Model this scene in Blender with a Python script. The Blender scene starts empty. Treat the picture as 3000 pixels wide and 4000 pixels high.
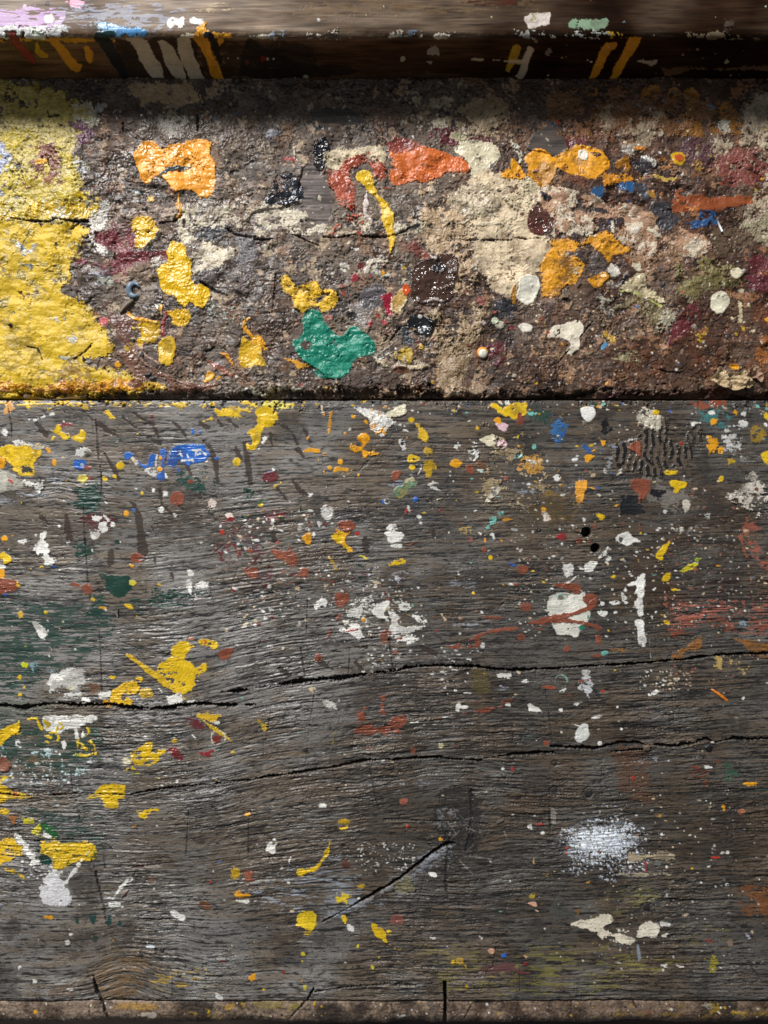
import bpy, math, random
import numpy as np
C = bpy.context
S = C.scene
rng = np.random.default_rng(7)
random.seed(7)

# ------------------------------------------------------------------ camera, world, light, exposure
PX = 0.00025            # metres on the bench top per photograph pixel (3000 x 4000)
D = 0.722               # camera height over the bench top
cd = bpy.data.cameras.new('camera'); cam = bpy.data.objects.new('camera', cd); C.collection.objects.link(cam)
cam.location = (0, 0, D); cam.rotation_euler = (0, 0, 0)
cd.sensor_fit = 'VERTICAL'; cd.sensor_height = 36.0; cd.lens = 36.0 * D / 1.0
cd.clip_start = 0.01; cd.clip_end = 50
S.camera = cam
S.render.resolution_x = 768; S.render.resolution_y = 1024
w = bpy.data.worlds.new('World'); S.world = w; w.use_nodes = True
bg = w.node_tree.nodes['Background']; bg.inputs[0].default_value = (0.88, 0.94, 1.0, 1); bg.inputs[1].default_value = 0.15
def area(name, loc, target, sx, sy, power, col):
    l = bpy.data.lights.new(name, 'AREA'); l.shape = 'RECTANGLE'; l.size = sx; l.size_y = sy; l.energy = power; l.color = col
    o = bpy.data.objects.new(name, l); C.collection.objects.link(o); o.location = loc
    from mathutils import Vector
    o.rotation_euler = (Vector(target) - Vector(loc)).to_track_quat('-Z', 'Y').to_euler()
    return o
area('window_light', (-1.35, 2.35, 2.05), (0.0, -0.05, 0), 1.0, 0.75, 176, (1.0, 0.99, 0.98))
S.view_settings.view_transform = 'Standard'; S.view_settings.look = 'None'; S.view_settings.exposure = 0; S.view_settings.gamma = 1
S.view_settings.use_curve_mapping = False

# ------------------------------------------------------------------ helpers: colour, noise
def lin(c):
    c = np.asarray(c, dtype=np.float32) / 255.0
    return np.where(c <= 0.04045, c / 12.92, ((c + 0.055) / 1.055) ** 2.4).astype(np.float32)
N = 1024
def fftn(ax, ay, b, kmin, kmax, seed):
    r = np.random.default_rng(seed)
    f = np.fft.rfft2(r.standard_normal((N, N)).astype(np.float32))
    fy = np.fft.fftfreq(N)[:, None]; fx = np.fft.rfftfreq(N)[None, :]
    k = np.sqrt((fx * ax) ** 2 + (fy * ay) ** 2) + 1e-6
    f *= k ** (-b) * np.exp(-(k / kmax) ** 2) * (1 - np.exp(-(k / kmin) ** 2))
    n = np.fft.irfft2(f, s=(N, N)).astype(np.float32)
    return (n - n.mean()) / n.std()
def ringn(k0, wd, seed, fylim=None, ax=1.0):
    r = np.random.default_rng(seed)
    f = np.fft.rfft2(r.standard_normal((N, N)).astype(np.float32))
    fy = np.fft.fftfreq(N)[:, None]; fx = np.fft.rfftfreq(N)[None, :]
    f *= np.exp(-((np.hypot(fx * ax, fy) - k0) / wd) ** 2)
    if fylim: f *= np.exp(-(fy / fylim) ** 2)
    n = np.fft.irfft2(f, s=(N, N)).astype(np.float32); return (n - n.mean()) / n.std()
T = {}
T['fine'] = fftn(1, 1, 0.6, 0.06, 0.30, 1)
T['grit'] = fftn(1, 1, 1.0, 0.03, 0.30, 2)
T['med'] = fftn(1, 1, 1.6, 0.012, 0.12, 3)
T['big'] = fftn(1, 1, 2.0, 0.004, 0.03, 4)
T['frac'] = fftn(1, 1, 1.5, 0.004, 0.4, 5)
T['band'] = ringn(.075, .012, 6)          # even wavelength, for wrinkles
T['maze'] = ringn(.078, .012, 16, .045)
T['fibre'] = fftn(14, 1, 1.0, 0.03, 0.38, 7)       # long horizontal fibres
T['grain'] = fftn(9, 1, 1.5, 0.012, 0.2, 8)
T['split'] = fftn(7, 1, 1.2, 0.03, 0.14, 9)
T['split2'] = fftn(7, 1, 1.0, 0.05, 0.22, 19)
T['step'] = fftn(8, 1, 1.4, 0.015, 0.10, 10)
T['strk'] = fftn(4, 1, 1.2, 0.02, 0.25, 11)
T['strk2'] = fftn(5, 1, 0.8, 0.05, 0.3, 12)
T['split3'] = fftn(6, 1, .6, 0.07, 0.26, 29)
T['thin'] = fftn(24, 1, 0, 0.11, 0.28, 33)
T['thin2'] = fftn(5, 1, 0, 0.11, 0.30, 34)
T['long'] = fftn(36, 1, 0.5, 0.05, 0.28, 35)
T['split4'] = fftn(13, 1, .8, 0.05, 0.22, 36)
T['band2'] = fftn(60, 1, 1.0, 0.008, 0.10, 38)
T['rip'] = fftn(2.6, 1, 1.3, 0.025, 0.12, 31)
T['flake'] = fftn(1, 1, 1.9, 0.012, 0.15, 13)
def bil(t, u, v):
    u = np.mod(u, N); v = np.mod(v, N)
    i = np.floor(u).astype(np.int32); j = np.floor(v).astype(np.int32)
    a = (u - i).astype(np.float32); b = (v - j).astype(np.float32)
    i %= N; j %= N; i1 = (i + 1) % N; j1 = (j + 1) % N
    return t[j, i] * (1 - a) * (1 - b) + t[j, i1] * a * (1 - b) + t[j1, i] * (1 - a) * b + t[j1, i1] * a * b
def sst(x): x = np.clip(x, 0, 1); return x * x * (3 - 2 * x)
def blur(a, s):
    h, w_ = a.shape
    f = np.fft.rfft2(np.pad(a, ((0, 64), (0, 64)), mode='edge'))
    fy = np.fft.fftfreq(h + 64)[:, None]; fx = np.fft.rfftfreq(w_ + 64)[None, :]
    g = np.exp(-2 * (math.pi * s) ** 2 * (fx ** 2 + fy ** 2))
    return np.fft.irfft2(f * g, s=(h + 64, w_ + 64))[:h, :w_].astype(np.float32)

# ------------------------------------------------------------------ a board: height, colour, gloss sampled every 2 px (0.5 mm)
CELL = 2
class Board:
    def __init__(s, x0, x1, y0, y1, rows=None, z=0.0):
        s.x0, s.y0 = x0, y0
        s.w = int((x1 - x0) / CELL) + 1; s.h = int((y1 - y0) / CELL) + 1
        s.X, s.Y = np.meshgrid(x0 + np.arange(s.w, dtype=np.float32) * CELL, y0 + np.arange(s.h, dtype=np.float32) * CELL)
        s.H = np.zeros((s.h, s.w), np.float32); s.C = np.zeros((s.h, s.w, 3), np.float32)
        s.R = np.full((s.h, s.w), 0.6, np.float32); s.own = np.zeros((s.h, s.w), np.int32)
        s.K = np.zeros((s.h, s.w), np.float32)      # cracks, where paint does not bridge
        s.wood = False; s.parts = []; s.z = z; s.rows = rows
    def n(s, name, seed=0):                          # full-field noise
        ii = (np.arange(s.w) + seed * 131) % N; jj = (np.arange(s.h) + seed * 71) % N
        return T[name][np.ix_(jj, ii)]
    def freeze(s):                                   # the bare board, before any paint
        s.HB = s.H.copy(); s.CB = s.C.copy(); s.RB = s.R.copy(); s.HS = blur(s.H, 5.0)
        s.DT = s.H - s.HS; s.DT /= (s.DT.std() + 1e-6)

cur = None; seedc = [11]
OX = OY = 0
TILES = {}
for i_, oy in enumerate((0, 800, 1550, 2350, 3150)):
    for j_ in range(3): TILES['ABCDE'[i_] + str(j_ + 1)] = (j_ * 1000, oy)
SC = 1.659
def tp(tile, x, y):
    if tile is None: return (x, y)
    o = TILES[tile]; return (o[0] + x / SC, o[1] + y / SC)
def pts(tile, st): return [tp(tile, *map(float, p.split(','))) for p in st.split()]
def spline(p, k=5):
    p = np.array(p); n = len(p); out = []
    for i in range(n):
        a, b, c, d = p[i - 1], p[i], p[(i + 1) % n], p[(i + 2) % n]
        for t in np.arange(k) / k:
            out.append(0.5 * (2 * b + (c - a) * t + (2 * a - 5 * b + 4 * c - d) * t * t + (-a + 3 * b - 3 * c + d) * t ** 3))
    return np.array(out)
def sdf_poly(X, Y, P):
    best = np.full(X.shape, 1e12, np.float32); ins = np.zeros(X.shape, bool)
    for i in range(len(P)):
        ax, ay = P[i - 1]; bx, by = P[i]
        ex, ey = bx - ax, by - ay; L = ex * ex + ey * ey + 1e-9
        t = np.clip(((X - ax) * ex + (Y - ay) * ey) / L, 0, 1)
        q = (X - ax - t * ex) ** 2 + (Y - ay - t * ey) ** 2
        best = np.minimum(best, q)
        if ay != by:
            ins ^= ((ay > Y) != (by > Y)) & (X < (bx - ax) * (Y - ay) / (by - ay) + ax)
    d = np.sqrt(best); return np.where(ins, -d, d)
def sdf_line(X, Y, P):
    best = np.full(X.shape, 1e6, np.float32)
    for i in range(len(P) - 1):
        ax, ay, aw = P[i]; bx, by, bw = P[i + 1]
        ex, ey = bx - ax, by - ay; L = ex * ex + ey * ey + 1e-9
        t = np.clip(((X - ax) * ex + (Y - ay) * ey) / L, 0, 1)
        best = np.minimum(best, np.sqrt((X - ax - t * ex) ** 2 + (Y - ay - t * ey) ** 2) - (aw + (bw - aw) * t) / 2)
    return best
def window(b, x0, x1, y0, y1):
    i0 = max(0, int((x0 - b.x0) / CELL)); i1 = min(b.w, int((x1 - b.x0) / CELL) + 2)
    j0 = max(0, int((y0 - b.y0) / CELL)); j1 = min(b.h, int((y1 - b.y0) / CELL) + 2)
    if i1 - i0 < 1 or j1 - j0 < 1: return None
    return (slice(j0, j1), slice(i0, i1))
WT = ([0, .02, .16, .31, .5, .69, .84, .98, 1], [-9, -2, -1, -.5, 0, .5, 1, 2, 9])
def apply(b, sl, d, col, th=.25, warp=3, wear=0, tex=None, col2=None, c2=.35, rough=.38, obj=None, label=None,
          fill=.5, op=1.0, streak=0, rim=.25, soft=2.5, grime=.38, kk=1.0, relief=.5, amp=1.0, nz=None):
    seedc[0] += 1; sd = seedc[0]
    jj = (np.arange(sl[0].start, sl[0].stop) + sd * 71) % N; ii = (np.arange(sl[1].start, sl[1].stop) + sd * 131) % N
    g = lambda nme: T[nme][np.ix_(jj, ii)]
    med, fine, big = g('med'), g('fine'), g('big')
    if b.wood: fill = fill * .6; wear = wear if wear > .05 else .05
    d = d + warp * (0.7 * med + (.4 if b.wood else .45) * g('grit') + 0.4 * fine + (0.8 * g('strk') if streak or b.wood else 0))
    m = np.clip(0.5 - d / soft, 0, 1)
    if wear > 0:
        wn = g(nz) if nz else (g('thin') * .6 + g('strk') * .6 + g('strk2') * .4 if streak and b.wood else g('strk') * .8 + g('strk2') * .6 if streak else g('frac') * .7 + g('grit') * .30 + g('flake') * .35 + (.35 * g('strk') if b.wood else 0)) + relief * b.DT[sl] * .8
        thr = np.interp(wear, *WT) * 1.1
        m = m * sst((wn - thr) / .35 + .5)
        if wear >= .09 or tex == 'crust': m = m * sst((wn + 2.0 - 2.2 * np.exp(np.minimum(d, 0) / 8.0)) / .4 + .5)      # thin, rubbed margins
    m = m * (1 - kk * b.K[sl])
    col = lin(col); cc = np.broadcast_to(col, m.shape + (3,)).copy()
    if col2 is not None:
        t2 = np.interp(c2, *WT)
        mm = sst((t2 - (0.7 * med + .5 * g('grit'))) / .5 + .5)[..., None]
        cc = cc * (1 - mm) + lin(col2) * mm
    cc *= (1 + .07 * med + .05 * fine)[..., None]
    if grime:
        gm = sst((g('frac') - 1.1) / .6) * grime
        gm = np.maximum(gm, sst((-b.DT[sl] - 1.3) / .8) * grime)
        cc = cc * (1 - gm[..., None]) + lin((70, 58, 48)) * gm[..., None]
    prof = th * m
    if rim: prof = prof + rim * th * np.exp(-((d + 4) / 3.5) ** 2) * m
    prof = prof * (1 + .25 * med)
    if tex == 'wrinkle':
        r = 1 - np.clip(np.abs(g('band')) / .7, 0, 1); prof = prof + (.42 * r + .15 * g('rip')) * amp * m
    elif tex == 'crust':
        q = g('flake') * 2.6 + .4 * g('grit'); qf = q - np.floor(q)
        prof = prof + amp * (.11 * np.abs(g('grit')) + .03 * fine + .20 * (np.floor(q) + sst(qf / .15))) * m
        cc *= (1 + .10 * g('grit') - .30 * np.clip(1 - qf / .10, 0, 1))[..., None]
    elif tex == 'flake':
        q = g('flake') * 2.2; qf = q - np.floor(q)
        prof = prof + amp * (.26 * (np.floor(q) - 1 + sst(qf / .10)) + .22 * np.clip(1 - np.abs(qf - .18) / .12, 0, 1)) * m
        cc *= (1 + .18 * np.clip(1 - np.abs(qf - .2) / .12, 0, 1) - .55 * np.clip(1 - qf / .07, 0, 1) - .06 * np.abs(np.floor(q) % 3 - 1))[..., None]
    elif tex == 'lump':
        prof = prof + (.20 * med + .26 * g('rip') + .06 * fine) * amp * m
    elif tex == 'maze':
        q = sst(g('maze') * 2.2 + .8); prof = prof + .5 * amp * q * m
        cc = cc * q[..., None] + lin(col2) * (1 - q[..., None])
    a = (m * op)[..., None]
    b.C[sl] = b.C[sl] * (1 - a) + np.clip(cc, 0.004, .9) * a
    b.R[sl] = b.R[sl] * (1 - a[..., 0]) + (rough + .05 * med) * a[..., 0]
    b.H[sl] = b.H[sl] * (1 - fill * m) + np.minimum(b.HS[sl] + (b.H[sl] - b.HB[sl]), b.H[sl] + 1.5) * fill * m + prof
    if obj:
        b.parts.append((obj, label)); k = len(b.parts)
        sel = m > .5
        b.own[sl][sel] = k
        b.H[sl] = np.where(sel, np.maximum(b.H[sl], b.HB[sl] + .16), b.H[sl])
def P(tile, st, col, smooth=True, **k):
    p = pts(tile, st); p = spline(p) if smooth and len(p) > 3 else np.array(p)
    e = k.get('warp', 3) * 3 + 8
    sl = window(cur, p[:, 0].min() - e, p[:, 0].max() + e, p[:, 1].min() - e, p[:, 1].max() + e)
    if sl is None: return
    X, Y = cur.X[sl], cur.Y[sl]
    q = p.astype(np.float32)
    apply(cur, sl, sdf_poly(X, Y, q).astype(np.float32), col, **k)
def lpts(tile, st):
    out = []
    for s_ in st.split():
        x, y, w_ = map(float, s_.split(',')); a, b_ = tp(tile, x, y); out.append((a, b_, w_ / (SC if tile else 1)))
    return out
def L(tile, st, col, **k):
    p = lpts(tile, st); e = max(q[2] for q in p) / 2 + k.get('warp', 3) * 3 + 8
    sl = window(cur, min(q[0] for q in p) - e, max(q[0] for q in p) + e, min(q[1] for q in p) - e, max(q[1] for q in p) + e)
    if sl is None: return
    apply(cur, sl, sdf_line(cur.X[sl], cur.Y[sl], p).astype(np.float32), col, **k)
def DD(tile, st, col, **k):                          # round spots: x,y,r
    k.setdefault('warp', 1.6)
    for s_ in st.split():
        x, y, r = map(float, s_.split(',')); cx, cy = tp(tile, x, y); r /= (SC if tile else 1)
        e = r + k['warp'] * 3 + 8
        sl = window(cur, cx - e, cx + e, cy - e, cy + e)
        if sl is None: continue
        an = random.uniform(0, 3.1); st_ = random.uniform(.82, 1)
        dx, dy = cur.X[sl] - cx, cur.Y[sl] - cy
        u = dx * math.cos(an) + dy * math.sin(an); v = -dx * math.sin(an) + dy * math.cos(an)
        apply(cur, sl, (np.sqrt(u * u + (v / st_) ** 2) - r).astype(np.float32), col, **k)
def ring(tile, x, y, r, wd, col, **k):
    cx, cy = tp(tile, x, y); r /= SC; wd /= SC; e = r + wd + 12
    sl = window(cur, cx - e, cx + e, cy - e, cy + e)
    apply(cur, sl, (np.abs(np.hypot(cur.X[sl] - cx, cur.Y[sl] - cy) - r) - wd / 2).astype(np.float32), col, **k)
def scatter(x0, x1, y0, y1, n, rmin, rmax, cols, elong=1.0, ang=0.0, th=.14, pw=3.0, clus=0):
    b = cur
    cl = [(random.uniform(x0, x1), random.uniform(y0, y1)) for _ in range(max(1, clus))]
    for _ in range(n):
        if clus:
            c = random.choice(cl); x = random.gauss(c[0], 55); y = random.gauss(c[1], 40)
        else:
            x = random.uniform(x0, x1); y = random.uniform(y0, y1)
        r = rmin + (rmax - rmin) * random.random() ** pw
        c = lin(random.choice(cols)) * random.uniform(.75, 1.05)
        el = random.uniform(1, elong) if elong > 1 else random.uniform(1, 1.4)
        an = ang + random.gauss(0, .35) if elong > 1 else random.uniform(0, 3.1)
        if b.wood and elong == 1.0 and random.random() < .6: el = random.uniform(1.2, 2.8); an = random.gauss(0, .15); r *= .8
        e = r * el + 5
        sl = window(b, x - e, x + e, y - e, y + e)
        if sl is None or sl[0].stop - sl[0].start < 2: continue
        dx = b.X[sl] - x; dy = b.Y[sl] - y
        u = dx * math.cos(an) + dy * math.sin(an); v = -dx * math.sin(an) + dy * math.cos(an)
        sd = random.randrange(900)
        fn = T['grit'][np.ix_((np.arange(sl[0].start, sl[0].stop) + sd) % N, (np.arange(sl[1].start, sl[1].stop) + sd * 3) % N)]
        d = np.sqrt((u / el) ** 2 + v * v) - r + fn * r * .35
        m = np.clip(.5 - d / 2.5, 0, 1) * (1 - b.K[sl])
        b.C[sl] = b.C[sl] * (1 - m[..., None]) + c * m[..., None]
        b.H[sl] += th * m; b.R[sl] = b.R[sl] * (1 - m) + .42 * m
def cut(tile, st, depth, dark=(30, 25, 22), warp=2.5, own=False, lift=0.0, k=1.0):
    """a crack or saw cut: x,y,width points, depth in mm"""
    b = cur; p = lpts(tile, st); e = max(q[2] for q in p) + 30
    sl = window(b, min(q[0] for q in p) - e, max(q[0] for q in p) + e, min(q[1] for q in p) - e, max(q[1] for q in p) + e)
    if sl is None: return
    seedc[0] += 1; sd = seedc[0]
    jj = (np.arange(sl[0].start, sl[0].stop) + sd * 71) % N; ii = (np.arange(sl[1].start, sl[1].stop) + sd * 131) % N
    d = sdf_line(b.X[sl], b.Y[sl], p) + warp * (.7 * T['med'][np.ix_(jj, ii)] + .5 * T['fine'][np.ix_(jj, ii)])
    m = np.clip(.5 - d / 3.0, 0, 1)
    if depth < 2.7 and b.wood and k > 0: depth = depth * .65; m = m * (.55 + .45 * sst(.5 + T['strk'][np.ix_(jj, ii)] + .5 * T['med'][np.ix_(jj, ii)]))
    b.H[sl] -= depth * m
    if lift: b.H[sl] += lift * np.exp(-(d / 14.0) ** 2) * (1 - m)
    b.K[sl] = np.maximum(b.K[sl], m * k)
    a = (m * .85)[..., None]; b.C[sl] = b.C[sl] * (1 - a) + lin(dark) * a
    b.R[sl] = b.R[sl] * (1 - m) + .9 * m

# ------------------------------------------------------------------ materials
def material(name, bump_scale=1500, bump=.15, cstr=.25, spec=.5):
    m = bpy.data.materials.new(name); m.use_nodes = True; nt = m.node_tree; bs = nt.nodes['Principled BSDF']
    at = nt.nodes.new('ShaderNodeAttribute'); at.attribute_name = 'Col'
    ar = nt.nodes.new('ShaderNodeAttribute'); ar.attribute_name = 'Gloss'
    tc = nt.nodes.new('ShaderNodeTexCoord')
    no = nt.nodes.new('ShaderNodeTexNoise'); no.inputs['Scale'].default_value = bump_scale; no.inputs['Detail'].default_value = 3
    nt.links.new(tc.outputs['Object'], no.inputs['Vector'])
    mr = nt.nodes.new('ShaderNodeMapRange'); mr.inputs['To Min'].default_value = 1 - cstr; mr.inputs['To Max'].default_value = 1 + cstr
    nt.links.new(no.outputs['Fac'], mr.inputs['Value'])
    mx = nt.nodes.new('ShaderNodeVectorMath'); mx.operation = 'SCALE'
    nt.links.new(at.outputs['Color'], mx.inputs[0]); nt.links.new(mr.outputs['Result'], mx.inputs['Scale'])
    nt.links.new(mx.outputs['Vector'], bs.inputs['Base Color']); nt.links.new(ar.outputs['Fac'], bs.inputs['Roughness'])
    bu = nt.nodes.new('ShaderNodeBump'); bu.inputs['Strength'].default_value = bump; bu.inputs['Distance'].default_value = .0003
    nt.links.new(no.outputs['Fac'], bu.inputs['Height']); nt.links.new(bu.outputs['Normal'], bs.inputs['Normal'])
    bs.inputs['Specular IOR Level'].default_value = spec
    return m
M_wood = material('worn_workbench_wood', 1300, .3, .35)
M_rail = material('rail_wood_sheen_fade', 1300, .3, .2)      # sheen fades to the right, imitating light that does not reach there
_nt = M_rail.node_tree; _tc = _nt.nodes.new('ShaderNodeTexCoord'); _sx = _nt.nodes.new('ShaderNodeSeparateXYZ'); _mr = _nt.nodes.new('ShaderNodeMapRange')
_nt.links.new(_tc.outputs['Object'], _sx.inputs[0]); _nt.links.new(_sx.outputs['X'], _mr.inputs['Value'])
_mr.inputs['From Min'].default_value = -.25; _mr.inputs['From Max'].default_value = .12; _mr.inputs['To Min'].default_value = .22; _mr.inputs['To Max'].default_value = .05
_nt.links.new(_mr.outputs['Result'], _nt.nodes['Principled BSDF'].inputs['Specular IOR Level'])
M_paint = material('dried_paint', 1100, .12, .10)
def plain(name, col, rough, scale=400, amt=.3, bump=.3):
    m = bpy.data.materials.new(name); m.use_nodes = True; nt = m.node_tree; bs = nt.nodes['Principled BSDF']
    tc = nt.nodes.new('ShaderNodeTexCoord'); no = nt.nodes.new('ShaderNodeTexNoise'); no.inputs['Scale'].default_value = scale; no.inputs['Detail'].default_value = 6
    nt.links.new(tc.outputs['Object'], no.inputs['Vector'])
    cr = nt.nodes.new('ShaderNodeValToRGB'); c = lin(col)
    cr.color_ramp.elements[0].position = .3; cr.color_ramp.elements[1].position = .7
    cr.color_ramp.elements[0].color = (*[float(v * (1 - amt)) for v in c], 1); cr.color_ramp.elements[1].color = (*[float(min(.9, v * (1 + amt))) for v in c], 1)
    nt.links.new(no.outputs['Fac'], cr.inputs['Fac']); nt.links.new(cr.outputs['Color'], bs.inputs['Base Color'])
    bu = nt.nodes.new('ShaderNodeBump'); bu.inputs['Strength'].default_value = bump; bu.inputs['Distance'].default_value = .0004
    nt.links.new(no.outputs['Fac'], bu.inputs['Height']); nt.links.new(bu.outputs['Normal'], bs.inputs['Normal'])
    bs.inputs['Roughness'].default_value = rough
    return m

# ------------------------------------------------------------------ mesh building
def mesh_from(name, co, quads, col, gl, mat, parent=None, smooth=True):
    me = bpy.data.meshes.new(name); nv, nq = len(co), len(quads)
    me.vertices.add(nv); me.vertices.foreach_set('co', co.astype(np.float32).ravel())
    me.loops.add(nq * 4); me.loops.foreach_set('vertex_index', quads.astype(np.int32).ravel())
    me.polygons.add(nq); me.polygons.foreach_set('loop_start', np.arange(nq, dtype=np.int32) * 4)
    try: me.polygons.foreach_set('loop_total', np.full(nq, 4, np.int32))
    except Exception: pass
    me.polygons.foreach_set('use_smooth', np.full(nq, smooth, bool))
    a = me.attributes.new('Col', 'FLOAT_COLOR', 'POINT')
    c4 = np.ones((nv, 4), np.float32); c4[:, :3] = col; a.data.foreach_set('color', c4.ravel())
    g = me.attributes.new('Gloss', 'FLOAT', 'POINT'); g.data.foreach_set('value', gl.astype(np.float32).ravel())
    me.update(calc_edges=True); me.materials.append(mat)
    o = bpy.data.objects.new(name, me); C.collection.objects.link(o)
    if parent: o.parent = parent
    return o
def build_board(b, name, parent, skirt=.022, mat=None):
    # base point and normal of every row
    h, w_ = b.h, b.w
    if b.rows is None:
        s = PX * (D - b.z) / D
        x = (b.X - 1500) * s; y = (2000 - b.Y) * s; z0 = np.full_like(x, b.z); ny = np.zeros_like(x); nz = np.ones_like(x)
    else:
        ry, rz, rny, rnz = b.rows
        x = (b.X - 1500) * PX * ((D - np.maximum(rz, b.z)) / D)[:, None]; y = np.repeat(ry[:, None], w_, 1); z0 = np.repeat(rz[:, None], w_, 1)
        ny = np.repeat(rny[:, None], w_, 1); nz = np.repeat(rnz[:, None], w_, 1)
    def pos(Hm): return np.stack([x, y + ny * Hm * .001, z0 + nz * Hm * .001], -1)
    own = b.own
    if b.parts:
        q4 = np.stack([own[:-1, :-1], own[:-1, 1:], own[1:, 1:], own[1:, :-1]])
        qid = np.where((q4 > 0).all(0), q4.max(0), 0)
    else: qid = np.zeros((h - 1, w_ - 1), int)
    pad = np.pad(qid, 1, constant_values=0)
    touch0 = (pad[:-1, :-1] == 0) | (pad[:-1, 1:] == 0) | (pad[1:, 1:] == 0) | (pad[1:, :-1] == 0)
    HBd = np.where(~touch0, b.HB, b.H); CBd = np.where(~touch0[..., None], b.CB, b.C); RBd = np.where(~touch0, b.RB, b.R)
    co = pos(HBd).reshape(-1, 3)
    idx = np.arange(h * w_).reshape(h, w_)
    Q = np.stack([idx[:-1, :-1], idx[1:, :-1], idx[1:, 1:], idx[:-1, 1:]], -1).reshape(-1, 4)
    # skirt round the edge, closing the board's sides
    loop = np.concatenate([idx[0, :], idx[1:, -1], idx[-1, -2::-1], idx[-2:0:-1, 0]])
    low = co[loop].copy(); low[:, 2] = np.minimum(low[:, 2] - .004, co[:, 2].min() - .001 if b.rows is not None else b.z - skirt)
    li = h * w_ + np.arange(len(loop))
    SQ = np.stack([loop, np.roll(loop, -1), np.roll(li, -1), li], -1)
    cc = CBd.reshape(-1, 3); rr = RBd.ravel()
    ob = mesh_from(name, np.concatenate([co, low]), np.concatenate([Q, SQ]), np.concatenate([cc, cc[loop] * .6]), np.concatenate([rr, rr[loop]]), mat or M_wood, parent)
    pp = pos(np.where(touch0, b.H - .10, b.H)); px_, cl_, rg_ = pp, b.C, b.R
    for k, (nm, lb) in enumerate(b.parts, 1):
        jj, ii = np.nonzero(qid == k)
        if len(jj) < 3: print('LOST PART', nm, lb, len(jj)); continue
        if nm == 'paint_patch' and len(jj) < 620: nm = 'paint_fleck' if len(jj) < 190 else 'paint_spot'
        vs = np.stack([idx[jj, ii], idx[jj + 1, ii], idx[jj + 1, ii + 1], idx[jj, ii + 1]], -1)
        u, inv = np.unique(vs, return_inverse=True)
        co_ = px_.reshape(-1, 3)[u]; org = co_.mean(0)
        o = mesh_from(nm, co_ - org, inv.reshape(-1, 4), cl_.reshape(-1, 3)[u], rg_.ravel()[u], M_paint, ob)
        o.location = org.tolist()
        if lb: o['label'] = lb
    return ob

# palette (paint as it is, in even light)
Y = (218, 180, 28); YO = (224, 158, 30); YD = (180, 145, 30); OR = (200, 88, 42); W = (224, 222, 214); W2 = (200, 198, 190)
CR = (206, 186, 152); BR = (134, 74, 54); GR = (18, 122, 98); DG = (28, 60, 50); BL = (42, 98, 180); TE = (112, 178, 166)
RD = (104, 42, 46); RED = (170, 52, 44); BK = (26, 26, 30); OC = (136, 92, 48); PK = (226, 190, 196); GY = (120, 116, 112)

# ================================================================== THE MAIN PLANK
root = bpy.data.objects.new('workbench', None); C.collection.objects.link(root); root.location = (0, 0, 0)
root['label'] = 'old paint-spattered wooden workbench with raised back rail and grooved work surface'; root['category'] = 'workbench'
b = cur = Board(-360, 3360, 1564, 3908); b.wood = True
X, Yp = b.X, b.Y
c1 = np.interp(X[0], [-360, 0, 330, 600, 800, 1000, 1400, 1900, 2300, 2700, 3000, 3360], [2765, 2755, 2762, 2758, 2735, 2685, 2628, 2605, 2596, 2568, 2552, 2545])
c1 = np.convolve(np.pad(c1, 60, mode='edge'), np.ones(121) / 121, 'valid')
wgt = np.interp(Yp[:, 0], [1564, 1900, 2600, 3100, 3908], [0, .35, 1, .9, .15])
V = Yp - (c1 - 2680)[None, :] * wgt[:, None]
V -= 34 * np.exp(-((X - 1800) / 210) ** 2) * np.tanh((Yp - 3230) / 90) * np.exp(-((Yp - 3230) / 330) ** 2)
V += 60 * np.exp(-((X - 500) / 130) ** 2) * np.exp(-((Yp - 3800) / 190) ** 2)
V += 30 * np.exp(-((X - 700) / 90) ** 2) * np.exp(-((Yp - 3700) / 120) ** 2) + 14 * np.exp(-((X - 230) / 60) ** 2) * np.exp(-((Yp - 1930) / 60) ** 2)
V += 1.8 * b.n('big', 3) + .5 * b.n('med', 4)
U = X / CELL; V = V / CELL
fib = bil(T['fibre'], U, V); gr = bil(T['grain'], U + 300, V * 1.0 + 77); spl = bil(T['split'], U + 50, V + 500); spl2 = bil(T['split2'], U + 700, V + 210)
stp = bil(T['step'], U + 200, V + 900); strk = bil(T['strk'], U + 430, V + 130); gr2 = bil(T['grain'], U * .6 + 100, V * .55 + 333)
rough_r = np.clip(.62 + .55 * b.n('big', 5) + .35 * np.clip((Yp - 2500) / 900, -1, 1), .12, 1.25)
q = stp * 1.5 + .5 * bil(T['split3'], U + 5, V + 87) + .22 * bil(T['thin2'], U + 61, V + 35); qf = q - np.floor(q); terr = np.floor(q) + sst(qf / .07) - .25 * qf
splin = sst(.35 + .5 * b.n('big', 51) + .55 * np.clip((Yp - 2350) / 700, -1, 1))          # where the grain has broken up into splinters
cke = np.clip(1 - qf / .10, 0, 1) * splin
reg = sst(b.n('big', 21) * .8 + .5)
ck1 = np.clip(1 - np.abs(spl) / .085, 0, 1) * sst(gr2 * .8 + .55); ck2 = np.clip(1 - np.abs(spl2) / .11, 0, 1) * sst(bil(T['med'], U, V + 40) * .8 + .3)
spl3 = bil(T['split3'], U + 333, V + 610)
ck3 = np.clip(1 - np.abs(spl3) / .26, 0, 1) * sst(.55 + .4 * b.n('med', 44) + .25 * strk)
strk2 = bil(T['strk2'], U + 90, V + 15); lng = bil(T['long'], U + 11, V + 707); thin = bil(T['thin'], U + 21, V + 5); thin2 = bil(T['thin2'], U + 81, V + 65)
H = (.10 * fib + .05 * gr + .07 * strk + .08 * strk2 + .12 * thin + .10 * thin2 + .12 * lng) * rough_r + .30 * terr * rough_r * (.12 + .88 * splin) - .35 * cke + .08 * gr2
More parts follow.
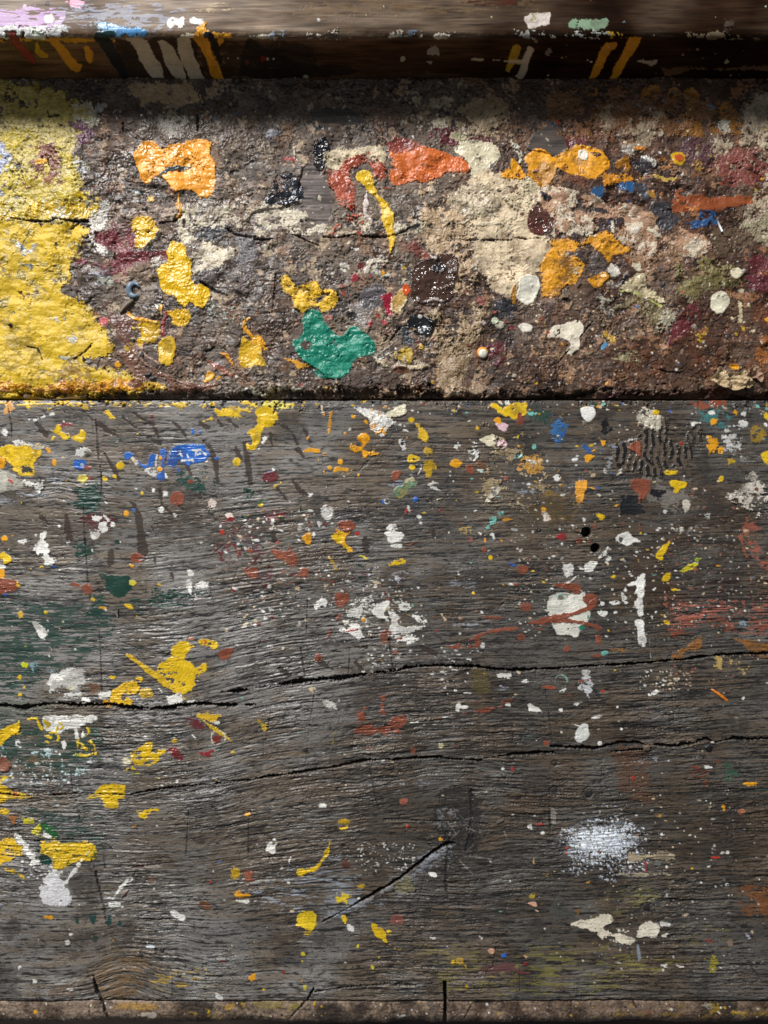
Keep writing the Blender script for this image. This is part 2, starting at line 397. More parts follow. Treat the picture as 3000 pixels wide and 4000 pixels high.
spl4 = bil(T['split4'], U + 133, V + 410); ck4 = np.clip(1 - np.abs(spl4) / .15, 0, 1) * sst(.15 + .7 * b.n('big', 48) + .4 * np.clip((Yp - 2300) / 900, -1, 1))
H -= .9 * ck4 * (.5 + .5 * rough_r) + (.70 * ck1 + .60 * ck2 + .50 * ck3) * (.55 + .7 * rough_r)
H += .35 * b.n('big', 30) - 1.1 * np.exp(-(Yp - 1564) / 14.0) - .8 * np.exp(-(3908 - Yp) / 12.0) - 2.2 * sst((10 + 14 * b.n('med', 61) + 8 * b.n('grit', 62) + 6 * b.n('big', 63) - (Yp - 1562)) / 9)
# worn hollows
for hx, hy, sx, sy, dp in ((1250, 3520, 300, 90, 1.0), (500, 3800, 120, 100, 1.2), (1790, 3150, 160, 120, .8), (2550, 3500, 300, 120, .7), (240, 1900, 70, 40, .8)):
    H -= dp * np.exp(-((X - hx) / sx) ** 2 - ((Yp - hy) / sy) ** 2)
b.H[:] = H
b.K[:] = np.clip(np.maximum(ck1, ck2 * .7) * 1.2 - .35, 0, 1)
# colour of the wood
A_ = lin((134, 130, 125)); B_ = lin((112, 101, 88)); D_ = lin((44, 39, 36)); G_ = lin((150, 148, 148))
tone = sst(.5 + .10 * fib + .05 * strk + .08 * strk2 + .22 * thin + .14 * thin2 + .28 * lng)
bnd = bil(T['band2'], U + 3, V + 301); reg2 = np.clip(.75 + .4 * b.n('big', 66) + .15 * bnd, .25, 1.25); tone = np.clip(.5 + (tone - .5) * reg2 + .10 * bnd, 0, 1)
wb = sst(.45 + .5 * b.n('big', 13) + .2 * strk + .3 * lng)[..., None]
Cc = (A_ * (1 - wb) + B_ * wb)
Cc = Cc * (.36 + .86 * tone)[..., None]
gb = sst(terr * .28 + .12 + .2 * b.n('med', 7))[..., None] * .16; Cc = Cc * (1 - gb) + G_ * gb
dk = np.interp(X, [-360, 0, 900, 1700, 2400, 3360], [0, 0, .14, .66, .82, .84]) + .34 * np.exp(-((X - 1700) / 420) ** 2 - ((Yp - 3250) / 260) ** 2) - .10 * np.clip((Yp - 3400) / 300, 0, 1) + .10 * b.n('big', 17)  # darker wood to the right: own colour plus light falloff painted in
rimw = (np.clip(1 - np.abs(qf - .30) / .14, 0, 1) * splin * .30)[..., None]; Cc = Cc * (1 + rimw)  # pale rims along splinter steps, highlights painted into the colour
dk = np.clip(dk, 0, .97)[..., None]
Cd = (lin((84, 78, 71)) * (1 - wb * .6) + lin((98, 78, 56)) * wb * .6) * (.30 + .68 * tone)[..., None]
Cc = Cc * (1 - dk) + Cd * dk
drt = np.clip(sst((-(.10 * strk2 + .12 * thin + .10 * thin2 + .10 * lng) - .17) / .12) * .85 + np.maximum(np.maximum(ck1, .8 * ck2), .8 * ck3) * .95 + ck4 * .95 + cke * .8, 0, .94)[..., None]
Cc = Cc * (1 - drt) + lin((26, 22, 20)) * drt
gd = sst((b.n('frac', 40) - .9) / .8)[..., None] * .5; Cc = Cc * (1 - gd) + D_ * gd
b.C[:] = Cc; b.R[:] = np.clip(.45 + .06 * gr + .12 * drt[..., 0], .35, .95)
# cracks
cut(None, '-360,2758,9 0,2755,10 90,2766,14 200,2748,11 330,2755,9 420,2752,11 500,2764,13 640,2766,15 760,2748,11 860,2752,7 1000,2751,3', 6, lift=.5, warp=4)
cut(None, '860,2706,3 930,2698,6 990,2688,7 1130,2668,11 1200,2658,15 1330,2650,13 1430,2632,11 1545,2622,9', 6, lift=.4, warp=4)
cut(None, '1550,2622,5 1590,2608,11 1700,2600,10 1850,2602,14 1920,2612,9 2000,2618,10 2150,2612,7 2300,2600,7 2480,2592,6 2600,2582,5 2700,2572,7 2810,2556,9 3000,2552,5 3360,2545,5', 6, lift=.3)
cut(None, '-360,3110,3 0,3100,5 90,3110,4 300,3100,3 500,3104,5 640,3078,7 760,3066,4 900,3058,5 1050,3032,6 1200,3014,7 1330,2992,10 1400,2978,12 1440,2968,5 1540,2966,6 1700,2958,9 1800,2968,10 1890,2972,6', 4.5, lift=.3)
cut(None, '1870,2966,4 1940,2956,5 2000,2946,12 2160,2938,14 2170,2942,3', 5); cut(None, '2150,2916,3 2240,2918,14 2330,2922,13 2420,2900,10 2500,2902,9 2540,2924,8 2390,2936,5', 5, lift=.4)
cut(None, '2560,2908,12 2620,2914,14 2700,2904,10 2760,2886,9 2790,2900,7 2860,2884,12 2920,2886,10 3000,2884,5 3360,2880,5', 5, lift=.3)
cut('E2', '430,750,3 560,680,8 700,600,10 830,525,13 930,465,20 1050,370,22 1150,290,22 1230,250,20 1290,240,10', 5, lift=.6, warp=2)
cut('E1', '230,222,10 480,215,10 700,222,3', 2.5); cut('E1', '820,408,5 950,385,12 1060,372,10 1160,360,5', 2.5, dark=(60, 25, 20)); cut('E1', '840,480,3 900,405,6', 2)
cut('E2', '830,85,8 1000,90,10 1190,100,12 1300,100,5 1500,118,5', 2.5, warp=1.5); cut('E2', '430,395,10 480,375,8 520,355,6 600,345,5', 2.2)
cut('E2', '350,1210,6 480,1185,10 620,1168,12 720,1162,6 860,1150,6 1100,1168,4', 3.0, lift=.4); cut('E2', '1225,1140,22 1228,1260,22', 9, warp=1)
cut('E2', '330,1255,10 375,1180,5', 3); cut('E1', '845,605,4 850,628,7 1000,632,4 1240,640,6 1400,640,3', 2)
cut('E1', '590,330,8 620,430,12 650,560,16 680,680,12 690,780,5', 2.5, lift=.3); cut('E1', '605,1100,16 620,1180,20 650,1260,22', 4, lift=.5)
cut('E1', '500,0,4 530,160,5 620,200,4', 1.4)
cut('E3', '940,590,4 1000,540,9 880,610,3', 1.8); cut('E3', '950,750,8 1020,712,10 1060,700,4', 2.2); cut('E3', '0,330,6 140,345,8 300,330,3', 1.4)
cut('D1', '460,1080,6 468,1225,7', 2.5, warp=1.2); cut('C1', '52,60,7 75,180,8 78,270,5', 2, warp=1.2)
cut('C1', '620,150,7 632,260,7 640,420,6 655,500,9 655,640,7 690,660,3', 2.2, warp=1.5); cut('C1', '540,700,6 545,860,7 560,1050,7 570,1200,8', 2.2, warp=1.5)
cut('D1', '640,120,4 655,380,5 660,600,4', 1.4, warp=1.3); cut('D2', '335,0,7 328,210,7', 2.4, warp=1.2); cut('D2', '290,300,8 318,480,8', 2.2, warp=1.5); cut('D2', '610,290,6 600,480,6', 1.8, warp=1.2)
cut('D2', '865,240,7 885,420,9 905,460,6', 2.2, warp=1.5); cut('D2', '378,600,6 350,780,5 330,980,6 318,1070,5', 1.8, warp=1.2); cut('D2', '545,740,4 515,880,4 480,1050,4', 1.3, warp=1.2)
cut('D2', '100,670,4 80,800,4 62,910,4', 1.2, warp=1.2); cut('D2', '735,1060,6 760,1200,6 790,1327,5', 1.8, warp=1.2); cut('E2', '795,0,5 830,160,5 870,320,4', 1.5, warp=1.2)
cut('D2', '700,990,4 745,1000,5', 1.5); cut('D3', '155,430,4 150,520,4', 1.2); cut('D3', '220,570,5 245,760,6 265,900,5', 1.8, warp=1.2); cut('D3', '1055,440,4 1100,580,4', 1.2, warp=1.2); cut('D3', '1035,600,5 1050,780,4', 1.4, warp=1.2)
cut('D3', '10,790,5 8,900,5', 1.5); cut('E2', '1240,180,12 1240,310,14 1225,500,10 1238,540,8', 1.6, dark=(40, 36, 32), warp=1.2); cut('E2', '1395,0,8 1400,120,10 1385,250,14 1360,290,8', 2.0, warp=2)
cut('E2', '1100,430,8 1060,600,8 1045,690,4', .9, dark=(70, 66, 62), warp=1); cut('E2', '970,130,4 965,360,4', 1.2, warp=1); cut('E2', '670,760,4 700,980,4', 1.2, warp=1.2); cut('E2', '1560,880,5 1535,1040,5 1440,1070,5', 1.4, warp=1.2)
cut('E1', '1225,0,5 1215,180,5 1205,330,4', 1.4, warp=1.2); cut('E1', '1612,90,6 1610,330,5', 1.5, warp=1.2); cut('E1', '675,330,7 678,400,7', 2); cut('E1', '730,860,5 728,950,5', 1.5); cut('E1', '1120,1090,5 1115,1240,4', 1.4)
cut('E3', '245,0,7 250,160,7', 2, warp=1.2); cut('E3', '52,1040,4 50,1200,4', 1.4, warp=1); cut('E3', '408,1100,4 405,1210,4', 1.2, warp=1); cut('E3', '1425,20,5 1430,200,5', 1.4, warp=1.2); cut('E3', '1500,970,4 1620,1130,4', 1.0, warp=1)
cut('D3', '1200,820,3 1300,880,3', 1); cut('D3', '590,1010,4 560,1327,4', 1.2, warp=1.2); cut('D3', '965,1140,4 1020,1327,4', 1.2, warp=1.2); cut('D3', '1580,1040,4 1570,1260,4', 1.1); cut('D3', '1290,1190,4 1370,1327,4', 1.1)
cut('D1', '380,1250,5 650,1245,6 900,1260,4 1100,1215,7 1330,1190,5 1440,1165,9 1659,1155,6', 2.6)
cut('D1', '640,230,5 700,242,6 1180,242,4', 1.2); cut('D1', '0,330,4 200,345,4 260,330,3', 1.2)
cut('C2', '590,600,5 640,615,8 700,612,6', 1.6); cut('C2', '640,510,5 740,400,7 800,370,4', 1.5)
cut('C3', '550,860,5 620,850,6 720,850,4', 1.5); cut('C3', '600,850,4 640,890,4', 1)
# short old chopping marks across the grain
for k in range(100):
    x = random.uniform(-300, 3300); y = random.uniform(1620, 3850)
    if k % 3 == 0: x = random.gauss(1800, 260); y = random.gauss(3230, 190)
    ln = random.uniform(20, 95); an = random.gauss(1.5, .18) if random.random() < .65 else random.uniform(.3, 2.8)
    cut(None, '%f,%f,2.0 %f,%f,3.0' % (x, y, x + ln * math.cos(an), y + ln * math.sin(an)), random.uniform(.3, .9), dark=(50, 44, 38), warp=1.0, k=.6)
# slanting shallow gouge dents
for st in ('245,180,30 300,255,22', '410,90,14 450,150,12', '540,95,16 600,150,18 700,220,34 740,250,22', '740,220,16 780,280,12', '800,140,22 880,200,14', '880,110,18 930,150,16 990,180,20', '960,270,10 1040,310,8',
           '990,190,14 1030,270,10', '1120,165,20 1170,210,18 1210,270,12', '1300,270,12 1370,340,14 1400,440,26 1410,560,18', '1210,430,18 1240,520,14', '1290,540,20 1300,650,16 1270,640,10', '680,370,14 740,470,26 770,540,12',
           '830,670,12 870,700,30 900,780,44 910,880,50 930,1000,66', '1040,600,14 1050,700,18 1110,760,14', '1150,700,26 1210,740,12', '1350,740,20 1400,800,18', '1530,330,34 1560,400,30', '1585,300,22 1610,440,44 1625,560,30',
           '430,780,30 450,920,38', '470,600,12 520,660,12', '980,840,10 1010,900,10', '1000,1040,22 1010,1100,20', '1480,150,18 1540,200,22', '1300,170,22 1350,200,24', '1380,110,12 1440,190,14', '720,1010,34 720,1080,40', '270,780,20 320,830,14', '1110,1150,24 1130,1210,20'):
    cut('C1', st, .42, dark=(52, 39, 31), warp=3.5, k=0.0)
for st in ('165,180,14 240,240,18 270,310,12', '285,170,16 330,240,12 350,300,10', '90,240,12 110,330,10', '270,340,14 310,390,16', '140,590,14 190,660,16', '240,550,12 300,620,14 350,640,10', '1320,110,14 1390,160,12', '110,880,26 120,930,24', '290,710,16 310,780,12', '710,920,34 720,1000,30', '1150,870,22 1160,960,14'):
    cut('C2', st, .35, dark=(48, 37, 31), warp=3.5, k=0.0)
for st in ('640,380,24 690,460,34', '420,400,40 500,440,26', '150,430,14 210,480,22', '640,290,12 720,300,20', '1080,300,14 1160,340,26', '1290,480,20 1380,450,12'):
    cut('D2', st, .5, dark=(46, 35, 24), warp=4, k=0.0)
# screw holes
for hx, hy, r in ((483, 878, 33), (541, 980, 30)):
    cx, cy = tp('C3', hx, hy); r /= SC; dd = np.hypot(X - cx, Yp - cy) - r
    m = np.clip(.5 - dd / 2, 0, 1); b.H[:] -= 14 * m; b.C[:] = b.C * (1 - m[..., None]) + lin((14, 12, 11)) * m[..., None]; b.K[:] = np.maximum(b.K, m)
# nail heads sunk in the wood (round pits)
for tl, x, y, r in (('D3', 492, 1240, 38), ('D3', 272, 1228, 34), ('D3', 278, 1050, 24), ('E1', 1052, 940, 16), ('E2', 1175, 152, 12), ('E2', 1125, 675, 16), ('C3', 178, 868, 14), ('E3', 873, 655, 42), ('E3', 1320, 535, 30), ('E2', 1232, 590, 18)):
    cx, cy = tp(tl, x, y); r /= SC; dd = np.hypot(X - cx, Yp - cy) - r + 2 * b.n('fine')
    m = np.clip(.5 - dd / 3, 0, 1); b.H[:] -= .8 * m; b.C[:] = b.C * (1 - .5 * m[..., None]) + lin((60, 54, 50)) * .5 * m[..., None]
b.freeze()

# the knot: dark, hard, checked wood with pale scratches
def knotline(st, c, **k): L('E2', st, c, th=k.pop('th', .02), fill=.1, rim=0, grime=0, warp=k.pop('warp', 2.5), rough=.55, **k)
P('E2', '1180,-60 1320,-120 1440,-40 1480,60 1440,240 1360,340 1240,330 1190,200 1150,60', (40, 37, 35), th=-.3, fill=.6, rim=0, grime=0, warp=10, op=.75, rough=.5)
for st in ('1240,180,26 1245,320,22 1232,430,22 1232,540,16', '1395,-100,18 1400,60,28 1385,240,40 1365,290,24'): knotline(st, (30, 27, 26), th=-.9, wear=.1)
for k in range(46):
    a = random.uniform(0, 6.28); x = 1330 + random.gauss(0, 130); y = 150 + random.gauss(0, 150); l_ = random.uniform(30, 190)
    knotline('%f,%f,%f %f,%f,2' % (x, y, random.uniform(2.5, 4), x + l_ * math.cos(a), y + l_ * .8 * math.sin(a)), random.choice([(120, 116, 110), (96, 92, 88), (28, 26, 25), (140, 136, 128)]), warp=1.0, op=.7)
L('E2', '560,700,10 700,625,16 830,550,20 930,500,26 1050,410,30 1150,330,26 1230,285,16', (150, 150, 150), th=.02, fill=.3, rim=0, grime=0, wear=.25, streak=1, op=.55, warp=4)  # lit lip below the slanting crack, painted as a pale band
# ---- stains and thin paint first
K_ = dict(th=.05, fill=.15, rim=0, grime=0, warp=14, rough=.5)
P('D1', '-600,60 200,0 640,20 700,160 600,350 420,420 300,470 200,560 0,640 -600,640', DG, wear=.38, streak=1, op=.85, **K_)
P('D1', '-600,760 200,740 620,780 660,1000 560,1100 430,1140 150,1100 -100,1060 -600,1000', DG, wear=.40, streak=1, op=.85, **K_)
P('D1', '-600,650 100,640 330,700 60,780 -600,760', (90, 96, 84), wear=.5, streak=1, op=.7, **K_)
P('E1', '60,0 300,20 560,40 700,120 620,300 330,370 250,300 230,100', DG, wear=.5, streak=1, op=.8, **K_)
P('C1', '500,600 620,570 640,640 600,760 560,780 500,720', DG, wear=.4, **K_); P('C1', '0,980 80,960 60,1010 0,1020', DG, wear=.5, **K_)
P('C1', '1180,510 1260,520 1320,570 1300,620 1240,600 1160,550', DG, wear=.25, **K_); P('C1', '1310,560 1450,580 1560,620 1600,670 1500,630 1400,610', DG, wear=.4, **K_)
P('C1', '1000,1280 1150,1240 1300,1250 1290,1327 1000,1327', DG, wear=.4, **K_); P('C1', '510,940 590,960 570,1030 520,1010', DG, wear=.2, **K_); P('D1', '640,0 1170,0 1150,60 1000,40 700,90 640,180', DG, wear=.55, streak=1, **K_)
P('C1', '600,1290 700,1290 700,1360 600,1370', DG, wear=.4, **K_); P('D1', '640,40 700,50 710,170 650,180', DG, wear=.3, **K_)
P('C1', '1430,960 1560,940 1560,1080 1480,1110 1420,1060', RD, wear=.45, **K_); P('C2', '-20,1000 130,990 120,1080 60,1170 -60,1160', RD, wear=.45, **K_)
P('C1', '1440,780 1640,750 1659,830 1500,820', RD, wear=.6, **K_); P('C2', '0,740 190,750 170,800 0,810', RD, wear=.55, **K_); P('C1', '560,790 680,800 660,860 580,880', (84, 40, 40), wear=.4, **K_)
P('C2', '1450,200 1659,180 1800,400 1900,600 1700,760 1500,700 1400,400', (150, 132, 100), wear=.72, tex='crust', **K_)
P('C3', '60,400 230,380 330,500 240,640 120,560', (176, 132, 60), wear=.62, tex='crust', **K_); P('C3', '150,580 420,620 450,760 350,830 200,760', (120, 96, 50), wear=.65, **K_)
P('C3', '0,700 300,650 380,760 200,880 0,860', (80, 66, 44), wear=.6, **K_); P('C2', '1060,420 1300,440 1250,800 1000,760', (70, 68, 66), wear=.4, op=.6, **K_)
P('C3', '820,900 1659,860 1800,1327 800,1327', (52, 36, 28), wear=.5, op=.5, **K_)
P('C3', '1490,780 1659,830 1900,1100 1659,1150 1560,1050 1500,1000', (140, 82, 66), wear=.55, **K_); P('D3', '1010,0 1330,20 1659,0 1900,100 1500,80 1330,120 1060,160 1010,90', (150, 86, 70), wear=.55, streak=1, **K_)
P('D3', '1100,130 1330,100 1540,150 1540,200 1200,170 1050,220', (140, 80, 64), wear=.6, streak=1, **K_)
P('D3', '1330,140 1480,100 1660,150 1540,230', (130, 76, 60), wear=.6, **K_)
P('E2', '1050,900 1400,900 1659,1100 1659,1220 1250,1200 1150,1080', (128, 118, 60), wear=.74, streak=1, op=.6, **K_)
P('E3', '100,880 400,850 700,900 900,960 1160,1000 900,1080 700,1200 300,1220 0,1210 0,1000', (130, 122, 58), wear=.70, streak=1, op=.62, **K_)
P('E3', '640,560 960,520 1000,640 760,700 600,680', (120, 114, 64), wear=.74, streak=1, op=.6, **K_); P('E3', '1100,780 1400,760 1380,900 1100,900', (120, 106, 56), wear=.74, op=.6, streak=1, **K_)
P('E3', '1230,1010 1320,1000 1330,1080 1260,1100', (150, 138, 44), wear=.3, **K_); P('E3', '1450,560 1659,520 1900,700 1659,740 1480,640', (130, 80, 40), wear=.55, op=.7, **K_)
P('E1', '980,1060 1340,1040 1340,1150 1000,1190', (170, 140, 60), wear=.72, streak=1, **K_); P('E1', '650,980 900,940 900,1220 640,1240', (120, 92, 56), wear=.45, streak=1, op=.6, **K_)
P('D3', '660,930 900,980 920,1080 880,1327 700,1200', (96, 66, 44), wear=.5, op=.6, **K_); P('D3', '1180,1060 1290,1040 1270,1150 1190,1120', (120, 60, 40), wear=.5, **K_); P('D3', '1390,1100 1450,1090 1440,1140 1380,1150', (60, 92, 70), wear=.3, **K_)
P('D3', '1350,380 1530,370 1540,430 1400,440', (190, 160, 90), wear=.75, **K_); P('D2', '1310,480 1500,470 1520,560 1400,600', (96, 84, 46), wear=.5, op=.6, **K_)
P('D2', '610,20 720,0 740,60 690,110 620,80', W2, wear=.5, tex='crust', **K_); P('C2', '720,1100 830,1080 950,1160 940,1200 760,1200', (190, 196, 206), wear=.6, **K_); P('C2', '720,1180 860,1180 850,1260 740,1250', (170, 176, 184), wear=.75, **K_)
P('C1', '1440,880 1659,920 1750,1250 1500,1200', (66, 50, 50), wear=.5, op=.6, **K_); P('C1', '340,540 420,560 410,640 350,620', (180, 184, 196), wear=.5, op=.5, **K_)
P('D1', '190,420 320,430 330,530 260,560 200,500', (120, 156, 160), wear=.55, **K_); P('D1', '200,950 320,960 330,1080 250,1130 180,1060', (168, 190, 190), wear=.66, **K_); P('D1', '490,1040 590,1030 600,1120 500,1130', (170, 190, 188), wear=.72, **K_)
P('C3', '880,460 980,560 1100,540 1220,600 1200,700 1000,740 860,650', (110, 104, 96), wear=.6, **K_); P('C3', '1250,70 1390,90 1370,160 1260,150', (66, 124, 122), wear=.5, **K_)
P('C3', '1340,190 1480,190 1480,300 1380,320', (190, 188, 182), wear=.4, **K_); P('C3', '1520,220 1659,200 1659,290 1550,300', (150, 120, 40), wear=.55, **K_)
P('C3', '600,300 690,280 690,400 640,470 600,430', (130, 132, 134), wear=.35, **K_); P('C3', '200,60 260,90 340,160 330,230 270,260 250,150', (60, 110, 160), wear=.6, **K_)
P('C3', '130,100 230,90 240,150 140,160', DG, wear=.25, **K_); P('E2', '1180,20 1290,20 1310,100 1240,160 1190,120', (120, 120, 122), wear=.45, op=.7, **K_)
P('E2', '860,620 1030,500 1060,340 1230,300 1100,420 900,560 640,650', (140, 146, 156), wear=.45, op=.55, streak=1, **K_)
P('E2', '240,400 640,420 640,700 300,700 0,640 0,500', (150, 158, 168), wear=.70, streak=1, op=.6, **K_); P('E2', '890,500 1000,460 1030,520 950,575 890,540', (110, 104, 78), wear=.2, tex='flake', th=.5, fill=.2, rim=0, warp=5, rough=.6)
P('D1', '900,820 1100,800 1140,900 900,900', (90, 84, 76), wear=.5, op=.5, **K_)
P('C1', '1180,120 1659,60 1659,160 1250,190', (130, 112, 100), wear=.5, op=.4, **K_)
for k_ in range(60):      # thin rubbed smears along the grain
    x = random.uniform(-300, 3300); y = random.uniform(1650, 3850); l_ = random.uniform(30, 160)
    L(None, '%f,%f,%f %f,%f,%f' % (x, y, random.uniform(6, 22), x + l_, y - random.uniform(-6, 14), random.uniform(6, 22)), random.choice([(160, 168, 180), (150, 150, 150), (110, 84, 60), (60, 54, 50), (120, 96, 60), (70, 90, 84)]), th=.03, fill=.1, rim=0, grime=0, warp=7, wear=.55, streak=1, op=.6)
P('E3', '400,210 470,150 620,150 740,180 760,230 700,280 560,310 440,290', (224, 230, 240), th=.04, fill=0, rim=0, grime=0, warp=18, rough=.5, soft=70, op=.62, wear=.12, nz='fine', relief=.6)
P('E3', '370,200 470,120 620,130 760,160 780,230 720,290 560,330 420,300', (226, 232, 240), th=.06, fill=0, rim=0, grime=0, warp=18, wear=.5, nz='fine', rough=.5, relief=.7, soft=30)
P('E3', '330,170 700,90 860,220 800,400 500,420 350,330', (214, 222, 234), th=.05, fill=0, rim=0, grime=0, warp=22, wear=.80, nz='fine', rough=.5, relief=.7, soft=60)

# ---- random small spatter
MIX = [W, W, W2, CR, CR, Y, YO, TE, BR, BL, (150, 150, 146)]
scatter(-350, 3350, 1580, 3880, 520, 1.2, 3.8, [W, W, CR, W2, (180, 178, 170)], pw=2.5)
scatter(-350, 3350, 1580, 3880, 90, 1.5, 6, [Y, YO, BR, TE, BL, RED, DG, OC, CR, YD], pw=2)
scatter(1500, 3350, 1580, 2450, 200, 1.2, 4.5, MIX, pw=3); scatter(1700, 2500, 1600, 2300, 130, 1.6, 6, MIX, pw=2.2, clus=26)
scatter(2000, 2900, 2050, 2500, 380, 1.3, 4, [W, W, W2, CR]); scatter(800, 1500, 1980, 2450, 350, 1.6, 6, [W, W2, CR, RD, BR, DG], clus=14, pw=2)
scatter(1350, 1800, 2250, 2650, 260, 1.6, 5, [W, W2], clus=10); scatter(2200, 2540, 3230, 3410, 160, 1.4, 3.6, [W, (220, 228, 240)]); scatter(1380, 1620, 3290, 3400, 90, 1.4, 3.4, [W, W2])
scatter(0, 500, 2900, 3080, 140, 1.6, 5, [(190, 210, 210), W], clus=6); scatter(2300, 3000, 3100, 3800, 230, 1.2, 4, [W, CR, W2, (150, 146, 138)]); scatter(2600, 3350, 1900, 2700, 400, 1.5, 4.5, [(150, 90, 74), CR, (160, 100, 84)])
scatter(1500, 3350, 1566, 1620, 150, 2, 9, MIX + [DG, TE]); scatter(-350, 1500, 1566, 1590, 40, 3, 10, [Y, Y, YD, CR], elong=3, ang=0)
scatter(80, 260, 3350, 3430, 90, 1.5, 5, [W]); scatter(2500, 2700, 2620, 2700, 70, 1.5, 4, [W, CR])

# ---- yellow along the plank's back edge
kw = dict(th=.2, warp=4, rough=.4)
P('C1', '0,30 300,28 480,40 600,70 400,60 200,60 0,60', Y, wear=.7, streak=1, **kw); P('C1', '850,28 1240,36 1200,56 900,52', Y, wear=.8, streak=1, **kw)
P('C1', '1540,30 1659,30 1660,80 1600,60', Y, wear=.15, **kw); P('C1', '1405,80 1560,70 1640,60 1659,90 1560,110 1575,135 1480,130 1410,120', Y, wear=.1, obj='paint_patch', label='long ragged yellow paint patch beside the plank back edge', **kw)
P('C1', '750,60 830,58 835,105 790,90', Y, wear=.3, **kw); P('C1', '270,55 345,70 320,90 280,85', Y, wear=.3, **kw); P('C1', '665,100 710,95 755,130 725,158 700,130', Y, wear=.1, **kw); L('C1', '1315,160,10 1370,140,14', Y, **kw)
P('C1', '30,35 85,40 80,70 45,105 30,70', (214, 160, 90), **kw); P('C2', '0,30 250,40 220,70 140,75 0,60', (214, 200, 90), wear=.3, **kw)
# ---- patches: upper left of the plank
def pp(t, st, c, label=None, **k):
    k.setdefault('th', .38); k.setdefault('rim', .45); k.setdefault('warp', 2.8); P(t, st, c, obj='paint_patch', label=label, **k)
pp('C2', '-5,100 60,75 140,90 140,130 110,180 50,210 30,250 20,300 -5,350 -40,355 -70,320 -60,300 -30,310 -30,260 -60,240 -50,220 0,200 10,150', Y, 'yellow paint run in two lobes below the plank back edge', th=.35, tex='lump')
P('C2', '40,270 80,250 60,300 10,355 20,310', W, wear=.25, warp=3)
pp('C1', '0,330 60,305 130,320 150,290 200,310 250,315 262,380 215,440 225,500 200,515 140,510 85,475 70,440 0,385 -90,370 -150,330 -90,300', Y, 'large cracked yellow paint patch at the far left of the plank', tex='flake', col2=YD, c2=.2, th=.45, amp=.6)
DD('C1', '10,425,32', YO, th=.35, obj='paint_patch', warp=2.5, tex='lump'); P('C1', '150,450 185,445 200,480 160,490 140,470', (70, 64, 58), warp=5, wear=.3, th=.02)
P('C1', '80,290 130,270 170,300 240,320 280,330 230,325 150,310 100,320', W2, wear=.35, warp=4); L('C1', '310,335,16 322,360,14', YO); P('C1', '270,320 280,330 240,330', YO)
pp('C1', '-60,480 60,480 110,520 150,560 130,600 60,610 0,622 -120,620', (176, 172, 158), 'pale grey flaking paint patch under a yellow one', tex='flake', wear=.04, th=.4, amp=.7, rough=.6)
P('C1', '150,520 280,540 290,560 260,630 220,590 160,590', W2, wear=.45, tex='crust', warp=5); L('C1', '70,540,8 85,560,10', RED)
L('C1', '160,160,16 210,155,24 260,140,28 300,125,24 345,115,12', W, wear=.3, warp=4); P('C1', '15,210 45,210 45,250 20,245', W, wear=.15)
pp('C1', '375,182 405,185 400,215 420,240 448,252 440,272 400,268 385,240 358,222', Y, None, th=.3); pp('C1', '480,250 510,235 530,215 555,240 550,280 525,302 490,290 465,268', Y, None, th=.3, tex='lump')
P('C1', '390,185 460,170 480,200 520,220 470,260 430,235 410,200', (120, 106, 96), wear=.45, warp=4, th=.15); L('C1', '400,182,8 440,172,12 465,182,8', (150, 40, 60)); L('C1', '340,270,8 355,262,10', Y)
P('C1', '490,340 520,325 560,330 590,355 550,350 530,390 500,385 480,400', W2, wear=.3, warp=4); L('C1', '590,350,8 620,370,12 650,400,8', W, wear=.4, warp=4)
pp('C1', '485,410 545,408 548,430 545,465 490,462 478,440', BL, 'small square blue paint patch near the left side', th=.3, warp=2, col2=(180, 190, 200), c2=.08); P('C1', '550,450 585,452 575,480 548,478', BR, warp=2)
P('C1', '505,515 575,515 560,545 525,545', (214, 196, 80), wear=.3, warp=4); DD('C1', '583,528,13', BR); DD('C1', '742,514,12 697,540,1', Y); P('C1', '665,520 695,530 695,545 670,548', Y, warp=2)
DD('C1', '425,545,8 920,623,11 892,240,6 345,505,1 270,1107,12 140,688,6 200,1113,7', Y); P('C1', '345,410 358,410 360,440 345,435', YO, warp=2)
pp('C1', '758,430 790,420 805,440 785,462 760,460', Y, None, warp=2)
# the blue splash
pp('C1', '1100,355 1145,320 1200,310 1270,305 1320,312 1345,345 1368,365 1345,400 1300,428 1240,430 1225,452 1200,435 1160,415 1130,450 1100,460 1085,440 1095,400', BL, 'bright blue paint patch with white flecks', th=.4, tex='lump', warp=2.5, amp=.5, rough=.3)
pp('C1', '1035,345 1060,332 1082,345 1075,400 1072,440 1062,500 1080,500 1060,530 1020,530 1020,500 1045,480 1040,440', BL, None, warp=2); pp('C1', '975,385 1008,378 1012,400 985,430 1000,450 960,455 935,470 890,430 900,415 935,440 960,435', BL, None, warp=2)
pp('C1', '810,365 840,362 868,380 845,395 830,412 812,400', BL, 'small blue paint flake at the left end of the blue splash', warp=1.5)
P('C1', '935,470 960,455 1000,455 1020,480 1000,520 960,495', W2, wear=.2, warp=3, col2=GY, c2=.3); L('C1', '855,400,16 880,430,20', (214, 208, 190), warp=3); DD('C1', '870,412,8 1042,395,16 1036,468,18', YO)
L('C1', '1060,350,22 1075,400,22 1068,440,16', (124, 60, 52), wear=.25, warp=3); L('C1', '1018,380,10 1012,420,12 1010,450,8', W, warp=2)
for st in ('1250,345,10 1275,350,12 1300,345,10', '1275,350,8 1265,385,8 1300,370,8', '1215,375,8 1222,395,12', '1180,415,8 1215,412,7 1250,410,12 1252,425,8', '1100,350,4 1104,375,8', '1170,370,10 1180,385,8', '1310,360,8 1335,375,10 1330,365,6', '1075,500,10 1080,520,12', '1335,420,10 1345,415,8'): L('C1', st, W, warp=1.5, th=.12)
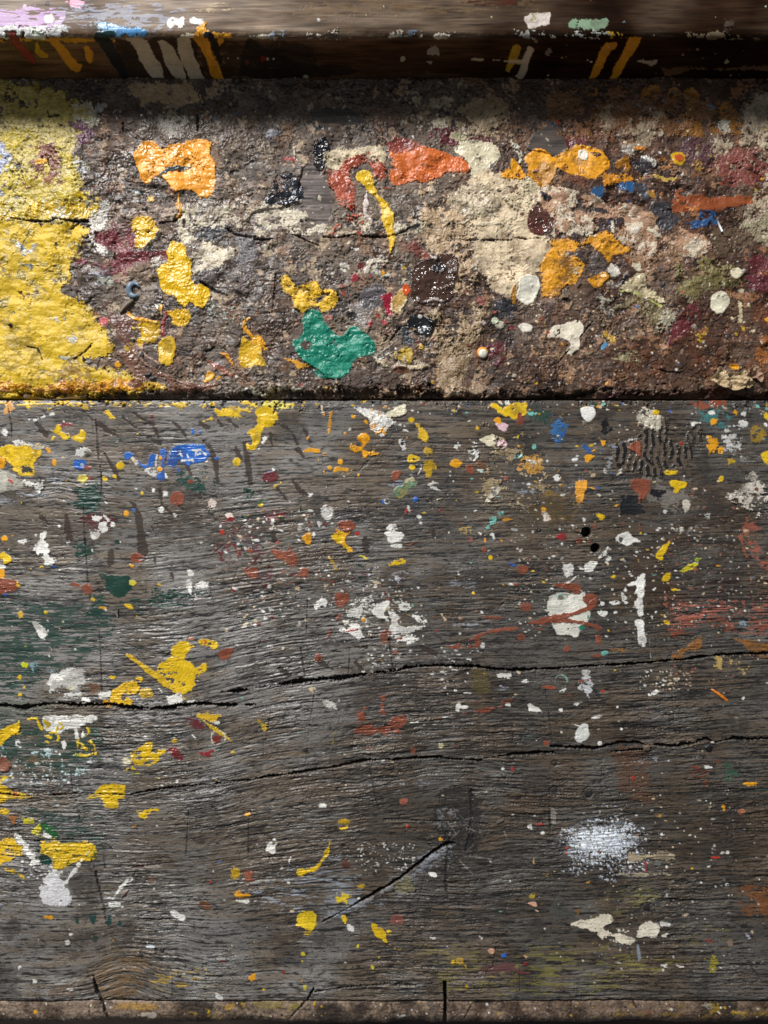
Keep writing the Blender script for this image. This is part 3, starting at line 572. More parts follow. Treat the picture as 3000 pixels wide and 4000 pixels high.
P('C1', '1235,205 1260,205 1265,230 1245,245', BL, warp=3, wear=.15); DD('C1', '1298,230,12 1213,222,6 1405,400,12 1150,475,6 1290,210,5', BL, warp=2.5)
P('C1', '730,290 780,280 775,296 735,295', W2, wear=.5)
L('C1', '985,120,8 990,160,10 985,200,14 1010,215,6 1025,240,5', (120, 50, 56), wear=.35, warp=3)
# spots
DD('C1', '1535,423,27', Y, obj='paint_patch', label='round yellow paint dot right of the blue splash', th=.35, tex='lump', amp=.5)
P('C1', '1125,622 1170,618 1195,650 1185,690 1150,705 1115,692 1105,655', BR, obj='paint_patch', label='round flat red-brown paint spot below the blue splash', th=.3, warp=1.5); DD('C1', '1235,548,16', BR)
pp('C1', '1352,680 1385,672 1405,690 1395,712 1370,718 1350,700', (206, 190, 178), None, warp=1.5); P('C1', '1055,615 1095,612 1090,640 1060,640', W, wear=.2); DD('C1', '995,608,12 1040,728,20 1135,772,14 735,832,20', W, wear=.1, warp=3)
DD('C1', '785,760,1', Y); P('C1', '805,745 830,745 830,768 805,770', YO, warp=1.5)
P('C1', '590,770 650,780 640,800 600,795', W, wear=.35, warp=4); P('C1', '650,820 690,815 690,870 650,860', W, wear=.35, warp=4); P('C1', '570,872 640,875 640,910 600,930 585,970 600,990 570,960 590,910', W, wear=.15, warp=4); L('C1', '680,680,12 705,700,10', W, wear=.3)
P('C1', '670,770 700,800 690,790', W); DD('C1', '440,944,9 385,840,7 120,940,8 495,640,1', W)
pp('C1', '275,878 300,885 305,930 325,965 330,1010 320,1040 360,1065 335,1090 300,1085 270,1030 240,1015 212,985 240,950 250,900', W, 'white paint splat in a climbing run, left of centre', th=.4, tex='lump', warp=3.5)
P('C1', '120,930 170,920 178,945 155,970 130,950', W, wear=.3, warp=4); L('C1', '330,1100,10 360,1105,14', BL, wear=.2)
P('C1', '10,905 40,893 55,920 45,938 12,935', YO, obj='paint_patch', label=None, warp=2, th=.4); P('C1', '5,1010 40,1010 78,1055 50,1085 25,1085 20,1060 0,1040', Y, obj='paint_patch', warp=2, th=.4, tex='lump')
P('C1', '-20,1090 20,1085 25,1110 0,1120', W); P('C1', '-20,1120 20,1125 25,1180 0,1190', YO, warp=2)
pp('C1', '-60,1200 40,1175 100,1180 135,1205 130,1240 50,1265 -60,1275', BR, 'red-brown paint patch running off the left edge', warp=2.5); L('C1', '115,1205,8 120,1220,10', Y)
pp('C1', '875,1015 905,1020 935,1045 915,1068 870,1078 848,1055 855,1030', BR, 'pointed red-brown paint spot beneath a dark gouge', warp=1.5); P('C1', '840,1085 866,1090 860,1102 842,1102', YO, warp=2)
pp('C1', '525,1230 560,1215 590,1225 602,1260 570,1285 535,1262', BR, None, warp=2); P('C1', '465,1215 500,1205 520,1225 500,1240', BR, wear=.2, warp=3)
pp('C1', '690,1155 760,1150 830,1158 840,1200 860,1240 820,1275 770,1298 720,1280 690,1240 680,1200', DG, 'round dark green paint patch on the left half', warp=3, th=.22, wear=.03); P('C1', '630,1130 700,1140 700,1160 690,1190 650,1180', DG, wear=.15)
pp('C1', '845,1185 875,1190 885,1210 860,1230 832,1215', (206, 190, 60), None, warp=2); P('C1', '1010,1208 1040,1204 1040,1222 1015,1226', Y, warp=2); DD('C1', '34,1283,9', BL); DD('C1', '760,940,20', DG, wear=.2); DD('C1', '780,942,7', W)
L('C1', '600,1305,10 615,1320,12', Y)
pp('C1', '1215,1130 1240,1125 1255,1145 1235,1170 1215,1155', W, None, warp=2.5); P('C1', '1265,1220 1310,1195 1345,1210 1330,1235 1290,1240 1270,1265 1280,1300 1262,1310', W, wear=.15, warp=4); P('C1', '1210,1190 1232,1195 1250,1250 1240,1280 1222,1260', W, wear=.3, warp=4)
pp('C1', '1575,1120 1620,1108 1659,1120 1670,1165 1640,1180 1600,1160', BR, None, warp=2); DD('C1', '1625,1000,20', BR, wear=.15, warp=3)
P('C1', '1460,760 1500,755 1500,790 1470,785', (226, 210, 196), wear=.15, warp=3); L('C1', '1450,810,10 1500,795,22', (150, 40, 44), wear=.2); DD('C1', '1440,885,12', RED, warp=3)
P('C1', '1490,890 1530,885 1555,930 1550,960 1510,950 1500,920', (216, 196, 190), wear=.2, warp=3); P('C1', '1490,1210 1530,1230 1560,1250 1540,1270 1500,1270', W2, wear=.4, col2=BR, c2=.4)
DD('C1', '1512,1255,10', RED, wear=.2); L('C1', '1600,770,8 1640,780,10', Y, wear=.3)
# middle top
P('C2', '640,70 720,75 760,100 830,110 870,140 890,180 850,200 840,240 800,250 770,220 740,200 730,150 690,120 650,95', W, obj='paint_patch', label='crusty cream and white paint mound near the plank back edge', th=.6, tex='crust', warp=4, wear=.08, col2=YO, c2=.14)
pp('C2', '870,90 960,50 975,90 960,125 900,130 850,135 830,120', (216, 206, 178), None, tex='crust', warp=3, wear=.06); pp('C2', '715,170 740,200 760,240 800,260 840,230 835,180 800,150 760,165 745,190', YO, None, warp=4, wear=.35, th=.4); P('C2', '860,150 990,160 1000,180 900,190 870,180', W2, wear=.45, warp=4)
P('C2', '745,110 830,120 880,160 840,200 790,215 745,170', W, wear=.12, warp=4, th=.3, tex='crust', amp=.6, col2=(220, 160, 90), c2=.12)
pp('C2', '665,250 700,240 730,255 725,290 700,315 690,340 735,350 780,355 798,372 770,385 730,375 715,392 695,388 690,355 640,355 605,330 598,305 625,298 655,325 685,320 690,295 665,275', YO, 'branching orange-yellow paint splat below the cream mound', th=.5, tex='lump', warp=2.5, rough=.3, col2=(190, 110, 30), c2=.12)
L('C2', '310,355,10 350,345,12 405,352,14', YO, obj='paint_patch', warp=2); P('C2', '498,485 520,455 590,465 585,482 540,480 510,492', YO, obj='paint_patch', warp=2, th=.35)
DD('C2', '480,458,14 545,420,20 665,508,14 600,505,8 576,240,8 405,410,9 445,375,13 620,480,7 630,130,7', YO, warp=2.5, wear=.06)
L('C2', '440,110,24 438,180,30 430,240,10', (206, 128, 40), wear=.35, warp=4); L('C2', '485,100,10 478,200,14 472,240,10', YO, wear=.4, warp=3); L('C2', '425,60,16 430,110,10', CR, wear=.3); L('C2', '440,465,8 442,500,14', YO, warp=2); L('C2', '450,60,10 520,50,10', CR, wear=.5, warp=4)
pp('C2', '1030,165 1065,165 1070,195 1100,215 1112,270 1095,290 1060,265 1055,215 1035,200', (212, 172, 40), 'upright narrow yellow paint patch', wear=.05); pp('C2', '985,385 1010,372 1058,398 1040,415 990,420', Y, 'arrow-shaped yellow paint flake', warp=2); DD('C2', '1010,460,16 1160,460,11 978,267,12 1435,200,15 1005,150,14', Y, warp=2.5)
P('C2', '1095,320 1130,330 1150,350 1130,380 1090,375', YD, wear=.35, warp=4); P('C2', '1090,435 1140,440 1135,510 1095,510', YD, wear=.2, warp=4)
pp('C2', '1525,50 1560,45 1600,65 1659,45 1745,40 1740,110 1690,145 1660,150 1640,120 1600,125 1560,95', Y, 'bright yellow paint patch on the plank back edge, right of centre', warp=3, th=.4); P('C3', '40,100 70,130 75,155 45,175 35,150', (130, 60, 40), wear=.1, warp=3)
pp('C2', '1455,280 1510,250 1545,255 1555,300 1510,315 1480,295', (214, 204, 176), 'cream paint flake with pointed left end', warp=2); pp('C2', '1560,300 1590,275 1618,290 1620,320 1580,325', PK, None, warp=2); pp('C2', '1550,175 1600,170 1635,190 1610,225 1580,215', PK, 'pale pink paint flake under an orange spot', warp=2); P('C2', '1545,145 1580,135 1588,165 1555,165', YO, warp=2)
P('C2', '1280,190 1300,230 1290,300 1310,360 1290,390 1250,340 1215,310 1240,260', W2, wear=.5, tex='crust', warp=5); P('C2', '1300,280 1380,270 1390,290 1340,310 1320,350 1290,330', W, wear=.3, warp=4); P('C2', '1390,300 1480,320 1420,420 1380,400', W2, wear=.55, tex='crust', warp=5)
P('C2', '1225,280 1275,290 1310,370 1250,340', BK, wear=.35); P('C2', '930,290 950,280 972,320 965,345 940,340', W2, warp=3, col2=BK, c2=.3); P('C2', '960,215 1000,210 990,240', W2, wear=.3); L('C2', '1055,500,8 1075,450,12 1070,430,8', W2, wear=.25)
P('C2', '1265,410 1310,405 1325,430 1300,460 1260,450', YO, wear=.25, warp=3); pp('C2', '1365,450 1400,440 1420,480 1400,498 1370,490', BR, None, warp=2); pp('C2', '1430,415 1470,425 1480,460 1450,470 1430,450', (110, 76, 52), None, warp=3); P('C2', '1425,470 1460,462 1475,480 1450,505 1430,495', (200, 216, 206), warp=2, wear=.1)
pp('C2', '885,490 920,475 942,490 930,520 900,555 878,535', BR, 'red-brown leaf-shaped paint spot in the centre', warp=2); P('C2', '895,595 950,570 1020,520 1042,570 1000,600 960,630 940,655 900,630', (92, 124, 96), wear=.25, warp=4, col2=(150, 140, 90), c2=.35, tex='crust')
P('C2', '970,540 1020,515 1040,570 1000,580', (186, 176, 140), wear=.35, warp=4); P('C2', '1140,560 1185,560 1190,590 1240,630 1230,650 1200,610 1150,590', W2, wear=.4, warp=4); P('C2', '1100,690 1180,650 1240,650 1170,690 1110,730', CR, wear=.45, tex='crust', warp=4)
DD('C2', '1033,670,18', BL, warp=2.5); DD('C2', '828,678,14 80,490,9', BL, warp=3, wear=.1); ring('C2', 850, 675, 18, 6, W2, wear=.3); P('C2', '955,735 985,710 1000,730 975,752', RED, wear=.1, warp=2); P('C2', '980,705 1000,710 1000,740 985,740', W2, wear=.1, warp=2)
DD('C2', '1010,740,16 1205,740,12', (120, 36, 46), wear=.3, warp=4); P('C2', '50,500 135,500 130,540 85,550 50,540', RD, wear=.15, warp=4); P('C2', '80,455 120,450 150,485 110,495', W, wear=.4, warp=4); L('C2', '40,540,8 100,560,10', W2, wear=.3)
L('C2', '120,580,10 160,560,12', Y, warp=2); DD('C2', '30,700,14', Y); L('C2', '60,665,20 20,690,24', (50, 100, 60), wear=.45)
DD('C2', '463,750,50', (216, 214, 206), obj='paint_patch', label='round white paint disc with ring marks and a small brown nick', th=.5, rim=.6, warp=1.2)
for r_ in (22, 38): ring('C2', 463, 750, r_, 5, (170, 168, 160), th=-.18, rim=0, warp=1.2, fill=0)
P('C2', '455,705 480,700 475,720 465,728', (90, 50, 42), warp=2, th=.05); L('C2', '350,640,10 365,630,12', W)
pp('C2', '530,810 580,798 630,812 640,845 620,868 580,882 550,862 530,840', BR, 'glossy red-brown paint drop over a yellow run', th=.6, tex='lump', amp=.7, rough=.25, warp=1.8)
pp('C2', '515,850 545,868 600,882 635,850 600,890 575,930 590,955 630,990 610,1005 560,965 500,930 492,905 520,880', YO, 'yellow paint run trailing down to the right', th=.4, warp=2.5, col2=Y, c2=.4)
P('C2', '665,1020 710,1035 735,1055 700,1055 670,1038', (214, 196, 60), wear=.1, warp=2); P('C2', '865,1085 910,1060 965,1065 920,1085 880,1092', Y, wear=.08, warp=2.5); L('C2', '690,1100,20 665,1090,10', DG, wear=.2)
P('C2', '865,830 900,822 918,840 890,850 915,855 870,862 850,855', W, warp=2.5); pp('C2', '835,875 880,862 950,880 948,930 925,948 870,945 840,910', W, 'white paint spot with a fringe beneath it', th=.4, warp=2.5, rim=.5); L('C2', '860,948,4 900,958,5 940,940,4', W, warp=1); L('C2', '840,965,5 940,965,8', W, wear=.3)
P('C2', '960,960 1000,945 1050,935 1045,950 1000,970', (120, 76, 52), wear=.1, warp=2.5); DD('C2', '658,886,12', RED, warp=2); DD('C2', '1065,820,14 1062,780,10 280,930,13', W, warp=3)
pp('C2', '305,905 345,885 360,900 355,935 345,960 320,940', YO, None, warp=2.5); P('C2', '355,870 385,875 390,905 365,915', W, wear=.1, warp=3); P('C2', '400,812 430,810 425,845 405,838', W2, wear=.3)
P('C2', '0,820 60,830 130,850 170,860 110,880 30,860', W2, wear=.5, warp=5); P('C2', '60,790 110,785 120,820 80,815', W, wear=.35, warp=4); L('C2', '50,780,14 160,770,12', YO, wear=.55, warp=4); L('C2', '130,790,24 220,790,20', DG, wear=.55, warp=4); L('C2', '-10,960,10 80,960,8 150,985,8', BR, wear=.3)
pp('C2', '100,990 180,985 210,950 245,985 260,1040 260,1090 220,1100 180,1065 130,1050', BR, 'blotchy red-brown paint patch with maroon beside it', wear=.15, th=.22, warp=4); pp('C2', '265,1145 300,1110 335,1115 332,1160 300,1170 268,1165', BR, None, wear=.05, warp=2.5)
P('C2', '130,1185 160,1178 185,1195 150,1212', (130, 112, 100), warp=2); P('C2', '410,1310 440,1300 445,1335 415,1330', W); L('C2', '470,1035,8 500,1080,8 520,1115,6', YD, wear=.4, warp=3)
for st in ('1520,1045,12 1408,1272,14 810,1040,1', ): DD('C2', st, Y)
DD('C2', '1475,985,22', BR, wear=.12, warp=3); P('C2', '1275,830 1335,810 1340,835 1290,850', (110, 66, 44), wear=.15, warp=3); P('C2', '1150,830 1190,825 1180,850', (100, 60, 46), wear=.2); P('C2', '1600,520 1640,515 1640,545 1610,552', BR, wear=.05)
pp('C2', '1480,680 1510,640 1530,600 1560,575 1582,590 1570,630 1530,660 1525,690', (212, 204, 184), 'long cream paint flake slanting beside a teal smear', warp=3, col2=GY, c2=.15, th=.35)
pp('C2', '1515,770 1560,765 1570,800 1530,830 1510,870 1515,900 1480,905 1470,870 1500,830', TE, 'turquoise paint smear', wear=.18, warp=4); P('C2', '1570,730 1610,740 1590,770 1560,760', TE, wear=.5); L('C2', '1485,900,14 1488,935,10', YO, wear=.1); L('C2', '1530,885,14 1545,920,10', W, warp=3); P('C2', '1435,870 1465,880 1460,905 1440,895', W, wear=.2)
P('C2', '1530,370 1640,340 1659,420 1560,460', (176, 150, 120), wear=.5, tex='crust', warp=5); P('C2', '1330,860 1400,850 1390,900 1340,890', (186, 156, 96), wear=.5, warp=4)
P('C2', '1350,905 1410,910 1400,950', (140, 90, 76), wear=.4); L('C2', '1620,795,6 1659,795,8', YO)
# right top
pp('C3', '450,70 480,60 520,62 540,90 530,130 505,155 470,150 448,110', W, 'round white paint spot near the plank back edge', th=.4, warp=1.6, rim=.4); P('C3', '440,150 530,150 540,190 480,210', (130, 124, 110), wear=.5)
P('C3', '1075,50 1140,30 1250,12 1380,18 1385,55 1300,65 1240,85 1200,65 1130,60 1080,65', BR, obj='paint_patch', label='wide flat red-brown smear at the plank back edge', wear=.15, warp=4, th=.2)
pp('C3', '565,265 580,280 605,285 598,318 585,315 575,295', YO, None, warp=1.8); P('C3', '470,310 500,330 550,370 520,380 480,360', (50, 90, 150), wear=.3, warp=4); pp('C3', '472,385 500,375 538,378 520,405 490,432 475,425', YO, 'orange-yellow paint fleck over a blue one', warp=2); L('C3', '525,350,8 540,335,6', YO)
for st in ('375,135,20 350,140,10', '325,190,24 330,180,18', '325,235,14 330,250,18', '20,185,12 26,187,12', '440,205,10 446,207,10', '280,290,12 296,285,10', '635,490,20 650,490,22'): L('C3', st, (50, 100, 170), wear=.15, warp=3)
P('C3', '285,95 300,95 330,120 320,140 290,125', (214, 200, 150), warp=3, wear=.1)
P('C3', '130,310 160,310 150,340 130,335', TE, wear=.4, warp=4); P('C3', '0,395 60,365 70,385 30,415', TE, wear=.25, warp=4); P('C3', '90,400 150,410 200,405 215,420 150,430 100,420', W2, wear=.4, warp=4); P('C3', '20,440 90,430 80,480 30,480', (200, 150, 90), wear=.35, warp=4)
pp('C3', '420,560 480,550 485,600 470,620 465,660 430,690 412,650 410,600', (224, 158, 60), 'upright orange paint patch with ragged sides', warp=3, wear=.04, th=.35); P('C3', '480,580 520,590 525,620 490,640 480,620', (52, 58, 62), wear=.1)
P('C3', '188,720 215,720 222,742 195,745', YO, warp=2, obj='paint_patch'); P('C3', '190,750 220,745 245,770 240,800 210,808 200,780', (214, 206, 190), warp=2.5, col2=RED, c2=.3, obj='paint_patch', label='small cream and red paint fleck under a yellow one')
pp('C3', '548,758 580,760 604,770 598,790 575,802 555,780', Y, 'small yellow shield-shaped paint fleck above the screw holes', warp=2, th=.4)
# striped black patch
P('C3', '640,400 690,300 740,280 830,230 830,150 1000,150 1040,300 1160,320 1150,400 1120,460 1000,480 960,520 860,500 760,480 670,470', (24, 24, 26), tex='maze', col2=(92, 80, 68), th=.45, warp=6, wear=.05, kk=0, amp=1.3, obj='paint_patch', label='black paint wrinkled into zebra-like ridges', rough=.35, fill=.2)
P('C3', '1120,270 1150,180 1220,180 1240,230 1210,300 1150,340', (24, 24, 26), tex='maze', col2=(84, 76, 66), th=.4, warp=6, wear=.25); L('C3', '600,140,20 600,220,34 600,280,12', BK, wear=.2, warp=5); L('C3', '640,210,12 600,230,14', BK)
pp('C3', '830,110 900,80 960,110 980,170 950,240 900,230 850,200 820,170', (186, 178, 160), 'crusty cream paint crumbs above the black ridges', wear=.25, tex='crust', warp=6, th=.5, amp=1.5)
pp('C3', '748,325 800,290 840,310 842,390 820,395 800,375 770,360', BR, 'red-brown paint patch on the black ridges', warp=2.5); pp('C3', '775,540 860,530 900,550 895,590 870,630 860,660 830,665 815,630 780,590', BR, 'red-brown mushroom-shaped paint patch', warp=2.5, th=.35)
L('C3', '830,650,16 826,690,8', BR); L('C3', '826,770,10 828,865,14', BR, wear=.1); pp('C3', '720,650 790,630 840,680 858,740 800,765 720,765 695,710', (24, 26, 28), 'black paint patch below the mushroom-shaped brown one', wear=.06, warp=4, th=.3, rough=.45)
P('C3', '900,610 960,600 990,620 950,650 910,650', BK, wear=.08, warp=4); L('C3', '920,690,12 945,655,20', (70, 70, 70)); P('C3', '580,400 610,430 620,490 680,500 710,460 715,490 690,515 620,512 590,450', (200, 194, 180), wear=.2, warp=4); P('C3', '720,290 770,260 840,270 800,290 740,300', W2, wear=.35, warp=4)
for st in ('1000,480 1060,478 1065,490 1010,512', '1020,560 1050,540 1070,545 1100,550 1130,565 1100,600 1060,618 1050,590 1030,580', '1395,405 1430,395 1440,420 1400,440', '1340,525 1365,515 1362,545 1340,555', '915,95 950,90 945,110 920,112'): pp('C3', st, Y, None, warp=2.5, wear=.04)
P('C3', '1255,260 1290,250 1325,290 1310,340 1320,370 1295,380 1265,330', YO, obj='paint_patch', wear=.2, warp=5, label='crumbly orange paint patch on the right of the plank'); P('C3', '1290,150 1330,145 1320,180 1290,185', YO, wear=.3); P('C3', '1340,330 1370,330 1365,365 1340,360', YO, wear=.3)
P('C3', '1160,165 1220,160 1230,185 1170,188', W, wear=.2, warp=3); P('C3', '1480,150 1520,160 1515,190 1480,180', W, wear=.2, warp=4); DD('C3', '1262,270,12 1410,225,10 1385,260,18 400,405,17 1560,48,22 295,520,20', W, wear=.2, warp=4); DD('C3', '1095,305,14', RED, warp=2)
P('C3', '1620,370 1700,350 1760,400 1700,450 1640,440', Y, obj='paint_patch', warp=2.5, label='yellow paint patch running off the right edge'); P('C3', '1620,110 1659,105 1700,130 1659,150', Y); DD('C3', '1645,180,16', W)
pp('C3', '1380,650 1440,610 1500,590 1560,480 1590,560 1659,590 1800,640 1760,740 1659,730 1600,800 1540,760 1480,700', (196, 188, 174), 'big crusty cream-white paint patch on the right', wear=.22, tex='crust', warp=9, th=.45, amp=1.3, col2=(120, 110, 100), c2=.12)
DD('C3', '1580,598,12', (110, 60, 44)); pp('C3', '1108,680 1145,672 1140,735 1118,745', (208, 200, 184), None, wear=.05, warp=2.5); P('C3', '1245,760 1295,760 1290,800 1250,795', (160, 156, 148), wear=.35, warp=4); DD('C3', '990,747,10 655,608,14 468,797,12 565,640,8 1100,860,14', W2, warp=3)
pp('C3', '672,915 740,878 765,890 775,912 828,930 825,942 790,945 755,965 700,945', W, 'white splash of paint right of the screw holes', th=.45, warp=2, rim=.5, tex='lump', amp=.4); DD('C3', '708,925,9', (80, 76, 70), warp=2, th=-.1)
pp('C3', '932,1040 965,980 1000,945 1040,925 1035,950 1005,985 980,1030 975,1055', Y, 'long slanting yellow paint dash', warp=2); L('C3', '1030,930,14 1055,905,14', (110, 70, 50)); L('C3', '1060,893,12 1100,888,10', Y, wear=.15)
pp('C3', '1100,1130 1160,1085 1205,1078 1205,1105 1150,1120', (212, 196, 50), None, wear=.08, warp=3); DD('C3', '1190,1117,20', BR); pp('C3', '978,1175 1005,1145 1028,1150 1020,1180 985,1192', Y, None, warp=1.5); P('C3', '1035,1248 1060,1240 1078,1252 1055,1260', Y, warp=1.5)
L('C3', '1195,1052,14 1225,1050,10', (150, 170, 60)); pp('C3', '745,1215 800,1185 815,1160 860,1150 862,1240 835,1280 810,1260 795,1225 760,1230', W, 'white arrowhead-shaped paint splat', th=.35, warp=3)
L('C3', '555,1055,6 600,1020,22 620,985,8', W, wear=.15, warp=3); pp('C3', '472,1100 520,1060 550,1080 520,1125 480,1130', W, None, warp=2.5); pp('C3', '335,1100 370,1080 395,1100 375,1150 350,1160', W, None, warp=3, wear=.05); L('C3', '385,1190,14 420,1160,24 465,1150,8', W, wear=.15); L('C3', '610,1070,8 635,1045,12', W)
P('C3', '280,900 335,895 340,920 290,925', (150, 36, 42), wear=.4, warp=4); P('C3', '110,900 180,900 190,960 150,990 120,950', (112, 72, 44), wear=.25, warp=4); DD('C3', '430,935,16 535,835,14 105,1055,16 600,1095,8 1120,1050,14 1295,1160,9 1545,1240,1', BR, wear=.12, warp=3)
P('C3', '20,1110 60,1090 130,1100 120,1125 60,1150 25,1130', BR, wear=.1, warp=3); L('C3', '120,1100,8 160,1140,8', YO, wear=.2); P('C3', '80,1160 150,1150 140,1195 90,1190', (50, 120, 106), wear=.45, warp=4)
L('C3', '1485,900,14 1500,980,16 1540,1050,12', (150, 88, 70), wear=.3, warp=4); L('C3', '890,1180,6 930,1240,10', BR, wear=.4); DD('C3', '735,1250,16 920,1250,10 650,1248,9 730,1310,16', W, warp=3)
# centre: white patch crossed by brown
pp('C3', '235,1300 330,1270 430,1285 450,1250 330,1230 380,1190 360,1240 470,1270 480,1327 500,1400 480,1470 440,1490 430,1530 410,1560 370,1540 300,1540 260,1470 240,1400', (214, 212, 200), 'large cream-white paint patch crossed by brown splashes', th=.45, warp=2.5, rim=.4, tex='lump', amp=.4)
pp('C3', '360,1210 410,1205 445,1235 440,1270 410,1278 370,1250 275,1225 280,1212', BR, 'round red-brown blot above the big white patch', warp=2, th=.4); pp('C3', '470,1285 520,1275 552,1295 545,1335 500,1345 460,1320', BR, None, warp=2, th=.4)
ring('C3', 318, 1303, 22, 9, (92, 168, 156), warp=2); DD('C3', '318,1303,10', (120, 112, 104))
L('D3', '0,160,10 100,140,18 200,125,30 300,100,34 400,75,36 470,50,34 520,20,44 540,-10,30', BR, obj='paint_streak', label='red-brown paint streak across the big white patch', th=.35, warp=2.5); L('D3', '360,120,30 420,130,20 500,150,14 550,160,24 565,170,20', BR, warp=3, th=.3); L('D3', '250,120,30 350,120,40 380,130,10', BR, warp=3, th=.3); L('D3', '200,150,14 250,160,8', BR, wear=.2)
L('D2', '1280,290,8 1370,260,14 1440,215,20 1530,190,26 1640,175,24', BR, obj='paint_streak', label='long thin red-brown splash pointing left', warp=3, th=.28, wear=.06); L('D2', '1640,190,20 1700,170,10', BR); P('D2', '1400,60 1480,40 1580,10 1580,30 1500,55 1410,70', BR, wear=.15, warp=3); L('D2', '1200,290,8 1350,295,14 1440,280,10 1430,240,8', BR, wear=.4, warp=4); L('D2', '1470,100,8 1600,105,12', BR, wear=.45); L('D2', '1150,100,6 1240,95,8', BR, wear=.3)
P('D3', '60,10 110,5 128,35 110,65 65,60 50,35', BR, warp=2, col2=(90, 50, 40), c2=.2, obj='paint_patch'); P('D3', '150,165 200,165 180,190 155,185', BR, wear=.2); DD('D3', '358,303,22 60,225,18', BR, warp=3, wear=.04); P('D3', '545,225 580,230 570,278 548,265', BR, wear=.05, warp=2.5)
P('D3', '640,310 720,302 728,325 660,320', OC, wear=.15, warp=3); P('D3', '585,325 620,320 615,345 590,345', TE, warp=3); L('D3', '530,355,8 570,350,10', BR, wear=.2); P('D3', '445,150 470,155 465,180 440,178', (30, 120, 96), warp=2, wear=.05)
pp('D3', '798,5 835,-30 850,30 848,60 845,90 825,95 815,55 800,45', W, 'upper white paint dash of an upright pair', warp=2, rim=.4); pp('D3', '808,122 855,125 860,190 860,270 845,290 820,265 815,200 805,160', W, 'lower, longer white paint dash of an upright pair', warp=2, rim=.4); P('D3', '790,225 815,240 800,245', W, wear=.2)
P('D3', '800,-65 820,-100 860,-110 862,-30 830,-20', W, warp=3, wear=.1); pp('D3', '560,62 620,65 600,90 570,92', W, None, warp=2, wear=.06); P('D3', '630,0 700,0 690,20 640,22', W, wear=.2, warp=3); L('D3', '490,100,30 500,130,16', (30, 130, 104), wear=.3); DD('D3', '585,15,14 670,72,9 740,10,9 930,70,8', W, warp=2.5)
for st in ('960,80 985,85 980,92', '990,125 1020,130 1018,145 995,140'): P('D3', st, Y, warp=2)
DD('D3', '625,188,8 666,447,7', Y); DD('D3', '685,683,8 318,704,9 568,916,12 1367,676,7 320,846,6 710,826,7', W, obj=None); L('D3', '890,240,1 900,380,2', (140, 150, 150), th=.02, warp=1)
pp('D3', '1040,335 1075,340 1080,300 1130,280 1200,240 1225,225 1225,300 1190,315 1120,330 1110,365 1040,370', OC, 'ragged ochre-brown paint patch', wear=.06, warp=3, th=.22); pp('D3', '1430,240 1520,240 1600,270 1760,285 1700,310 1570,325 1500,290', OC, 'long ochre-brown paint patch at the right edge', warp=3, th=.22); P('D3', '1610,345 1760,340 1760,370 1620,368', OC, wear=.15); L('D3', '1040,215,8 1100,180,14', BR, wear=.2); P('D3', '1475,130 1520,125 1510,160 1480,155', (130, 150, 160), wear=.2, warp=3)
# middle whites
pp('D2', '748,62 770,30 810,10 850,-10 868,10 850,60 830,80 860,118 855,130 820,105 790,100', W, 'white wing-shaped paint splat in the middle', th=.4, warp=2.2, rim=.4)
pp('D2', '855,65 910,80 935,105 930,140 970,160 1080,155 1080,185 1020,200 980,215 930,205 870,220 865,170 880,120', W, 'white paint splat with scraped right side', wear=.04, warp=3); P('D2', '900,220 1000,215 1060,240 1020,260 1000,290 940,270 905,300 900,260', W, wear=.35, warp=5); P('D2', '930,20 990,15 1000,45 960,60 925,45', W, wear=.25, warp=4); P('D2', '1010,75 1110,110 1105,145 1050,130 1030,110', W, wear=.35, warp=5)
L('D2', '880,130,6 930,122,7', BR, th=.1); L('D2', '885,245,12 990,225,10', BR, wear=.3, th=.15); pp('D2', '800,215 830,190 870,195 872,215 850,225 848,262 815,258', BR, 'red-brown paint dab beside the scraped white splat', warp=2)
pp('D2', '575,195 620,140 660,160 670,200 680,235 640,230 610,205', W, None, wear=.06, warp=3); pp('D2', '560,125 600,120 605,150 570,155', (206, 200, 186), None, warp=2, rim=.8); DD('D2', '560,185,16', W, warp=3); L('D2', '560,198,7 660,180,7', (170, 50, 40), th=.12); P('D2', '375,30 400,0 450,-20 452,35 420,20 400,55 380,50', W, wear=.12, warp=3)
L('D2', '462,65,6 475,110,7 485,150,10', W, wear=.1); P('D2', '515,120 530,85 560,72 548,100 530,118', BR, wear=.05, warp=2); P('D2', '450,245 455,205 490,150 495,200 480,240', BR, wear=.15, warp=2.5); P('D2', '510,-50 590,-60 580,20 540,25 515,10', BR, wear=.15, warp=3); DD('D2', '697,120,10 700,108,7', YO); P('D2', '725,205 745,200 738,218 726,218', (216, 190, 150), warp=1.5)
P('D2', '885,325 915,315 945,335 900,350', BR, wear=.1); L('D2', '910,340,7 945,332,7', W); P('D2', '385,340 430,335 440,360 410,380 380,385', BR, obj='paint_patch', wear=.04); L('D2', '360,388,12 380,380,10', CR)
P('D2', '1425,300 1450,310 1450,335 1430,330', W, wear=.2); L('D2', '1465,285,14 1470,285,14', W); P('D2', '1260,90 1330,95 1340,125 1270,130', (170, 120, 104), wear=.45); L('D2', '1205,85,8 1230,120,7', CR)
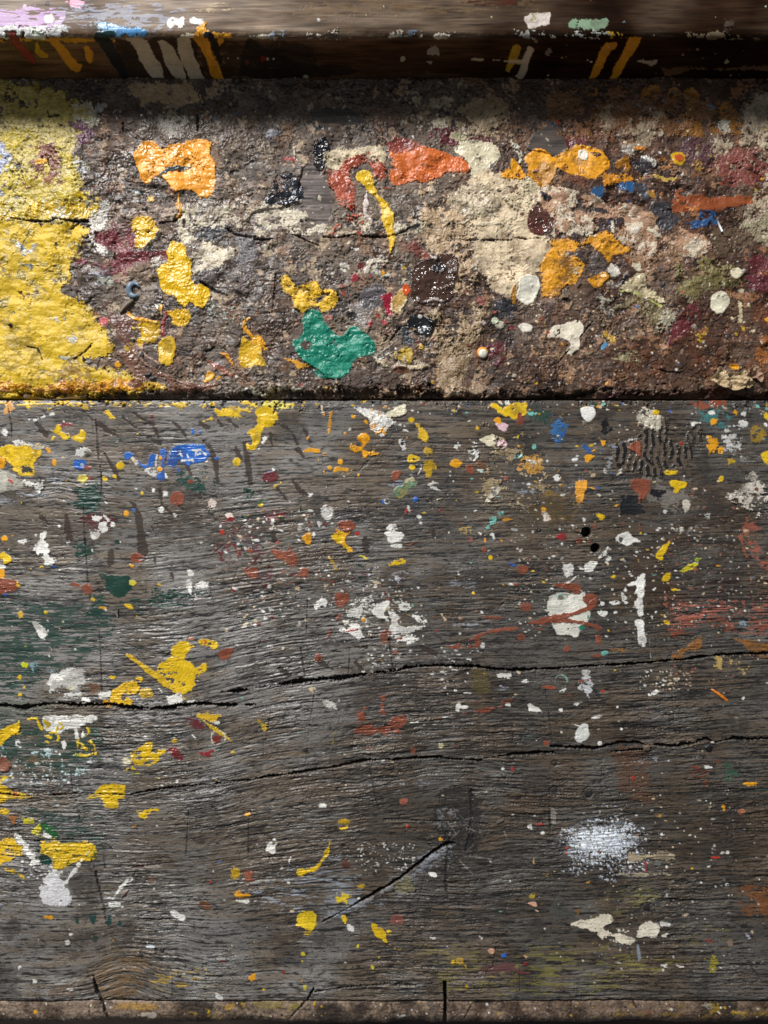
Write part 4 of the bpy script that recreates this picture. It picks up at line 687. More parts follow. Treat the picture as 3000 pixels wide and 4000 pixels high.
# below first crack
pp('D2', '640,835 680,795 750,790 770,815 840,808 860,775 890,745 960,735 975,800 900,815 860,830 845,850 800,835 760,860 690,862', BR, 'wide red-brown paint patch between the two long cracks', wear=.06, warp=3.5, th=.22); pp('D2', '778,708 800,705 820,660 845,720 835,738 800,725', BR, None, warp=2); P('D2', '655,715 690,708 705,720 680,742 655,735', BR, warp=2); DD('D2', '825,628,14 705,693,10 690,757,14', BR, warp=3); P('D2', '830,830 930,830 920,860 870,880 840,860', BR, wear=.45)
L('D2', '1000,785,10 1100,772,7 1180,758,5 1250,742,6 1300,735,4', W, wear=.12, warp=1.5); L('D2', '1170,758,8 1185,757,8', BR); L('D2', '1330,730,14 1400,715,12 1460,710,18 1530,690,10 1590,680,6', BR, wear=.25, warp=3); L('D2', '1420,660,10 1540,620,14', BR, wear=.5, warp=4); L('D2', '1590,680,6 1635,672,9', W); L('D2', '1560,650,8 1659,635,14', BR, wear=.35)
pp('D2', '1293,680 1320,660 1330,672 1368,678 1362,695 1330,695 1312,712 1298,705', (220, 216, 206), 'small winged white paint fleck right of centre', warp=1.6, th=.4); P('D2', '1560,475 1645,475 1640,495 1600,490 1570,500', W, wear=.2, warp=3); P('D2', '345,560 390,560 385,590 355,585', CR, wear=.25); P('D2', '440,640 510,650 520,690 470,690', W2, wear=.6, warp=4); L('D2', '1350,590,10 1385,598,10', W, wear=.25)
DD('D2', '725,945,14 1020,965,18', BR, wear=.15, warp=3); DD('D2', '1302,937,7', RED); P('D2', '1180,920 1215,920 1210,950 1185,950', (190, 180, 140), wear=.35); pp('D2', '930,1300 950,1278 982,1285 980,1305 950,1320', (150, 88, 70), None, warp=2); P('D2', '415,1310 450,1310 450,1335 415,1335', W, wear=.1); DD('D2', '1600,1085,12', W); DD('D2', '485,1285,12', (120, 30, 40), wear=.2)
P('D2', '10,765 30,760 35,780 15,785', YD); P('D2', '30,795 75,795 75,820 60,848 40,830', (190, 158, 50), wear=.15, warp=3); L('D2', '520,810,5 500,910,5', (150, 140, 50), wear=.4)
P('D3', '65,520 105,505 108,522 75,530', W, warp=2, obj='paint_patch'); ring('D3', 318, 515, 40, 8, (126, 160, 146), wear=.25, warp=2, th=.15); ring('D3', 72, 690, 32, 10, (170, 160, 130), warp=2, wear=.2); P('D3', '105,670 150,680 205,715 150,718 110,712', W, obj='paint_patch', warp=3, label='tapering white paint mark beside a ring stain', wear=.06)
P('D3', '455,450 490,450 485,470 460,472', W2, wear=.15); pp('D3', '470,485 500,490 520,540 515,590 490,620 470,590 415,575 410,555 440,520', (206, 206, 208), 'scraped white paint diamond below the crack', wear=.18, warp=5, th=.2); L('D3', '440,515,10 490,505,10', BR, wear=.2); L('D3', '310,580,8 345,572,9', W); P('D3', '400,665 465,650 440,670 410,680', W, wear=.3)
P('D3', '165,550 270,545 272,562 170,562', (150, 76, 50), wear=.2); DD('D3', '85,595,18 100,625,18', BR, wear=.3, warp=4); P('D3', '515,745 590,733 590,745 520,760', W, warp=2, obj='paint_patch'); DD('D3', '938,580,15 893,606,9', W, warp=2); L('D3', '920,590,10 940,580,20', W)
P('D3', '850,688 900,690 940,705 890,712', (150, 74, 54), wear=.2, warp=3); L('D3', '525,680,8 580,680,8', TE, wear=.35); L('D3', '520,560,30 580,630,24 620,670,14', (40, 40, 44), wear=.25, op=.8, th=.03)
pp('D3', '405,880 410,850 430,820 460,795 485,795 495,830 492,880 460,905 430,910 405,895', (216, 216, 210), 'egg-shaped white paint spot above the second crack', th=.45, warp=1.6, rim=.35); L('D3', '395,797,6 435,805,6', W, warp=1.2); DD('D3', '222,918,14', BR)
L('D3', '1500,1180,14 1572,1178,22', YO, obj='paint_patch', warp=1.8, wear=.03); L('D3', '1300,572,14 1345,605,22 1392,638,8', (226, 130, 36), obj='paint_drip', label='slim orange paint sliver slanting on bare brown wood', th=1.0, warp=1.2)
P('D3', '770,1135 800,1130 790,1165 770,1155', (170, 50, 36), wear=.2); P('D3', '975,1010 1030,1015 1035,1035 990,1030', (210, 220, 230), wear=.45, warp=4); L('D3', '720,1080,10 740,1080,10', BR); P('D3', '1240,1060 1290,1070 1260,1075', W); DD('D3', '3,1080,10', RED)
# left-bottom yellows
pp('D1', '1140,285 1185,265 1260,290 1215,330 1210,370 1245,385 1270,430 1305,395 1342,410 1325,460 1260,475 1260,520 1240,570 1180,600 1130,570 1080,530 1060,490 1020,450 1050,390 1100,340', Y, 'large yellow paint patch with thick scraped ridge, left half', tex='wrinkle', amp=.5, th=.35, warp=4, wear=.03)
L('D1', '825,345,14 860,372,26 920,410,20 970,455,34 1040,500,40 1100,545,34 1160,600,24 1205,635,14', (206, 168, 32), obj='paint_streak', label='raised yellow paint ridge slanting across the big yellow patch', th=.6, warp=2.5)
pp('D1', '1010,530 1040,580 1090,610 1160,590 1190,640 1150,665 1105,665 1080,620', W, 'white paint drip under the yellow ridge', warp=3); P('D1', '1160,580 1240,580 1260,620 1240,655 1200,640', W, wear=.4, warp=4)
pp('D1', '720,590 780,540 850,515 900,530 905,580 850,600 800,600 790,640 850,620 845,680 780,685 715,650', (214, 172, 34), 'curved yellow paint patch above the left crack', tex='lump', th=.45, warp=3); P('D1', '910,570 970,560 990,605 940,620 915,600', (206, 170, 60), wear=.25, warp=4); P('D1', '880,495 930,485 920,520 885,515', Y, wear=.25)
P('D1', '720,490 745,485 735,500', Y); pp('D1', '1285,250 1330,240 1400,255 1415,290 1390,315 1350,290 1300,275', Y, 'short yellow paint dash upper right of the ridge', warp=2.5, col2=OR, c2=.12); DD('D1', '1425,240,1', Y)
pp('D1', '1420,335 1450,305 1520,300 1500,330 1480,370 1440,385', BR, None, warp=2, wear=.03); L('D1', '1215,240,14 1245,240,18', (180, 110, 80), warp=2); DD('D1', '1290,290,1', BR); L('D1', '660,605,30 700,600,36', W, warp=2, th=.4, obj='paint_patch', label='white paint bead left of the curved yellow patch'); P('D1', '670,645 700,650 700,675 680,670', YO)
P('D1', '805,15 840,15 858,45 820,35', Y, obj='paint_patch', warp=1.6); P('D1', '115,60 150,60 155,105 120,110', (206, 166, 60), wear=.15, warp=3); DD('D1', '297,68,13 30,0,1 125,485,8 127,605,10 155,555,10 1030,204,5 885,97,6', Y, warp=2.5); L('D1', '60,280,8 150,290,12 230,300,10', (170, 190, 30), wear=.3, warp=4); P('D1', '135,400 175,405 170,430 140,425', (190, 200, 40), wear=.1, warp=3)
pp('D1', '218,135 260,150 298,185 298,230 275,245 250,225 230,180', W, 'leaf-shaped white paint mark on dark green', warp=2, th=.35); L('D1', '285,240,12 310,280,12 335,310,26', W, warp=3, wear=.06); DD('D1', '490,308,8 320,352,9 80,162,6 685,55,10 312,187,7', W); P('D1', '210,260 240,255 235,280', W, wear=.3); P('D1', '705,145 745,155 740,175', W, wear=.4)
pp('D1', '330,490 400,450 430,430 525,430 530,480 535,530 500,550 530,600 590,640 590,655 540,650 490,600 450,570 420,540 380,560 330,580 312,530', W, 'big ragged white paint patch above the left crack', wear=.05, tex='lump', warp=5, th=.3); P('D1', '330,580 450,590 470,610 400,600', W, wear=.55, warp=6); P('D1', '440,540 475,540 470,585 445,575', (206, 190, 80), wear=.15); P('D1', '580,530 640,540 640,560 600,590 590,560', (120, 90, 70), warp=3)
pp('D1', '280,740 350,735 440,745 610,745 600,775 540,800 500,820 420,830 390,850 340,855 290,840 275,800', W, 'white paint band below the left crack', warp=3, wear=.03)
L('D1', '490,830,20 500,860,14 505,885,8', W); P('D1', '535,830 555,840 550,880 520,880', W, wear=.3); pp('D1', '405,905 425,902 435,925 425,950 410,960', W, None, warp=2)
for st in ('290,770,10 320,790,10 300,820,8', '350,765,8 375,800,10 365,840,10 330,850,8', '390,780,8 410,810,8 380,830,10', '200,755,10 240,765,16 250,790,12 270,830,10', '180,765,14 240,752,14', '365,850,10 385,880,12 370,905,14 330,920,14 295,910,10', '290,870,16 330,880,12', '560,815,10 580,840,10 560,870,8', '500,905,10 540,930,12 560,960,10', '495,830,8 530,840,8', '515,885,8 500,960,8 490,995,10', '520,985,14 560,1000,14 600,985,10', '590,900,10 615,940,10 620,990,8', '545,925,8 580,905,10 600,915,8', '530,950,8 570,945,8 600,965,10'):
    L('D1', st, (216, 184, 40), th=.5, warp=2, rim=0)
pp('D1', '0,840 60,790 130,765 162,770 135,800 135,850 70,870 20,905 0,930 -120,960 -100,880', Y, 'yellow paint swoosh at the left edge below the crack', wear=.07, tex='lump', warp=3.5); P('D1', '500,880 600,870 630,980 560,1005 490,990', (150, 176, 50), wear=.62, warp=5)
pp('D1', '850,995 880,960 930,915 965,915 990,930 1000,975 1090,955 1040,1000 1020,1050 960,1065 900,1060 860,1050', Y, 'yellow paint patch shaped like a fish, left of centre', warp=3.5, tex='lump', amp=.6); P('D1', '1010,960 1060,940 1090,960 1060,985', Y, wear=.1); P('D1', '800,1080 850,1060 900,1075 880,1105 810,1110', Y, wear=.1, obj='paint_patch', warp=4)
P('D1', '805,1020 830,1015 850,1040 815,1060', (216, 206, 180), warp=3, obj='paint_patch'); L('D1', '850,1115,12 950,1108,14', (170, 170, 40), wear=.35); P('D1', '1100,950 1150,945 1185,985 1170,1015 1110,980', (126, 40, 48), obj='paint_patch', wear=.15, warp=3); P('D1', '1280,965 1330,955 1385,945 1380,1000 1300,1008', (140, 42, 50), obj='paint_patch', wear=.15, warp=3, label='maroon paint patch right of a smaller maroon one')
pp('D1', '1275,735 1340,720 1440,715 1450,750 1410,765 1390,790 1340,770 1300,765', (206, 166, 40), None, wear=.1, warp=4); L('D1', '1310,765,12 1370,810,16 1430,850,22 1480,890,16 1508,910,6', (206, 170, 34), obj='paint_streak', th=.6, warp=2, label='short yellow paint ridge ending in a point'); P('D1', '1370,780 1430,775 1415,800', W, wear=.3)
P('D1', '1200,750 1260,760 1320,810 1280,820 1230,800', (100, 46, 50), wear=.35, warp=4); P('D1', '1380,870 1430,860 1430,910 1400,920 1365,900', (110, 44, 40), wear=.15, warp=3); ring('D1', 1415, 880, 45, 8, (210, 200, 180), wear=.5, warp=3); P('D1', '1230,840 1260,860 1300,900 1280,905 1245,880', W, wear=.15, warp=2.5, obj='paint_patch')
P('D1', '1120,885 1150,885 1150,910 1120,905', YD, wear=.15); L('D1', '1180,860,14 1200,850,18', YD, wear=.4); P('D1', '1500,965 1520,970 1512,990', (206, 170, 60)); P('D1', '1215,1030 1245,1028 1235,1042', (206, 190, 90), wear=.2)
P('D1', '0,1010 30,1000 60,1030 75,1060 50,1090 10,1100 -20,1060', (130, 84, 64), obj='paint_patch', label='bumpy brown paint blob at the left edge', th=1.0, tex='lump', warp=3); P('D1', '100,905 125,908 118,945 102,940', W, obj='paint_patch', warp=2)
P('D1', '-200,1120 0,1125 100,1135 50,1150 0,1160', Y, wear=.35, warp=4); pp('D1', '-120,1190 0,1180 30,1190 60,1220 120,1240 245,1258 230,1275 130,1270 60,1280 20,1310 -120,1320', Y, 'yellow paint wedge at the left edge with a long thin tip', wear=.06, warp=4, col2=OR, c2=.06)
pp('D1', '630,1230 660,1200 740,1190 810,1190 820,1230 850,1250 800,1265 760,1280 755,1327 700,1327 670,1290 640,1260 560,1275 600,1255', Y, 'yellow paint patch split by a fine crack, lower left', wear=.05, warp=4); DD('D1', '740,1145,16 1040,1155,9 780,1150,8', YD, wear=.3, warp=4); cut('D1', '600,1262,4 700,1248,5 800,1240,4', 1.2)
pp('E1', '870,20 960,10 1020,15 1010,30 965,45 962,75 935,88 905,72 890,60 900,45', Y, None, wear=.12, warp=4, th=.25); P('E1', '680,-5 750,-10 740,12 700,8', Y); P('E1', '850,130 880,128 865,142', YO)
P('E1', '0,20 40,10 75,30 60,60 20,60', Y, wear=.45, warp=5); P('E1', '60,60 110,60 100,120 70,110', (150, 96, 46), wear=.3); P('E1', '150,85 210,90 205,108 155,108', (190, 180, 40), wear=.15, warp=4); P('E1', '200,160 260,110 280,120 270,160 310,180 360,160 370,200 320,210 250,190', (200, 186, 40), wear=.25, warp=4); P('E1', '300,150 320,150 338,190 315,205 290,185', W, warp=3, wear=.05); P('E1', '260,120 330,120 380,200 330,190', (40, 96, 50), wear=.5)
pp('E1', '-140,230 0,225 60,195 110,195 120,240 150,260 140,310 100,340 60,365 0,372 -140,380', (216, 176, 34), 'thick yellow paint patch at the lower left edge', tex='wrinkle', amp=.6, warp=4)
pp('E1', '265,235 340,225 450,232 590,230 620,290 600,340 560,355 480,360 420,385 360,400 335,360 320,320 275,290', (212, 176, 34), 'wrinkled rectangular yellow paint patch, lower left', tex='wrinkle', amp=1.0, warp=4, th=.45, col2=(96, 104, 40), c2=.1); L('E1', '300,270,10 350,260,12 380,290,10 420,300,8', (50, 84, 50), wear=.15, warp=3); P('E1', '280,300 330,330 340,370 280,380 260,330', DG, wear=.2)
L('E1', '480,322,12 520,315,14 560,322,10', (120, 100, 50), wear=.2); L('E1', '560,310,10 600,270,14', W, wear=.25)
L('E1', '-60,350,34 0,380,34 60,405,30 110,430,26 155,458,12', (206, 172, 44), obj='paint_streak', label='thin wrinkled yellow paint tail at the lower left edge', tex='crust', warp=3, wear=.06)
pp('E1', '90,165 130,185 150,220 190,235 195,260 235,300 245,340 275,360 240,380 190,375 200,340 145,290 140,260 110,220', W, 'white paint band running between two yellow patches', wear=.05, warp=4)
pp('E1', '330,420 370,425 400,470 430,480 420,520 460,570 440,635 350,640 280,630 262,580 270,520 300,515 285,480', (214, 212, 212), 'big white paint splat with wrinkled creases, lower left', tex='wrinkle', amp=.6, th=.4, warp=3.5); L('E1', '430,490,24 450,460,16 480,425,22 490,412,26', W, obj='paint_drip', label='white drip rising from the big wrinkled splat', th=.4, warp=2); DD('E1', '508,380,13 530,348,12', W)
L('E1', '725,610,12 760,560,14 790,520,22 820,490,18 845,470,20', W, obj='paint_streak', label='slanting stroke of a white check-like paint mark', th=.35, warp=1.8); pp('E1', '705,620 780,610 830,612 832,622 790,632 800,655 740,655 708,650', W, None, warp=2.5, wear=.05)
pp('E1', '1110,682 1140,680 1165,695 1198,712 1195,740 1165,740 1130,720 1110,700', W, 'short thick white paint dab, lower left of centre', warp=2, th=.4)
P('E1', '1490,420 1530,402 1560,430 1545,470 1500,465', YD, wear=.22, obj='paint_patch', warp=3.5); pp('E1', '1585,425 1630,418 1648,440 1625,455 1645,475 1600,485 1585,460', BR, None, warp=2)
P('E1', '1510,560 1550,535 1570,560 1620,570 1590,580 1530,585', YO, wear=.12, obj='paint_patch', warp=3); P('E1', '1515,610 1650,605 1650,620 1560,622', W, wear=.12, warp=3); P('E1', '1605,1105 1650,1080 1655,1120 1620,1128', YO, warp=2, obj='paint_patch'); L('E1', '285,715,18 330,715,16', YO, wear=.25); DD('E1', '730,866,7 1355,418,7 1483,930,6 855,132,1', YO); DD('E1', '1362,491,9', RED, wear=.1)
P('E1', '1395,1215 1420,1215 1445,1250 1410,1240', W2, obj='paint_patch', warp=2); P('E1', '435,1185 465,1180 465,1200 440,1200', W, warp=2); DD('E1', '130,1040,11 225,1133,9 460,828,6 515,640,9 590,124,11 440,885,14', W, wear=.06, warp=2.5); P('E1', '760,295 770,335 750,345 748,305', W, wear=.2); P('E1', '650,170 690,180 680,195 640,185', W, wear=.5)
for st in ('580,710 620,705 615,750 590,745', '695,705 735,705 725,770 700,770', '765,735 790,735 785,775 765,770', '605,840 635,845 630,875 610,880', '490,735 515,735 510,760 495,760', '1215,595 1238,600 1225,615'): P('E1', st, (36, 66, 60), wear=.15, th=.05, fill=.1, rim=0)
P('E1', '1300,620 1360,630 1350,655 1290,645', (110, 68, 40), wear=.15); P('E1', '940,870 1010,890 1030,920 960,935', (190, 200, 204), wear=.66); P('E1', '330,1180 470,1170 510,1230 330,1235', (124, 108, 94), wear=.15, streak=1, th=.05, warp=5)
# lower centre
P('E2', '530,100 560,80 600,90 605,100 560,110 535,108', YD, wear=.1, warp=2.5, obj='paint_patch'); P('E2', '535,125 560,130 600,120 590,145 550,155 535,145', Y, obj='paint_patch', warp=2.5); DD('E2', '978,130,13', (206, 60, 36), th=.4); DD('E2', '1195,213,7', YO)
L('E2', '480,230,14 468,280,16 450,320,18 430,350,16 400,385,20 370,412,24 340,418,22 310,430,30', Y, obj='paint_drip', label='curved tapering yellow paint drip, lower centre', th=.4, warp=2); DD('E2', '292,428,32', Y, obj='paint_drip', label='round head of the curved yellow drip', th=.45, warp=2.2); P('E2', '290,440 320,430 305,462', Y)
pp('E2', '65,260 100,230 110,248 140,240 128,265 122,300 105,312 85,295 65,290', W, 'white hand-shaped paint dab, lower centre left', warp=2.5, th=.35); L('E2', '122,215,14 128,222,16', W); L('E2', '225,330,5 215,350,6 218,370,5', W, warp=1.2)
P('E2', '540,350 580,335 605,365 590,398 560,390', (90, 54, 46), warp=4, wear=.08, obj='paint_patch'); pp('E2', '265,735 280,700 330,685 380,695 388,740 375,775 370,805 330,800 300,785 260,770 270,755', (214, 182, 34), 'round yellow paint spot with a fine split, lower centre', th=.4, warp=2, tex='lump', amp=.4); L('E2', '320,690,3 345,730,4', (90, 80, 40), th=-.2, rim=0, warp=1)
P('E2', '320,820 350,815 345,835 325,835', YD, wear=.25); pp('E2', '552,710 575,700 592,720 590,745 582,783 570,760 558,745', Y, None, warp=2); P('E2', '590,765 632,785 628,810 600,800', W, wear=.15, obj='paint_patch', warp=3); pp('E2', '520,590 550,585 560,555 575,570 620,580 590,600 595,640 560,615 530,625', (212, 184, 50), None, warp=2.5, wear=.07); P('E2', '655,512 710,510 690,535 665,530', YD, wear=.2, warp=3)
P('E2', '500,560 540,560 530,600 480,590', (160, 150, 140), wear=.6, warp=4); pp('E2', '745,765 770,758 790,785 815,790 840,830 830,835 850,870 858,888 820,870 790,845 765,810', Y, 'leaning yellow paint splat with a thin tail, lower centre', warp=2.5, wear=.03); DD('E2', '860,810,13', Y, warp=3); P('E2', '860,885 900,915 942,922 930,937 895,935 870,910', YD, wear=.15, warp=3)
pp('E2', '878,725 900,705 945,708 955,730 948,765 930,752 890,755 872,740', (128, 78, 66), 'red-brown paint spot beside the leaning yellow splat', warp=2); DD('E2', '757,1043,12 305,957,12 798,978,8 660,903,7 300,1005,7 1005,1065,4', (216, 196, 40), warp=2)
P('E2', '280,1125 310,1125 300,1142', YO); P('E2', '300,1160 328,1160 322,1182 305,1180', (206, 190, 50)); DD('E2', '172,1072,16', (130, 60, 50), wear=.1, warp=3); P('E2', '755,405 790,410 785,435 765,428', W, wear=.1, warp=2.5); P('E2', '1130,432 1165,440 1165,452 1140,448', W, warp=2); DD('E2', '212,494,14 662,595,8 1528,598,8 115,572,8', W, wear=.15, warp=3)
L('E2', '1360,1150,1 1365,1160,1', Y); P('E2', '1265,985 1290,990 1285,1015 1268,1010', Y, obj='paint_patch', warp=2); P('E2', '1290,980 1340,980 1340,1025 1300,1020', (176, 140, 50), wear=.3); P('E2', '1345,1025 1370,1025 1365,1042', Y); pp('E2', '1505,935 1525,918 1548,928 1545,950 1520,955', (212, 164, 136), 'small peach paint dot, lower right of centre', warp=1.5); pp('E2', '1590,960 1622,955 1620,978 1592,980', BL, 'tiny blue paint dot beside the peach one', warp=2)
P('E2', '1445,1075 1480,1040 1540,1030 1659,1010 1700,1050 1659,1080', (96, 64, 62), wear=.15, streak=1, th=.1, warp=4)
for t_, st in (('E2', '1130,845,10 1160,850,12'), ('E2', '1450,840,1 1460,850,1')): L(t_, st, W2)
# lower right
pp('E3', '385,768 440,740 440,715 465,740 520,730 590,695 640,705 655,740 620,770 600,795 650,820 700,820 780,850 790,880 745,895 690,885 640,875 560,840 555,815 500,800 430,785', (218, 208, 186), 'large cream paint spill with a curved tail, lower right', th=.5, warp=3.5, rim=.4, col2=(170, 156, 130), c2=.08, rough=.45); P('E3', '675,790 760,800 745,830 700,820', (214, 206, 190), wear=.15, warp=4); DD('E3', '575,735,14 600,728,12', (60, 52, 44), warp=4, wear=.3, th=.02)
pp('E3', '805,820 830,770 870,755 940,755 958,800 945,850 880,848 850,855 820,848', (216, 208, 190), 'squarish cream paint blob right of the curved spill', th=.5, warp=3, rim=.4, rough=.45); P('E3', '970,835 1010,820 1010,855 975,850', (210, 204, 190), wear=.1, warp=3); P('E3', '965,760 1030,758 1020,780 970,778', W2, wear=.4); P('E3', '660,715 760,710 840,725 780,735 690,725', W2, wear=.6, warp=4)
L('E3', '815,895,12 820,940,22 825,975,22 822,1000,12', (140, 148, 158), obj='paint_drip', label='blue-grey drip hanging below the cream paint', th=.3, warp=1.8); L('E3', '683,870,8 682,950,12', (64, 74, 78), warp=1.8, wear=.15)
P('E3', '755,305 830,310 1000,300 1075,310 1060,345 900,340 800,355 755,355', (168, 152, 126), wear=.25, warp=4, obj='paint_patch', label='faded beige paint band below the white dusting'); P('E3', '700,440 800,430 900,430 1020,435 1020,452 900,455 760,455', (160, 148, 126), wear=.3, warp=3); L('E3', '865,370,14 868,420,16', RED, warp=2, obj='paint_drip', label='small bright red paint drip, lower right'); L('E3', '875,425,24 878,455,22', RED, warp=2.5, wear=.1)
P('E3', '1285,322 1345,322 1345,336 1290,338', (190, 60, 40), obj='paint_patch', warp=1.5); P('E3', '1280,290 1360,295 1405,300 1390,310 1350,300 1290,302', (200, 170, 150), wear=.45); DD('E3', '1398,300,9 1358,302,7 1187,193,8 975,183,12 868,216,8 200,168,11 115,128,8 1393,508,7 1005,573,6', W, warp=2); P('E3', '960,190 1000,180 985,200', W, wear=.3); DD('E3', '352,275,12 355,308,12 18,420,11', (190, 76, 50), wear=.1, warp=2.5)
pp('E3', '105,625 150,620 165,645 150,655 125,640', (212, 164, 136), 'peach paint flake shaped like a bird', warp=1.5, th=.4); P('E3', '80,965 102,975 88,990', (206, 160, 130), warp=1.5); DD('E3', '62,928,12', BL, wear=.15, warp=3); P('E3', '60,1010 105,1005 90,1040 60,1030', (130, 36, 44), wear=.3, warp=4); P('E3', '40,1060 120,1070 110,1095 60,1090', (110, 56, 56), wear=.35, streak=1)
P('E3', '195,405 250,405 295,415 270,430 245,425 240,455 210,460 195,440', (190, 156, 46), obj='paint_patch', wear=.25, tex='crust', warp=4, label='crumbly gold paint cluster, lower right'); P('E3', '130,330 155,335 150,375 130,370', (180, 150, 100), wear=.25); P('E3', '665,110 715,90 735,100 720,130 680,145 665,130', (120, 118, 112), wear=.1, warp=2.5, obj='paint_patch'); DD('E3', '707,106,12', (50, 96, 150)); P('E3', '1465,30 1500,20 1500,45 1475,52', (170, 110, 80), obj='paint_patch', warp=2); L('E3', '1370,0,10 1375,20,8', YO)
pp('E3', '240,690 250,640 280,610 300,640 390,690 400,720 330,720', (72, 72, 66), 'dull grey triangular patch on dark wood', wear=.05, warp=3, th=.12); P('E3', '920,50 980,45 960,70', (170, 130, 60), wear=.45); P('E3', '800,180 860,180 850,195 810,195', (170, 120, 60), wear=.35); P('E3', '1070,1025 1120,1030 1115,1055 1080,1045', W, wear=.15, obj='paint_patch', warp=3); P('E3', '970,1030 1010,1025 1000,1040', W, wear=.3); P('E3', '1260,850 1330,870 1320,880 1270,880', (170, 70, 56), wear=.45); P('E3', '1510,810 1550,850 1530,860 1500,830', (160, 164, 170), wear=.3)
P('E3', '930,355 1005,350 1005,385 940,385', (104, 104, 100), wear=.2, th=.05); P('E3', '1390,870 1430,865 1430,910 1395,905', (130, 110, 92), wear=.15, th=.05); P('E3', '30,50 60,45 0,60', W2); P('E3', '150,110 210,100 200,120 160,125', (150, 60, 50), wear=.35)
P('E3', '110,570 145,562 145,595 115,590', (180, 156, 60), wear=.35); P('E3', '400,660 435,665 430,700 405,690', (130, 96, 50), wear=.3); P('E3', '1160,570 1210,575 1190,600', W2, wear=.55); P('E3', '250,20 290,20 290,110 260,120', (120, 112, 104), wear=.5)
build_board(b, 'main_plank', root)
plank = b
# ================================================================== THE SUNKEN BACK BOARD (tool trough)
b = cur = Board(-360, 3360, 306, 1552, z=-0.006)
X, Yp = b.X, b.Y
fr, grt, med, big, flk, fin = b.n('frac', 3), b.n('grit', 5), b.n('med', 6), b.n('big', 8), b.n('flake', 9), b.n('fine', 12)
gr_amt = np.clip(.55 + .6 * b.n('big', 14) + .25 * b.n('med', 15), .08, 1.5)
q = flk * 1.7; qf = q - np.floor(q)
q2 = b.n('flake', 77) * 2.6; q2f = q2 - np.floor(q2)
q3 = (.8 * b.n('big', 91) + .55 * b.n('flake', 92) + .10 * grt) * 1.5; q3f = q3 - np.floor(q3)
H = .22 * fr + (.13 * grt + .03 * fin) * gr_amt + .30 * med * sst(b.n('big', 97)) + .62 * (np.floor(q3) + sst(q3f / .07) - .35 * q3f) + .28 * (np.floor(q2) + sst(q2f / .10)) * sst(b.n('big', 78) * .8 + .4) + .42 * (np.floor(q) + sst(qf / .14)) * sst(b.n('big', 18) + .3) + .45 * big
H += .25 * np.abs(b.n('strk', 23))
# crumbled front edge over the gap
edge = (1539 + 9 * b.n('med', 31) + 11 * b.n('big', 37) + 4 * grt - Yp)
H -= 3.2 * sst(1 - edge / 26) + 6 * sst(1 - edge / 8)
ck = np.clip(1 - np.abs(b.n('flake', 40)) / .045, 0, 1) * sst(b.n('big', 22) + .1)
H -= .6 * ck
b.H[:] = H; b.K[:] = 0
Cc = lin((104, 90, 77)) * np.ones(H.shape + (1,), np.float32)
t = sst(.45 + .5 * big)[..., None]; Cc = Cc * (1 - t) + lin((80, 68, 59)) * t
t = sst((b.n('frac', 50) - .3) / 1.2)[..., None] * .55; Cc = Cc * (1 - t) + lin((118, 92, 72)) * t
cx_ = np.exp(-((X - 1850) / 900) ** 2) * .35
t = sst((b.n('flake', 60) * .6 + .35 * med + .35 * grt - 1.05 + cx_) / .35)[..., None] * .72; Cc = Cc * (1 - t) + lin((176, 156, 130)) * t; H += .18 * t[..., 0]
t = sst((b.n('flake', 160) * .6 + .45 * b.n('frac', 61) - .85 - .5 * cx_) / .35)[..., None] * .6; Cc = Cc * (1 - t) + lin((128, 92, 64)) * t; H += .12 * t[..., 0]
b.H[:] = H
t = sst((b.n('frac', 70) - 1.2) / .6)[..., None] * .6; Cc = Cc * (1 - t) + lin((38, 36, 40)) * t
Cc = Cc * (1 + .10 * grt + .05 * fin)[..., None]
e2 = np.clip(1 - q3f / .06, 0, 1)[..., None] * .8; Cc = Cc * (1 - e2) + lin((22, 19, 18)) * e2
Cc = Cc * (1 + .16 * np.sin(np.floor(q3) * 2.3))[..., None]
e2 = np.clip(1 - q2f / .09, 0, 1)[..., None] * .6; Cc = Cc * (1 - e2) + lin((26, 22, 20)) * e2
e2 = np.clip(1 - np.abs(q2f - .22) / .1, 0, 1)[..., None] * .22; Cc = Cc * (1 - e2) + lin((150, 136, 122)) * e2
t = sst((-(.5 * fr + .6 * grt) - .7) / .8)[..., None] * .75; Cc = Cc * (1 - t) + lin((36, 30, 28)) * t
t = (ck * .8)[..., None]; Cc = Cc * (1 - t) + lin((24, 20, 18)) * t
# browner and darker tint towards the right
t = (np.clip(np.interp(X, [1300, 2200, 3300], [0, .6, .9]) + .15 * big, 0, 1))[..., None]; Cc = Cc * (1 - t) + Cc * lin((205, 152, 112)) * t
b.C[:] = np.clip(Cc, .006, .8); b.R[:] = np.clip(.56 + .10 * med + .1 * fr + np.interp(X, [0, 1500, 3000], [-.04, .02, .08]), .36, .95)
cut('B1', '-300,80,5 0,85,7 80,88,9 130,95,6 220,108,9 320,115,8 370,92,7 420,105,8 520,112,8 570,108,5', 2.5, lift=.5)
cut('B1', '880,165,5 960,180,6 1010,120,6 1130,110,7 1180,70,6', 2); cut('B1', '1460,150,6 1530,190,9 1659,215,9', 2.5); cut('B2', '-10,225,9 60,232,7 150,215,4', 2.5)
cut('B2', '180,185,6 260,200,10 330,235,10 410,265,8', 2.5, lift=.4); cut('B2', '440,208,9 520,220,10 640,200,9 760,206,10 860,204,9 910,196,8 1000,150,5', 3.5, lift=.4); cut('B2', '1250,215,4 1400,230,6 1659,225,4', 1.5); cut('B3', '0,210,6 110,220,7 200,215,5', 2)
for st in ('740,230,5 745,350,6', '150,910,4 240,930,5 270,1000,4', '1435,820,6 1390,920,8 1340,950,6', '600,900,8 560,950,8 480,1000,5', '1300,500,8 1420,570,9 1500,600,6', '460,160,6 520,120,8'): cut('B1', st, 1.8)
